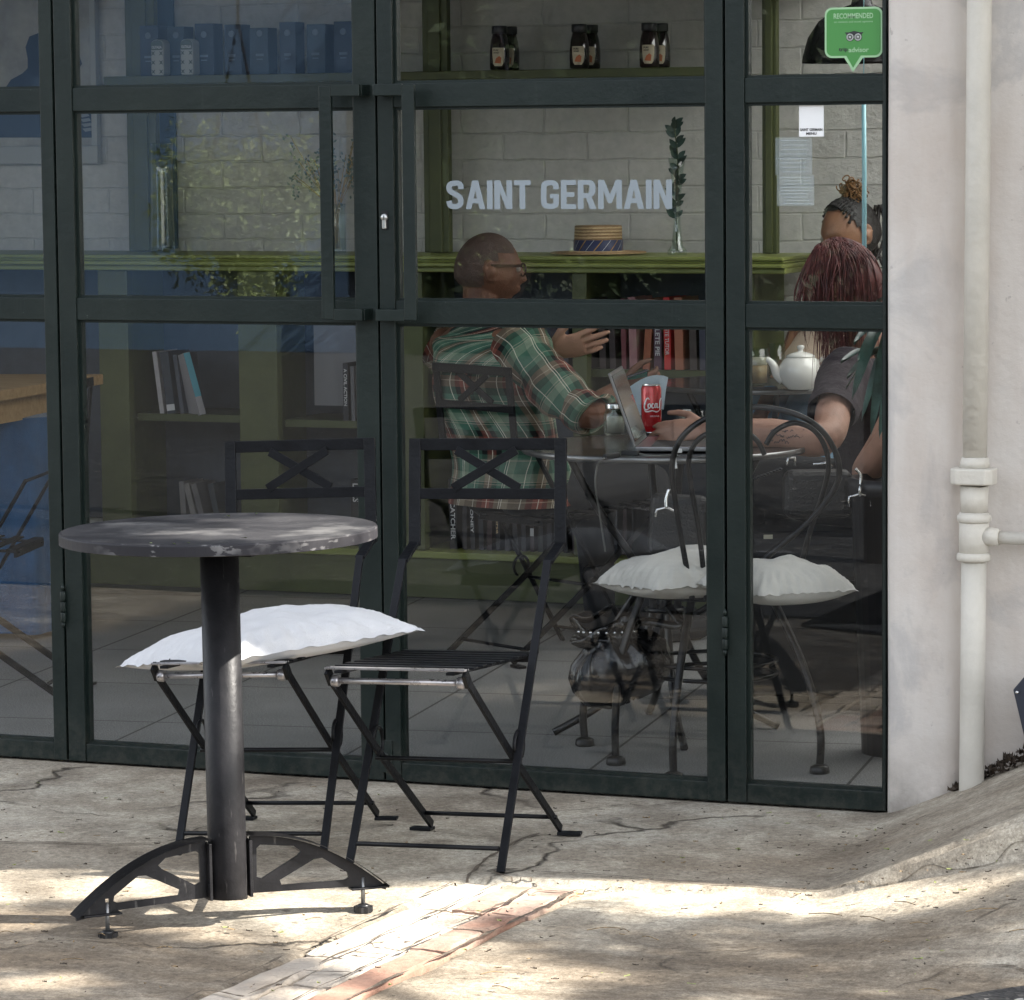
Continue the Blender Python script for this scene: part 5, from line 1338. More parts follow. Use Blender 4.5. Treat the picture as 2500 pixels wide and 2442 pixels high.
m = MB(); m.tube([at(1247, 984, 8.56), at(1250, 970, 8.56), at(1268, 966, 8.56), at(1288, 975, 8.56), at(1287, 990, 8.56)], .003, 8); m.tube(bez([at(1268, 968, 8.56), at(1268, 950, 8.56), at(1274, 930, 8.56)], 4), .0045, 8); m.build('trigger_hook', CHROME, bk2)

# ------------------------------------------------------------------ things on the laptop table
def on_table(x, y, z): return onZ(x, y, z)
lp_ = thing('laptop', 'open grey laptop seen from its edge on the round metal table', 'laptop', on_table(1215, 850, TAZ))
ALU = mat('grey_aluminium', (.24, .24, .25), .28, .85)
SCR = mat('dark_glossy_screen', (.10, .10, .105), .06, spec=.8)
b0 = on_table(1207, 852, TAZ+.012); wdir = (CA*.99+CR*.135).normalized(); bdir = (CR*.99-CA*.135).normalized()
tilt = R(109); up_ = (Zv*math.sin(tilt)+bdir*math.cos(tilt)).normalized()
m = MB(); m.box(b0+wdir*.15+up_*.094, (.28, .188, .006), Matrix((wdir, up_, wdir.cross(up_))).transposed(), bev=.002); m.build('lid', ALU, lp_)
m = MB(); nn_ = wdir.cross(up_); nn_ = nn_ if nn_.dot(bdir) > 0 else -nn_
m.box(b0+wdir*.15+up_*.096+nn_*.0042, (.268, .168, .002), Matrix((wdir, up_, wdir.cross(up_))).transposed()); m.build('screen', SCR, lp_)
m = MB(); m.box(b0+wdir*.15+bdir*.105-Zv*.004, (.30, .205, .012), Matrix((wdir, bdir, wdir.cross(bdir))).transposed(), bev=.003); m.build('base', ALU, lp_)
m = MB(); m.box(b0+wdir*.15+bdir*.09+Zv*.0026, (.26, .10, .001), Matrix((wdir, bdir, wdir.cross(bdir))).transposed()); m.build('keyboard', BLACKP, lp_)
cc = onZ(1240, 824, TAZ+.001); cc = Vector((cc.x, cc.y, TAZ+.0005))
can = thing('drink_can', 'slim red soft drink can with white script on the round metal table', 'can', cc)
RED = mat('red_can_paint', (.52, .010, .014), .22, .25, coat=.5)
ALC = mat('bright_aluminium', (.75, .75, .75), .2, 1.)
rc, hc_ = .0262, .124
m = MB(); m.lathe(cc, [(.0205, 0), (.0232, .004), (rc, .009), (rc, hc_-.010), (.0232, hc_-.003)], 40, cap=False); m.build('body', RED, can)
m = MB(); m.lathe(cc, [(.0230, hc_-.0035), (.0239, hc_-.001), (.0239, hc_), (.0222, hc_), (.0215, hc_-.003), (0, hc_-.003)], 40); m.lathe(cc, [(0, .001), (.021, -.0002), (.0234, .004)], 40); m.build('lid', ALC, can)
m = MB(); m.box(cc+Zv*(hc_-.0005)+CR*.002, (.016, .009, .0015), Matrix((CR, CA, Zv)).transposed(), bev=.0006); m.build('ring_pull', ALC, can)
def wrap_text(s, wdt, hgt, zc_, a0, shear=0., bold=0., par=can, mm=WHITEP):
    o = text_mesh('lettering', s, wdt, hgt, (0, 0, 0), (1, 0, 0), (0, 1, 0), mm, None, bold=bold, depth=0)
    fa = math.atan2(-CA.y, -CA.x)
    for v in o.data.vertices:
        x, y = v.co.x+shear*v.co.y, v.co.y; a = fa+a0+x/rc
        v.co = Vector((math.cos(a)*(rc+.0004), math.sin(a)*(rc+.0004), zc_+y))
    o.parent = par; return o
# flowing white script drawn as strokes wrapped round the can
m = MB()
fa = math.atan2(-CA.y, -CA.x)
def cw(x, y): a = fa+x/rc; return Vector((cc.x+math.cos(a)*(rc+.0005), cc.y+math.sin(a)*(rc+.0005), cc.z+y))
def stroke(pts, ws):
    P = bez([(x, y, 0) for x, y in pts], 6); n = len(P); rows = []
    for i, p in enumerate(P):
        t = (P[min(i+1, n-1)]-P[max(i-1, 0)]).normalized(); nr = Vector((-t.y, t.x, 0)); k = i/(n-1)*(len(ws)-1); j = min(int(k), len(ws)-2); w_ = (ws[j]+(ws[j+1]-ws[j])*(k-j))*.0011
        a, b = p+nr*w_, p-nr*w_; rows.append([cw(a.x, a.y), cw(b.x, b.y)])
    m.sheet(rows)
S = .001
stroke([(x*S, y*S) for x, y in ((-6, 87), (-9, 91), (-14, 88), (-19, 76), (-20, 66), (-16, 61), (-10, 63), (-4, 66))], [.6, 1.2, 1.8, 2.2, 1.8, 1.2, .5])
stroke([(x*S, y*S) for x, y in ((-20, 63), (-17, 57), (-8, 57), (2, 59), (12, 56), (22, 59))], [.4, 1.3, 1.6, 1.1, 1.5, .5])
stroke([(x*S, y*S) for x, y in ((-6, 77), (-9, 74), (-9, 68), (-6, 66), (-3, 70), (-4, 76), (-6, 77))], [1, 1.5, 1.5, 1, 1.3, 1, 1])
stroke([(x*S, y*S) for x, y in ((5, 76), (2, 77), (0, 72), (1, 67), (4, 66), (7, 69))], [1, 1.2, 1.7, 1.4, .9, .5])
stroke([(x*S, y*S) for x, y in ((14, 76), (10, 77), (8, 71), (9, 67), (12, 68), (14, 73), (14, 78), (14, 69), (17, 66), (20, 69))], [.8, 1.2, 1.7, 1.2, .8, .8, 1.5, 1.5, .9, .5])
stroke([(x*S, y*S) for x, y in ((24, 60), (23, 72), (25, 84), (30, 90), (34, 86))], [1.6, 2, 1.8, 1.2, .6])
m.build('script', WHITEP, can)
wrap_text('ORIGINAL', .026, .0042, .045, .010/rc*.9)
# jar, tumbler, charger, phone, papers
def glassware(name, label, cat, x, y, z, prof, lid=None, fill=None):
    p = onZ(x, y, z); p = Vector((p.x, p.y, z+.0006)); t = thing(name, label, cat, p)
    m = MB(); inner = [(max(.003, r-.0025), max(h, .006)) for r, h in reversed(prof)]
    m.lathe(p, [(0, 0)]+prof+inner+[(0, .006)], 26, cap=False); m.build('vessel', VGLASS, t)
    if lid:
        m = MB(); m.lathe(p, lid, 26); m.build('lid', CHROME, t)
    if fill:
        for nm, c_, a, b in fill:
            m = MB(); r = prof[len(prof)//2][0]-.004; m.lathe(p, [(0, a), (r*.96, a), (r, b), (0, b)], 24); m.build(nm, mat(nm+'_liquid', c_, .35), t)
    return t
glassware('glass_jar', 'small glass jar with ribbed metal lid left of the laptop', 'jar', 1172, 828, TAZ, [(.028, 0), (.031, .004), (.031, .05), (.027, .060), (.0235, .064), (.0235, .068)], [(.0255, .066), (.0265, .068), (.0255, .070), (.0265, .073), (.0255, .075), (.0265, .078), (.025, .080), (0, .080)], [('sugar', (.30, .27, .22), .007, .045)])
glassware('tumbler', 'low clear glass tumbler right of the red can', 'glass', 1322, 822, TAZ, [(.036, 0), (.038, .004), (.040, .055)])
glassware('latte_glass', 'glass of milky coffee with foam left of the teapot', 'glass', 1440, 733, TBZ, [(.030, 0), (.033, .006), (.036, .05), (.039, .108)], None, [('coffee', (.42, .26, .14), .007, .058), ('foam', (.66, .56, .44), .0585, .080)])
glassware('tall_tumbler', 'tall empty glass tumbler behind the teapot', 'glass', 1478, 716, TBZ, [(.022, 0), (.024, .005), (.027, .10)])
ch = thing('charger', 'black charger plug with grey cable at the edge of the laptop table', 'charger', on_table(1180, 866, TAZ))
m = MB(); m.bar(on_table(1150, 871, TAZ+.008), on_table(1176, 866, TAZ+.008), .013, .013, bev=.003); m.bar(on_table(1184, 862, TAZ+.007), on_table(1216, 863, TAZ+.007), .016, .012, bev=.003); m.build('plug', BLACKP, ch)
m = MB(); q = on_table(1150, 872, TAZ+.008); m.tube(bez([q, at(1138, 884, 8.70), at(1133, 920, 8.72), at(1140, 970, 8.8), at(1152, 1050, 8.9)], 6), .0022, 7); m.tube(bez([on_table(1216, 863, TAZ+.007), on_table(1240, 868, TAZ+.004), on_table(1290, 866, TAZ+.004)], 6), .002, 7); m.build('cable', mat('grey_cable', (.16, .16, .15), .5), ch)
wc = thing('white_cable', 'short white cable plug hanging over the table edge by the iron chair', 'cable', at(1290, 860, 8.66))
m = MB(); m.box(at(1290, 858, 8.66), (.020, .009, .010), Matrix((CR, CA, Zv)).transposed(), bev=.002); m.build('plug', WHITEP, wc)
m = MB(); m.tube(bez([at(1287, 862, 8.66), at(1285, 875, 8.66), at(1287, 892, 8.66)], 5), .003, 8); m.build('cord', WHITEP, wc)
PAPER = mat('pale_blue_paper', (.46, .56, .62), .7)
m = MB(); rows = []
for i in range(9):
    t_ = i/8; a, b = Vector(at(1188+t_*84, 742-30*math.sin(t_*2.1)+2, 9.62)), Vector(at(1205+t_*58, 800-22*math.sin(t_*1.9), 9.50)); rows.append([a+(b-a)*k/6+CA*.02*math.sin(k*.6) for k in range(7)])
m.sheet(rows, thick=.0012); o = m.build('paper_menu', PAPER); base_mesh(o, at(1230, 790, 9.55)); tag(o, 'curling pale blue paper sheet standing behind the red can', 'paper')
# teapot
tp_ = Vector((*onZ(1524, 741, TBZ).xy, TBZ+.0006)); CHINA = mat('white_glazed_china', (.78, .77, .72), .09, coat=.5)
tea = thing('teapot', 'round white china teapot with lid on the back round table', 'teapot', tp_)
m = MB(); m.lathe(tp_, [(0, 0), (.038, 0), (.040, .003), (.056, .018), (.0645, .042), (.062, .066), (.050, .086), (.040, .0925), (.0385, .094)], 44); m.build('body', CHINA, tea)
m = MB(); m.lathe(tp_, [(.042, .0925), (.0425, .096), (.034, .102), (.018, .107), (.008, .1085), (.007, .114), (.0105, .119), (.011, .123), (.008, .1265), (0, .1275)], 40); m.build('lid', CHINA, tea)
pt = lambda a, h: tp_+CR*a+Zv*h
m = MB(); m.tube(bez([pt(-.050, .030), pt(-.068, .044), pt(-.078, .068), pt(-.092, .084), pt(-.100, .087)], 6), [.019, .0185, .018, .017, .016, .015, .0145, .014, .0135, .013, .0125, .012, .0115, .011, .0105, .010, .0095, .009, .0088, .0085, .0082, .008, .0078, .0076, .0075], 16); m.build('spout', CHINA, tea)
m = MB(); m.tube(bez([pt(.050, .078), pt(.070, .090), pt(.093, .086), pt(.101, .066), pt(.090, .042), pt(.064, .028), pt(.055, .027)], 6), .0062, 12); m.build('handle', CHINA, tea)
ph = thing('phone', 'dark phone with a blue edge lying beside the teapot', 'phone', onZ(1452, 738, TBZ))
m = MB(); p = onZ(1456, 738, TBZ+.005); m.box(p, (.07, .035, .008), Matrix((CR, CA, Zv)).transposed(), bev=.002); m.build('body', mat('dark_phone', (.012, .014, .02), .2), ph)
m = MB(); m.box(p+CR*.012+Zv*.0045, (.03, .028, .001), Matrix((CR, CA, Zv)).transposed()); m.build('screen', mat('blue_phone_screen', (.03, .18, .35), .15), ph)
# house plant at the right edge of the narrow pane
pc = at(1720, 830, 8.75)
pl = thing('house_plant', 'leafy pot plant with long pale edged leaves by the white wall', 'plant', (pc.x, pc.y, 0))
m = MB(); rr = random.Random(12)
base_ = Vector((pc.x, pc.y, .72))
BL2 = mat('blue_green_blade', (.05, .105, .085), .35, var=.5, vscale=18)
tips = [(1612, 720), (1622, 760), (1640, 800), (1658, 830), (1674, 835), (1600, 690), (1640, 600), (1668, 575), (1690, 560), (1650, 660), (1632, 690), (1690, 700), (1610, 740), (1690, 800), (1660, 770), (1625, 655)]
for k, (x, y) in enumerate(tips):
    tip = at(x, y, 8.55+rr.uniform(-.15, .2)); crown = base_+Vector((rr.uniform(-.03, .03), rr.uniform(-.03, .03), .12+rr.uniform(0, .22)))
    top = (crown+tip)/2+Zv*.07; P = bez([crown, top, tip], 7); n = len(P); rows = []
    for i, p in enumerate(P):
        w_ = .016*math.sin(math.pi*min(1, i/(n-1)*.93+.07))**.7; s = (tip-crown).cross(Zv).normalized(); rows.append([p+s*w_+Zv*.004, p-Zv*.003, p-s*w_+Zv*.004])
    m.sheet(rows)
m.build('foliage', BL2, pl)
m = MB(); m.tube([base_-Zv*.1, base_+Zv*.35], [.012, .007], 8); m.build('stem', BARK if 'BARK' in globals() else IRON, pl)
m = MB(); m.lathe((pc.x, pc.y, 0), [(0, 0), (.10, 0), (.125, .62), (.132, .62), (.132, .66), (.118, .66), (.112, .62), (0, .62)], 30); m.build('pot', mat('dark_plant_pot', (.03, .03, .035), .4), pl)
# ------------------------------------------------------------------ people
def head_r(d, jaw=1.):
    x, y, z = d.x, d.y, d.z
    P = Vector((x*(.099 if x > 0 else .106), y*.0765, z*.118))
    lo = smooth((-P.z-.015)/.095)
    P.y *= 1-.36*lo*jaw
    if P.x < 0: P.x *= 1-.62*lo
    else: P.x *= 1-.05*lo
    if P.x > 0:
        f = smooth(P.x/.05)
        zz = P.z
        nb = 0
        if -.024 < zz < .024: nb = (.024-zz)/.048
        elif -.040 < zz <= -.024: nb = (zz+.040)/.016
        P.x += f*(.027*nb*math.exp(-(P.y/(.0085+.006*nb))**2))
        P.x += f*.0055*math.exp(-((zz-.030)/.010)**2)*math.exp(-(P.y/.05)**2)
        P.x -= f*.0095*math.exp(-((zz-.011)/.011)**2)*math.exp(-((abs(P.y)-.031)/.013)**2)
        P.x += f*.017*math.exp(-((zz+.054)/.013)**2)*math.exp(-(P.y/.024)**2)
        P.x -= f*.005*math.exp(-((zz+.0545)/.0026)**2)*math.exp(-(P.y/.021)**2)
        P.x += f*.012*math.exp(-((zz+.098)/.016)**2)*math.exp(-(P.y/.026)**2)
    return P
def frame_of(fwd, up=Zv):
    f = Vector(fwd).normalized(); l = Vector(up).cross(f).normalized(); u = f.cross(l); return Matrix((f, l, u)).transposed()
def head_grid(m, c, M, s=1., off=0., keep=None, nu=72, nv=54):
    c = Vector(c); g = {}
    for i in range(nv+1):
        th = math.pi*i/nv
        for j in range(nu):
            ph = 2*math.pi*j/nu; d = Vector((math.sin(th)*math.cos(ph), math.sin(th)*math.sin(ph), math.cos(th)))
            P = head_r(d); g[i, j] = (P, m.bm.verts.new(c+M @ ((P+d*off)*s)))
    for i in range(nv):
        for j in range(nu):
            q = [g[i, j], g[i+1, j], g[i+1, (j+1) % nu], g[i, (j+1) % nu]]
            if keep and not all(keep(p) for p, _ in q): continue
            try:
                f = m.bm.faces.new([v for _, v in q]); f.smooth = True
            except ValueError: pass
    if keep:
        bmesh.ops.delete(m.bm, geom=[v for v in m.bm.verts if not v.link_faces], context='VERTS')
    bmesh.ops.remove_doubles(m.bm, verts=m.bm.verts[:], dist=.00005)
def ears(m, c, M, s=1.):
    for sg in (-1, 1):
        pts = []
        for a in arc(0, 2*math.pi, 19)[:-1]:
            pts.append(Vector(c)+M @ (Vector((-.010+.0165*math.cos(a)*(1 if a < math.pi else .8)-.004*math.sin(a), sg*(.0790+.006*(-math.cos(a))), .002+.029*math.sin(a)))*s))
        m.loop(pts, .0052*s, 8)
        m.sphere(Vector(c)+M @ (Vector((-.006, sg*.0755, .0))*s), .020*s, 2, (1, 1, 1))
        m.sphere(Vector(c)+M @ (Vector((.002, sg*.0800, -.024))*s), .0085*s, 2)
def hand(m, w, d, back, thumb, s=1., curl=(.25, .25, .3, .35), spread=.10):
    """w wrist, d direction of the fingers, back = back-of-hand normal, thumb = side of the thumb"""
    d = Vector(d).normalized(); t = Vector(thumb); t = (t-d*t.dot(d)).normalized(); n = Vector(back); n = (n-d*n.dot(d)-t*n.dot(t)).normalized(); w = Vector(w)
    m.tube([w-d*.02*s, w, w+d*.035*s, w+d*.070*s, w+d*.094*s], [(.018*s, .024*s), (.017*s, .024*s), (.0165*s, .034*s), (.0145*s, .040*s), (.011*s, .038*s)], 16, up=n)
    for k, (o_, L) in enumerate(((.029, .072), (.0098, .080), (-.0098, .074), (-.028, .058))):
        p = w+d*(.086-.004*abs(k-1))*s+t*o_*s; dd = (d+t*(o_/.03)*spread).normalized(); pts = [p-dd*.018*s]; a = 0
        for j, fr_ in enumerate((.45, .30, .25)):
            a += curl[k]*(.7 if j == 0 else 1); q = dd*math.cos(a)-n*math.sin(a); pts.append(pts[-1]+q*(L*fr_+(.018 if j == 0 else 0))*s)
        m.tube(pts, [.0094*s, .0090*s, .0082*s, .0062*s], 10); m.sphere(pts[-1], .0066*s, 2)
    p = w+d*.022*s+t*.024*s; q1 = p+(d*.62+t*.72-n*.15).normalized()*.042*s; q2 = q1+(d*.85+t*.42-n*.2).normalized()*.034*s; q3 = q2+(d*.95+t*.15-n*.15).normalized()*.027*s
    m.tube([p-t*.012*s, p, q1, q2, q3], [.014*s, .0145*s, .0118*s, .0098*s, .0075*s], 10); m.sphere(q3, .0078*s, 2)
def limb(m, pts, rad, n=6, seg=14):
    P = bez(pts, n); N = len(P); rs = []
    for i in range(N):
        k = i/(N-1)*(len(rad)-1); j = min(int(k), len(rad)-2); rs.append(rad[j]+(rad[j+1]-rad[j])*(k-j))
    m.tube(P, rs, seg)
    m.sphere(P[0], rs[0]*.99, 2); m.sphere(P[-1], rs[-1]*.99, 2)
def section(c, ax, dp, n=28, pw=2.3):
    out = []
    for k in range(n):
        a = 2*math.pi*k/n; ca, sa = math.cos(a), math.sin(a)
        out.append(Vector(c)+Vector(ax)*(abs(ca)**(2/pw)*(1 if ca > 0 else -1))+Vector(dp)*(abs(sa)**(2/pw)*(1 if sa > 0 else -1)))
    return out
def loft(m, secs, cap=True, uv=False):
    rings = [[m.bm.verts.new(p) for p in s] for s in secs]; n = len(rings[0])
    fs = []
    for a, b in zip(rings, rings[1:]):
        for k in range(n):
            f = m.bm.faces.new((a[k], a[(k+1) % n], b[(k+1) % n], b[k])); f.smooth = True; fs.append(f)
    if cap: m.bm.faces.new(list(reversed(rings[0]))); m.bm.faces.new(rings[-1])
    return rings
def interp_secs(keys, per=8):
    out = []
    cs = bez([k[0] for k in keys], per); ax = bez([k[1] for k in keys], per); dp = bez([k[2] for k in keys], per)
    return list(zip(cs, ax, dp))
def loft_uv(m, keys, per=8, n=64, pw=2.3, wr=.006, ws=9., seed=0, cap=False):
    """lofted cloth with UVs in metres (around, along) and small folds"""
    uvl = m.bm.loops.layers.uv.verify(); S = interp_secs(keys, per); rings = []; L = 0; prev = None
    for c, ax, dp in S:
        if prev is not None: L += (c-prev).length
        prev = c; pts = section(c, ax, dp, n, pw); per_ = 0; row = []
        for k, p in enumerate(pts):
            if k: per_ += (p-pts[k-1]).length
            d = (p-c).normalized() if (p-c).length > 1e-6 else Vector((0, 0, 0))
            f = mnoise.noise(Vector((p.x*ws+seed, p.y*ws, p.z*ws*.45)))*wr+mnoise.noise(Vector((p.x*ws*2.6+seed, p.y*ws*2.6, p.z*ws*1.5)))*wr*.5
            row.append((m.bm.verts.new(p+d*f), per_, L))
        rings.append(row)
    for a, b in zip(rings, rings[1:]):
        for k in range(n):
            k2 = (k+1) % n; f = m.bm.faces.new((a[k][0], a[k2][0], b[k2][0], b[k][0])); f.smooth = True
            for lp_, (v, u_, l_) in zip(f.loops, (a[k], a[k2], b[k2], b[k])):
                uu = u_ if not (k2 == 0 and v in (a[0][0], b[0][0])) else a[k][1]+(a[1][1]-a[0][1])
                lp_[uvl].uv = (uu, l_)
    if cap:
        m.bm.faces.new([v for v, _, _ in rings[-1]])
def skin_body(m, name, mm, par, vox=.0045):
    o = m.build(name, mm, par)
    rm = o.modifiers.new('remesh', 'REMESH'); rm.mode = 'VOXEL'; rm.voxel_size = vox; rm.use_smooth_shade = True
    s_ = o.modifiers.new('smooth', 'SMOOTH'); s_.factor = .5; s_.iterations = 2
    return o
def palm_skin(c):
    m = SK1; nt = m.node_tree; b = nt.nodes['Principled BSDF']; src = b.inputs['Base Color'].links[0].from_socket
    ds = nt.nodes.new('ShaderNodeVectorMath'); ds.operation = 'DISTANCE'; g_ = nt.nodes.new('ShaderNodeNewGeometry'); nt.links.new(g_.outputs['Position'], ds.inputs[0]); ds.inputs[1].default_value = c
    mr = nt.nodes.new('ShaderNodeMapRange'); mr.inputs['From Min'].default_value = .11; mr.inputs['From Max'].default_value = .14; mr.inputs['To Min'].default_value = 1; mr.inputs['To Max'].default_value = 0; nt.links.new(ds.outputs['Value'], mr.inputs['Value'])
    mx = nt.nodes.new('ShaderNodeMix'); mx.data_type = 'RGBA'; nt.links.new(mr.outputs['Result'], mx.inputs['Factor']); nt.links.new(src, mx.inputs[6]); mx.inputs[7].default_value = (.46, .26, .18, 1); nt.links.new(mx.outputs[2], b.inputs['Base Color'])
SK1 = mat('warm_brown_skin', (.125, .056, .033), .55, var=.22, vscale=22, bump=.25, bscale=260, spec=.35)
SK2 = mat('light_pink_skin', (.44, .25, .18), .55, var=.14, vscale=18, bump=.2, bscale=260, spec=.35)
SK3 = mat('golden_brown_skin', (.30, .155, .090), .40, var=.12, vscale=12, bump=.1, bscale=240, sss=.15)
def plaid():
    t = NT('green_plaid_cotton'); uv = t.n('TexCoord').outputs['UV']; sp = t.n('SeparateXYZ'); t.l(uv, sp.inputs[0])
    G, Dk, Rd, Lg = (.058, .135, .095), (.009, .011, .011), (.190, .058, .042), (.22, .28, .20)
    def axis(v, per, ph):
        f = t.math('FRACT', t.math('ADD', t.math('DIVIDE', v, per), ph))
        col = t.ramp(f, [(0, G), (.18, Dk), (.30, Rd), (.48, Dk), (.58, G), (.74, Lg), (.86, G)], 'CONSTANT')
        ln = t.ramp(f, [(0, (0,)*3), (.075, (1,)*3), (.092, (0,)*3), (.395, (1,)*3), (.412, (0,)*3), (.68, (1,)*3), (.695, (0,)*3), (.72, (1,)*3), (.735, (0,)*3)], 'CONSTANT')
        return col, ln
    c1, l1 = axis(sp.outputs['X'], .165, .1); c2, l2 = axis(sp.outputs['Y'], .175, .3)
    col = t.mix(.5, c1, c2)
    col = t.mix(t.math('MULTIPLY', l1, .75), col, (.62, .58, .48)); col = t.mix(t.math('MULTIPLY', l2, .35), col, (.55, .45, .35))
    n = t.noise(t.coord('Object'), 30, 5); col = t.mix(1., col, t.ramp(n, [(.3, (.82,)*3), (.7, (1.15,)*3)]), 'MULTIPLY')
    t.l(col, t.b.inputs['Base Color']); t.b.inputs['Roughness'].default_value = .85; t.b.inputs['Specular IOR Level'].default_value = .2
    t.l(t.bump(t.math('ADD', t.noise(t.coord('Object'), 24, 4), t.math('MULTIPLY', t.noise(t.coord('Object'), 500, 2), .12)), .35, .008), t.b.inputs['Normal'])
    return t.m
PLAID = plaid()
BLACKCLOTH = mat('black_trouser_cloth', (.010, .011, .014), .85, var=.3, vscale=10)

# ---- man in the plaid shirt
D0 = 10.5
man = thing('person', 'seated man in green plaid shirt and glasses gesturing with his raised palm', 'person', (at(960, 930, D0).x, at(960, 930, D0).y, 0))
f_ = (CR*.78+CA*.62).normalized(); sx = (CR*.62-CA*.78).normalized()     # chest direction, towards his right shoulder
hc0 = at(930, 517, D0); hf = (CR*.985+CA*.17-Zv*.05).normalized(); HM = frame_of(hf, Zv-hf*.0)
pel, wai, che, sho, nkb = at(975, 915, D0+.02), at(962, 835, D0), at(935, 725, D0), at(917, 652, D0), at(917, 607, D0)
m = MB(); head_grid(m, hc0, HM, .93); ears(m, hc0, HM, .93)
limb(m, [nkb-Zv*.03, nkb+Zv*.01, hc0-Zv*.045-hf*.022], [.062, .056, .052], 5, 16)
loft(m, [section(c, a, d_, 28) for c, a, d_ in interp_secs([(pel-Zv*.02, sx*.165, f_*.12), (wai, sx*.155, f_*.115), (che, sx*.180, f_*.118), (sho, sx*.165, f_*.085), (nkb-Zv*.01, sx*.075, f_*.060)], 4)])
shR = sho+sx*.165-Zv*.012; shL = sho-sx*.165-Zv*.012
elR = at(1116, 790, D0-.30); wrR = at(1178, 742, D0-.16)
elL = at(1000, 742, D0+.22); wrL = at(1046, 668, D0-.02)
limb(m, [shR, (shR+elR)/2, elR, (elR+wrR)/2, wrR], [.052, .048, .040, .038, .026], 5)
limb(m, [shL, (shL+elL)/2, elL, (elL+wrL)/2, wrL], [.052, .048, .040, .036, .027], 5)
hand(m, wrL, CR*.93+Zv*.20-CA*.15, -Zv*.9-CA*.45+CR*.2, -CR*.15+Zv*.75-CA*.5, 1.06, (.10, .06, .10, .16), .16)
hand(m, wrR, CR*.9+Zv*.12+CA*.2, -CA*.8-Zv*.5, Zv*.8-CA*.3, .93, (.45, .5, .5, .5), .05)
skin_body(m, 'body', SK1, man, .004); palm_skin(wrL+CR*.09+Zv*.02)
m = MB(); head_grid(m, hc0, HM, .93, .0012, lambda P: (P.z > .055+.0*P.x and P.x < .072) or (P.x < .020 and P.z > .028) or (P.x < -.022 and P.z > -.050))
m.build('hair', mat('shaved_dark_hair', (.062, .034, .024), .5, var=.3, vscale=160, bump=.5, bscale=400), man)
m = MB(); sk = [(pel-Zv*.065, sx*.192, f_*.150), (pel+Zv*.03, sx*.188, f_*.146), (wai, sx*.182, f_*.142), (che-Zv*.03, sx*.198, f_*.142), (che+Zv*.05, sx*.202, f_*.135), (sho, sx*.182, f_*.102), (sho+Zv*.028, sx*.125, f_*.080), (nkb+Zv*.012, sx*.068, f_*.064)]
loft_uv(m, sk, 11, 110, 2.2, .019, 7, 3)
shirt = m.build('shirt', PLAID, man)
m = MB(); loft_uv(m, [(nkb-Zv*.004-f_*.004, sx*.072, f_*.070), (nkb+Zv*.024-f_*.006, sx*.066, f_*.066), (nkb+Zv*.028-f_*.008, sx*.072, f_*.073), (nkb+Zv*.0-f_*.006, sx*.083, f_*.086)], 4, 48, 2, .002); m.build('collar', PLAID, shirt)
def sleeve(par, a, b, c, r0, r1, mm, seed, wr=.012, flare=1.12):
    t1 = (b-a).normalized(); u = t1.orthogonal().normalized(); v = t1.cross(u); ks = []
    mid = (a+b)/2
    for p, r in ((a-t1*.03, r0*1.05), (a+t1*.03, r0*1.12), (mid, (r0+r1)/2*1.08), (b, r1*1.1), (c, r1*flare)): ks.append((p, u*r, v*r))
    m = MB(); loft_uv(m, ks, 8, 56, 2, wr, 11, seed); return m.build('sleeve', mm, par)
sleeve(shirt, shR, (shR+elR)/2+Zv*-.012, elR+(elR-shR).normalized()*-.012, .076, .066, PLAID, 1, .020, .90)
sleeve(shirt, shL, elL, elL+(wrL-elL)*.62, .072, .062, PLAID, 2, .010, 1.0)
t1 = (elR-shR).normalized(); u = t1.orthogonal().normalized(); v = t1.cross(u); m = MB(); e0 = elR-t1*.012; t2_ = (wrR-elR).normalized()
loft_uv(m, [(e0-t1*.04, u*.058, v*.058), (e0-t1*.012, u*.0625, v*.0625), (elR+t1*.006+t2_*.004, u*.060, v*.062), (elR+t1*.022+t2_*.030, u*.056, v*.060), (elR+t1*.018+t2_*.058, u*.055, v*.060), (elR+t1*.016+t2_*.056, u*.043, v*.046)], 6, 48, 2, .006); m.build('cuff', PLAID, shirt)
m = MB()
for s_ in (-1, 1):
    hp = pel+sx*.08*s_-Zv*.03; kn = hp+f_*.40-Zv*.0+sx*.05*s_; ft = Vector((kn.x, kn.y, .06))+f_*.03
    limb(m, [hp, (hp+kn)/2, kn, (kn+ft)/2, ft], [.095, .082, .066, .056, .045], 5)
skin_body(m, 'trousers', BLACKCLOTH, man, .008)
m = MB()
for s_ in (-1, 1):
    kn = pel+sx*.13*s_-Zv*.03+f_*.40; m.box((kn.x+f_.x*.08, kn.y+f_.y*.08, .035), (.26, .095, .07), math.atan2(f_.y, f_.x), .03)
m.build('shoe', BLACKCLOTH, man)
H = lambda x, y, z: hc0+HM @ (Vector((x, y, z))*.93)
m = MB()
for s_ in (-1, 1):
    m.bar(H(-.008, s_*.0815, .020), H(.092, s_*.066, .022), .0030, .0085)
    m.loop([H(.100+.004*math.cos(a)-.010*abs(math.sin(a*.5))*0, s_*(.034+.026*math.cos(a)), .010+.019*math.sin(a)) for a in arc(0, 2*math.pi, 21)[:-1]], .0028, 6)
m.bar(H(.105, -.010, .016), H(.105, .010, .016), .004, .004); m.build('glasses', mat('dark_brown_glasses', (.015, .008, .006), .25), man)
m = MB()
for s_ in (-1, 1): m.sphere(H(.083, s_*.031, .011), .0105, 2)
m.build('eye', mat('eye_white', (.35, .32, .28), .2), man)
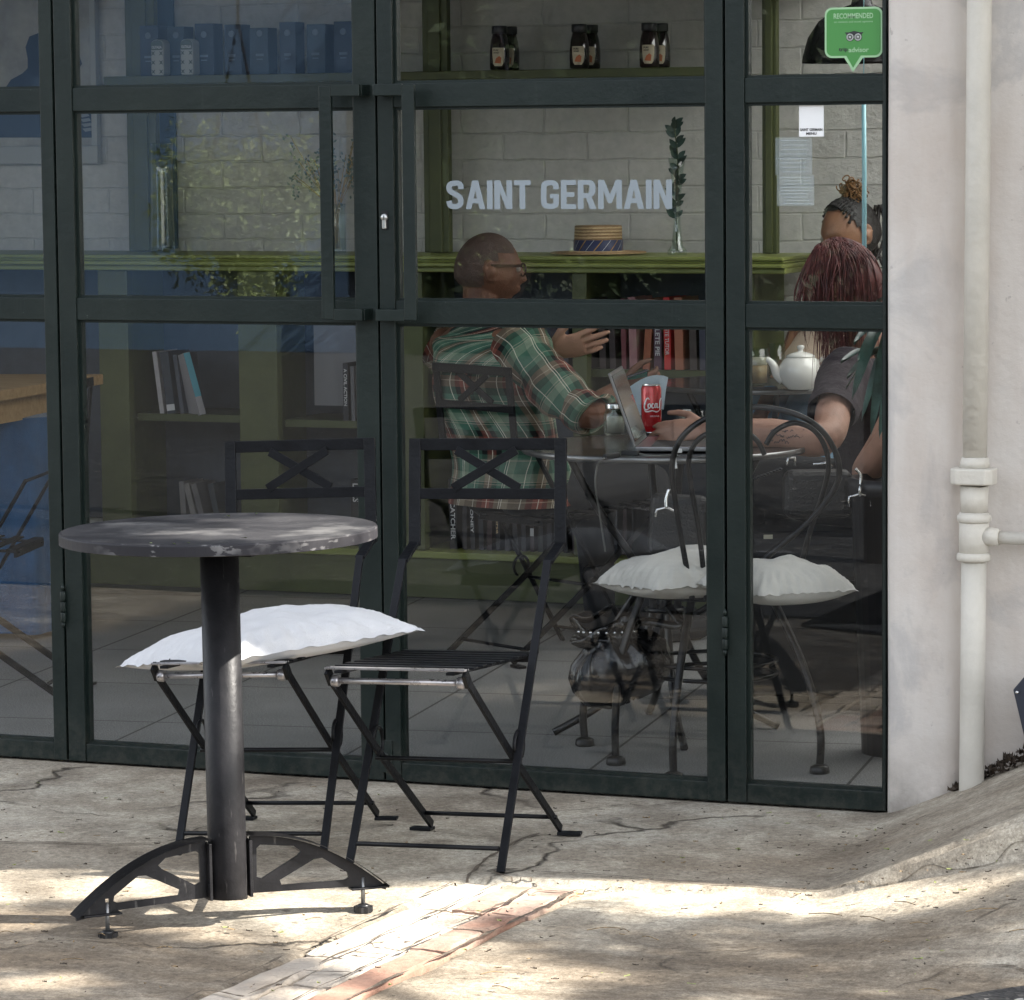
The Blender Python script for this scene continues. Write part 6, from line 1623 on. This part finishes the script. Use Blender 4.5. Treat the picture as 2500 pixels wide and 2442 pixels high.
# phone in his hand
pm = at(1206, 722, D0-.16)
p_ = thing('phone', 'phone with a teal lit screen held in the seated man\'s hand', 'phone', pm)
Mx = Matrix((CR*.94+Zv*.30, CA*.8-Zv*.5, (CR*.94+Zv*.30).cross(CA*.8-Zv*.5))).transposed()
m = MB(); m.box(pm, (.085, .062, .008), Mx, bev=.003); m.build('body', mat('dark_phone', (.012, .014, .02), .2), p_)
m = MB(); nz_ = (CR*.94+Zv*.30).cross(CA*.8-Zv*.5).normalized(); nz_ = nz_ if nz_.dot(FW) < 0 else -nz_; m.box(pm+nz_*.0046, (.076, .054, .001), Mx); m.build('screen', mat('teal_phone_screen', (.03, .20, .18), .15), p_)

# ---- woman with long red hair at the laptop
wr_ = thing('person', 'woman with long dark red hair and tattooed forearm reaching to the laptop', 'person', (at(1660, 900, 9.45).x, at(1660, 900, 9.45).y, 0))
hc1 = at(1602, 545, 9.45); hf1 = (-CR*.88+CA*.35-Zv*.35).normalized(); HM1 = frame_of(hf1)
f1 = (-CR*.85+CA*.52).normalized(); s1 = (-CR*.52-CA*.85).normalized()     # towards her left shoulder, nearest the glass
sh1, ch1, wa1, pe1 = at(1660, 700, 9.45), at(1670, 775, 9.45), at(1690, 865, 9.47), at(1700, 940, 9.47)
m = MB(); head_grid(m, hc1, HM1, .92); ears(m, hc1, HM1, .92)
nk1 = sh1+Zv*.045; limb(m, [nk1-Zv*.04, nk1, hc1-Zv*.05-hf1*.02], [.058, .05, .048], 5)
loft(m, [section(c, a, d_, 28) for c, a, d_ in interp_secs([(pe1, s1*.16, f1*.12), (wa1, s1*.13, f1*.10), (ch1, s1*.155, f1*.115), (sh1, s1*.15, f1*.075), (nk1-Zv*.02, s1*.06, f1*.05)], 4)])
sN, sF = sh1+s1*.15-Zv*.01, sh1-s1*.15-Zv*.01
eN = at(1566, 836, 9.02); wN = at(1345, 816, 9.02)
limb(m, [sN, (sN+eN)/2, eN, (eN*.55+wN*.45), wN], [.050, .046, .041, .040, .025], 6)
hand(m, wN, -CR*.97-Zv*.06+CA*.1, Zv*.85-CA*.5, CA*.5+Zv*.6, .88, (.22, .25, .3, .3), .1)
eF = at(1650, 898, 8.92); limb(m, [at(1720, 770, 9.0), at(1690, 840, 8.93), eF, at(1700, 830, 8.75)], [.046, .046, .038, .036], 6)
skin_body(m, 'body', SK2, wr_, .0045)
m = MB(); loft_uv(m, [(pe1-Zv*.03, s1*.185, f1*.145), (wa1, s1*.155, f1*.125), (ch1, s1*.175, f1*.135), (sh1+Zv*.0, s1*.165, f1*.092), (sh1+Zv*.03, s1*.10, f1*.07)], 8, 72, 2.2, .012, 8, 5)
TEE = mat('dark_mauve_cotton', (.030, .021, .028), .9, var=.15, vscale=9, bump=.4, bscale=60)
tee = m.build('t_shirt', TEE, wr_); sleeve(tee, sN, (sN*.55+eN*.45), (sN*.38+eN*.62), .066, .058, TEE, 7, .008, 1.02)
m = MB()
for s_ in (-1, 1):
    hp = pe1+s1*.08*s_; kn = hp+f1*.38; ft = Vector((kn.x, kn.y, .06)); limb(m, [hp, (hp+kn)/2, kn, (kn+ft)/2, ft], [.09, .078, .062, .05, .04], 5)
skin_body(m, 'trousers', BLACKCLOTH, wr_, .008)
HR = NT('dark_red_hair'); uvx = HR.coord('Object', (1, 1, .08)); n_ = HR.noise(uvx, 90, 4)
HR.l(HR.ramp(n_, [(.3, (.050, .014, .018)), (.7, (.20, .050, .045))]), HR.b.inputs['Base Color']); HR.b.inputs['Roughness'].default_value = .5; HR.l(HR.bump(n_, .6, .003), HR.b.inputs['Normal'])
m = MB(); head_grid(m, hc1, HM1, .92, .012, lambda P: P.z > .01 or P.x < .02, 48, 36)
rr = random.Random(4)
for k in range(760):
    a = rr.uniform(R(52), R(308)); el = rr.uniform(.25, 1.15)
    d = Vector((math.sin(el)*math.cos(a), math.sin(el)*math.sin(a), math.cos(el)))
    p0 = hc1+HM1 @ (Vector((-.01, .0, .112)))*.92+Vector((rr.gauss(0, .012), rr.gauss(0, .012), 0)); p1 = hc1+HM1 @ (Vector((d.x*.110, d.y*.090, d.z*.124))); out = (HM1 @ Vector((d.x, d.y, 0))); out.z = 0; out.normalize()
    L = rr.uniform(.10, .30) if (p1-hc1).dot(CR) > -.045 else rr.uniform(.04, .13)
    p2 = p1+out*rr.uniform(.008, .030)-Zv*.09+Vector((rr.gauss(0, .010), rr.gauss(0, .010), 0)); p3 = p2+out*rr.uniform(-.015, .02)+Vector((rr.gauss(0, .012), rr.gauss(0, .012), -L))
    P = bez([p0, p1, p2, p3], 5); n = len(P); m.tube([p+Vector((math.sin(i*.9+k)*.003, math.cos(i*.7+k)*.003, 0))*(i/n) for i, p in enumerate(P)], [.0027*(.6+.4*math.sin(math.pi*i/(n-1)))*(1 if i < n*.7 else max(.12, (n-1-i)/(n*.3))) for i in range(n)], 6, squash=.6, cap=False)
m.build('hair', HR.m, wr_)
m = MB(); INKT = mat('grey_tattoo_ink', (.10, .075, .075), .6)
rr = random.Random(6)
for r_ in range(3):
    for k in range(9):
        x = 1465+k*7.5+rr.uniform(-2, 2); y = 822+r_*10+rr.uniform(-2, 2)-(1530-x)*.04
        d_ = 8.972+.008*r_*0+.006*abs(r_-1); P = [at(x+i*2.2, y+rr.uniform(-3, 3), d_) for i in range(4)]; m.tube(bez(P, 3), .0011, 5)
m.build('tattoo', INKT, wr_)

# ---- woman with a curly bun behind the teapot
wb = thing('person', 'woman with dark braided hair in a golden curly bun behind the teapot', 'person', (at(1620, 760, 11.25).x, at(1620, 760, 11.25).y, 0))
hc2 = at(1618, 448, 11.25); hf2 = (-CR*.82-CA*.50-Zv*.26).normalized(); HM2 = frame_of(hf2)
f2 = (-CR*.75-CA*.66).normalized(); s2 = (CR*.66-CA*.75).normalized()
sh2, ch2, pe2 = at(1600, 622, 11.3), at(1590, 690, 11.3), at(1605, 790, 11.3)
m = MB(); head_grid(m, hc2, HM2, .95); ears(m, hc2, HM2, .95)
nk2 = sh2+Zv*.035; limb(m, [nk2-Zv*.05, nk2, hc2-Zv*.05-hf2*.02], [.055, .047, .046], 5)
loft(m, [section(c, a, d_, 28) for c, a, d_ in interp_secs([(pe2, s2*.16, f2*.12), (ch2, s2*.155, f2*.12), (sh2, s2*.15, f2*.075), (nk2-Zv*.02, s2*.06, f2*.05)], 4)])
for sg, e_, w2 in ((1, (1690, 740, 11.1), (1600, 745, 10.95)), (-1, (1500, 700, 11.35), (1455, 775, 11.1))):
    a = sh2+s2*.15*sg; b = at(*e_); c = at(*w2); limb(m, [a, (a+b)/2, b, (b+c)/2, c], [.046, .042, .036, .034, .024], 5); hand(m, c, (c-b).normalized(), Zv, CR*.3-CA, .85)
skin_body(m, 'body', SK3, wb, .005)
m = MB(); loft_uv(m, [(pe2, s2*.182, f2*.14), (at(1598, 735, 11.3), s2*.165, f2*.135), (ch2, s2*.172, f2*.14), (at(1597, 650, 11.3), s2*.155, f2*.11), (sh2+Zv*.006, s2*.11, f2*.085)], 7, 60, 2.2, .008, 8, 2); m.build('top', mat('cream_knit', (.62, .48, .36), .85, var=.08, bump=.3, bscale=200), wb)
m = MB()
for s_ in (-1, 1):
    hp = pe2+s2*.085*s_-Zv*.01; kn = hp+f2*.26+Zv*.03; ft = Vector((kn.x, kn.y, .06))-f2*.22; limb(m, [hp, (hp+kn)/2, kn, (kn+ft)/2, ft], [.095, .085, .068, .056, .045], 5)
skin_body(m, 'jeans', mat('pale_blue_denim', (.20, .33, .46), .85, var=.2, vscale=20, bump=.3, bscale=300), wb, .008)
m = MB(); head_grid(m, hc2, HM2, .95, .006, lambda P: P.z > min(.094, -.06+3.6*max(0, P.x+.005)), 60, 44)
rr = random.Random(8)
for k in range(16):     # braided rows
    y = -.07+.14*k/15; P = []
    for i in range(9):
        t_ = i/8; x = .045-.125*t_; zz = .118*math.sqrt(max(.05, 1-(x/.108)**2-(y/.08)**2*.85)); P.append(hc2+HM2 @ (Vector((x, y*(1-.3*t_), zz+.004))*.95))
    m.tube(bez(P, 4), [.0042+.0016*math.sin(i*1.6) for i in range(33)], 6)
for k in range(12):
    a = rr.uniform(-1, 1); p = hc2+HM2 @ (Vector((-.055-.03*abs(a), .06*a+.03*rr.uniform(-1, 1), .01))); m.tube(bez([p+Zv*.06, p+Vector((rr.gauss(0, .01), rr.gauss(0, .01), -.03)), p+Vector((rr.gauss(0, .02), rr.gauss(0, .02), -.14))], 6), .006, 6)
m.build('hair', mat('black_braided_hair', (.012, .010, .010), .4, bump=.4, bscale=200), wb)
m = MB(); bc = hc2+HM2 @ Vector((-.045, 0, .128))
for k in range(70):
    d = Vector((rr.gauss(0, 1), rr.gauss(0, 1), rr.gauss(0, .8))).normalized()*rr.uniform(.015, .042); c = bc+d; u = Vector((rr.gauss(0, 1), rr.gauss(0, 1), rr.gauss(0, 1))).normalized(); v = u.orthogonal().normalized(); w3 = u.cross(v)
    m.tube([c+v*math.cos(a)*.011+w3*math.sin(a)*.011+u*a*.002 for a in arc(0, 7.5, 16)], .0022, 5)
m.build('bun', mat('golden_brown_curls', (.23, .12, .045), .45, var=.5, vscale=60), wb)
m = MB()
for s_ in (-1, 1): m.sphere(hc2+HM2 @ (Vector((.082, s_*.031, .011))*.95), .0108, 2)
m.build('eye', mat('eye_white', (.35, .32, .28), .2), wb)
# ------------------------------------------------------------------ trees up the street that dapple the pavement
BARK = mat('grey_brown_bark', (.11, .085, .065), .9, var=.35, vscale=12, bump=.6, bscale=30)
LEAFG = mat('tree_leaf_green', (.055, .095, .030), .55, var=.35, vscale=2)
def inpoly(x, y, pl):
    c = False; j = len(pl)-1
    for i in range(len(pl)):
        xi, yi = pl[i]; xj, yj = pl[j]
        if (yi > y) != (yj > y) and x < (xj-xi)*(y-yi)/(yj-yi)+xi: c = not c
        j = i
    return c
# sunlit patches on the pavement (survey outline on the ground), everything else in the tree's shade
LIT = [[(-60, 1675), (330, 1672), (470, 1690), (640, 1692), (860, 1683), (965, 1672), (1010, 1690), (1140, 1694), (1060, 1716), (1000, 1728), (905, 1748), (790, 1740), (600, 1726), (420, 1722), (260, 1712), (-60, 1722)],
       [(420, 1728), (600, 1734), (780, 1748), (935, 1768), (985, 1790), (1015, 1822), (965, 1845), (905, 1868), (880, 1940), (560, 1960), (620, 1880), (700, 1850), (600, 1842), (560, 1800), (430, 1790), (300, 1775), (250, 1752), (330, 1738)],
       [(1075, 1688), (1500, 1690), (1480, 1718), (1390, 1716), (1180, 1706)], [(1520, 1690), (1700, 1694), (1960, 1560), (1960, 1655), (1830, 1720), (1700, 1738), (1560, 1745), (1530, 1715)],
       [(-60, 1738), (150, 1742), (170, 1752), (60, 1762), (-60, 1758)], [(0, 1868), (180, 1858), (170, 1880), (0, 1895)],
       [(1000, 1856), (1110, 1846), (1180, 1856), (1080, 1885), (960, 1930), (930, 1900)], [(1180, 1720), (1500, 1724), (1520, 1732), (1200, 1736)],
       [(760, 1950), (1050, 1925), (1330, 1935), (1250, 1985), (820, 2010)], [(900, 2040), (1400, 1990), (1600, 2040), (1100, 2120)]]
rnd = random.Random(21)
lp = []
def leafy(m, c, n, spread, size, r):
    for _ in range(n):
        p = Vector(c)+Vector((r.gauss(0, spread), r.gauss(0, spread), r.gauss(0, spread)))
        u = Vector((r.gauss(0, 1), r.gauss(0, 1), r.gauss(0, 1))).normalized(); v = u.orthogonal().normalized(); v = Matrix.Rotation(r.uniform(0, 6.28), 3, u) @ v
        L = size*r.uniform(.7, 1.3); w_ = u.cross(v)
        m.quad([p-v*L, p+w_*L*.42, p+v*L, p-w_*L*.42])
m = MB(); r2 = random.Random(5)
GD = 0
def put(P, dens, rad, h0=2.9, h1=4.8):
    """a spray of leaves on the sunward side of a shaded spot"""
    h = r2.uniform(h0, h1); q = Vector(P)+SUN*((h-P.z)/SUN.z)
    leafy(m, q, dens, rad, .026, r2)
# what the sun reaches: patches on the pavement, the table top, the cushion, the chair front and the column
TOPLIT = [(330, 1018), (380, 1004), (440, 988), (540, 977), (660, 984), (692, 996), (640, 1032), (560, 1028), (440, 1024)]
CUSHLIT = [(455, 1205), (500, 1198), (560, 1212), (575, 1228), (540, 1262), (470, 1285), (455, 1285)]
RODLIT = [(585, 1262), (790, 1268), (890, 1285), (890, 1308), (640, 1300)]
def survey(P):
    d = P-CAM; z_ = d.dot(FW); return (1250+FOC*d.dot(RT)/z_)/K, (1221-FOC*d.dot(UP)/z_)/K
SHADE = [(846, 1745), (912, 1750), (1088, 1714), (1098, 1738), (932, 1826), (893, 1792)]
def sunny(g):
    for z, pls in ((0, LIT), (TH, [TOPLIT]), (.47, [CUSHLIT]), (.41, [RODLIT])):
        P = g+SUN*(z/SUN.z) if z else Vector((g.x, g.y, ramp_h(g.x, g.y)))
        if z == TH and Vector((P.x-TB.x, P.y-TB.y)).length > TR: continue
        x, y = survey(P)
        if z == 0 and inpoly(x, y, SHADE): continue
        if any(inpoly(x, y, p_) for p_ in pls): return True
    for z in (.06, .14, .22, .30, .38, .46):
        P = g+SUN*(z/SUN.z)
        if Vector((P.x-TB.x-.03, P.y-TB.y)).length < .05: return True
    return False
st_ = .06
yy = -3.3
while yy < -.5:
    xx = -1.0
    while xx < 3.4:
        g_ = Vector((xx+r2.uniform(-.015, .015), yy+r2.uniform(-.015, .015), 0))
        if not any(sunny(g_+Vector((ox_, oy_, 0))) for ox_, oy_ in ((0, 0), (.045, 0), (-.045, 0), (0, .04), (0, -.04))):
            n_ = mnoise.noise(Vector((g_.x*2.3, g_.y*5.5, 4)))
            put(Vector((g_.x, g_.y, ramp_h(g_.x, g_.y))), 24 if n_ < .46 else 8, .026)
        xx += st_
    yy += st_
cr1 = m
tree = thing('street_tree', 'leafy street tree beyond the white wall shading the pavement', 'tree', (6.9, -2.3, 0))
# limbs
rr = random.Random(2)
mt = MB(); mt.tube(bez([(6.9, -2.3, -.1), (6.95, -2.25, 1.2), (6.8, -2.1, 2.6), (6.9, -2.0, 3.6)], 8), [.20-.07*k/24 for k in range(25)], 14)
for k in range(9):
    b = Vector((rr.uniform(5.2, 9.2), rr.uniform(-2.6, .6), rr.uniform(4.2, 6.4))); a = Vector((6.87, -2.05, rr.uniform(2.6, 3.6)))
    md_ = (a+b)/2+Vector((0, 0, .35)); pts = bez([a, md_, b], 6); mt.tube(pts, [.036*(1-.85*i/len(pts)) for i in range(len(pts))], 7)
mt.build('trunk', BARK, tree)
for _ in range(700):
    c = Vector((rr.gauss(7.6, 1.3), rr.gauss(-4.2, .8), rr.gauss(5.4, .8)))
    leafy(cr1, c, 8, .16, .055, rr)
cr1.build('crown', LEAFG, tree, normals=False)
# ------------------------------------------------------------------ the street opposite, seen only in the glass
def mirror(p): return Vector((p.x, .022*2-p.y, p.z))
r4 = random.Random(33)
ob_ = thing('opposite_house', 'pale blue house across the street, seen reflected in the glass', 'house', (-4, -15, 0))
m = MB(); m.box((-10.9, -15.5, 2.2), (10, 1, 4.4)); m.build('wall', mat('pale_blue_render', (.15, .25, .40), .8, var=.15, vscale=2), ob_)
for x in (-14.2, -11.6):
    m = MB(); m.box((x, -14.97, 1.7), (1.1, .06, 1.5)); fr_ = m.build('window', FRAME, ob_); m = MB(); m.box((x, -14.93, 1.7), (.95, .01, 1.35)); m.build('pane', mat('dark_window_pane', (.02, .025, .03), .08), fr_)
m = MB(); m.prism([(-.6, 0), (1.2, 0), (.3, .9)], (-10.9, -15.5, 4.4), (0, 1, 0), (0, 0, 1), (10.6, 0, 0)); m.build('roof', mat('brown_roof_tiles', (.12, .07, .05), .8, var=.3), ob_)
hg = thing('hedge', 'tall dark clipped hedge across the street beside the pale blue house', 'hedge', (-1, -15, 0))
m = MB(); m.box((-1.2, -15.3, 1.5), (9.2, .7, 3.0)); m.build('core', mat('hedge_shade_core', (.012, .018, .010), .95), hg)
m = MB()
for _ in range(4200): leafy(m, Vector((r4.uniform(-5.85, 3.4), -14.92+r4.gauss(0, .06), r4.uniform(0, 3.1))), 3, .05, .06, r4)
m.build('foliage', mat('hedge_dark_green', (.028, .045, .018), .6, var=.4, vscale=3), hg, normals=False)
# hanging baskets
bs = ((at(452, 415, 13.4), at(452, 40, 13.4), 'hanging basket with trailing yellow green foliage on thin chains'), (at(955, 470, 13.4), at(945, 30, 13.4), 'hanging basket with darker sparse foliage on two long chains'))
CHN = mat('dark_chain', (.05, .05, .055), .3, .8); BASK = mat('basket_leaf', (.21, .265, .10), .5, var=.4, vscale=5)
for k, (c, t_, lb) in enumerate(bs):
    c, t_ = mirror(c), mirror(t_); h = thing('hanging_basket', lb, 'plant', c, group='hanging baskets')
    m = MB(); m.lathe(c-Zv*.12, [(0, -.1), (.06, -.07), (.10, 0), (.12, .06)], 20); m.build('basket', mat('coir_basket', (.09, .06, .035), .9), h)
    m = MB()
    for s_ in (-1, 1):
        e_ = c+Vector((s_*.16, 0, -.04)); L = (t_-e_); n = int(L.length/.03)
        for i in range(n):
            p = e_+L*(i+.5)/n; m.box(p, (.012 if i % 2 else .004, .012 if i % 2 == 0 else .004, .028), L.to_track_quat('Z', 'Y').to_matrix())
    m.tube([t_, Vector((t_.x, t_.y, 3.0))], .006, 6); m.build('chain', CHN, h)
    m = MB()
    for _ in range(3200 if k == 0 else 36):
        a = r4.uniform(0, 6.28); q = Vector((math.cos(a)*r4.random()**.5*.31, math.sin(a)*r4.random()**.5*.27, r4.gauss(.05, .10)))
        if r4.random() < .2: q = Vector((q.x*.45+.06, q.y*.5, -r4.random()*.34))
        leafy(m, c+q, 4, .025, .0135, r4)
    m.build('foliage', BASK, h, normals=False)
pg = thing('pergola', 'dark timber beam on two posts carrying the hanging baskets', 'pergola', ((bs[0][0].x+bs[1][0].x)/2, mirror(bs[0][0]).y, 0))
m = MB(); yb = mirror(bs[0][0]).y; m.box((-1.4, yb, 3.06), (4.4, .12, .12)); m.build('beam', mat('dark_timber', (.05, .04, .03), .7), pg)
for x in (-3.5, .7): m = MB(); m.box((x, yb, 1.5), (.1, .1, 3.0)); m.build('post', mat('dark_timber', (.05, .04, .03), .7), pg)
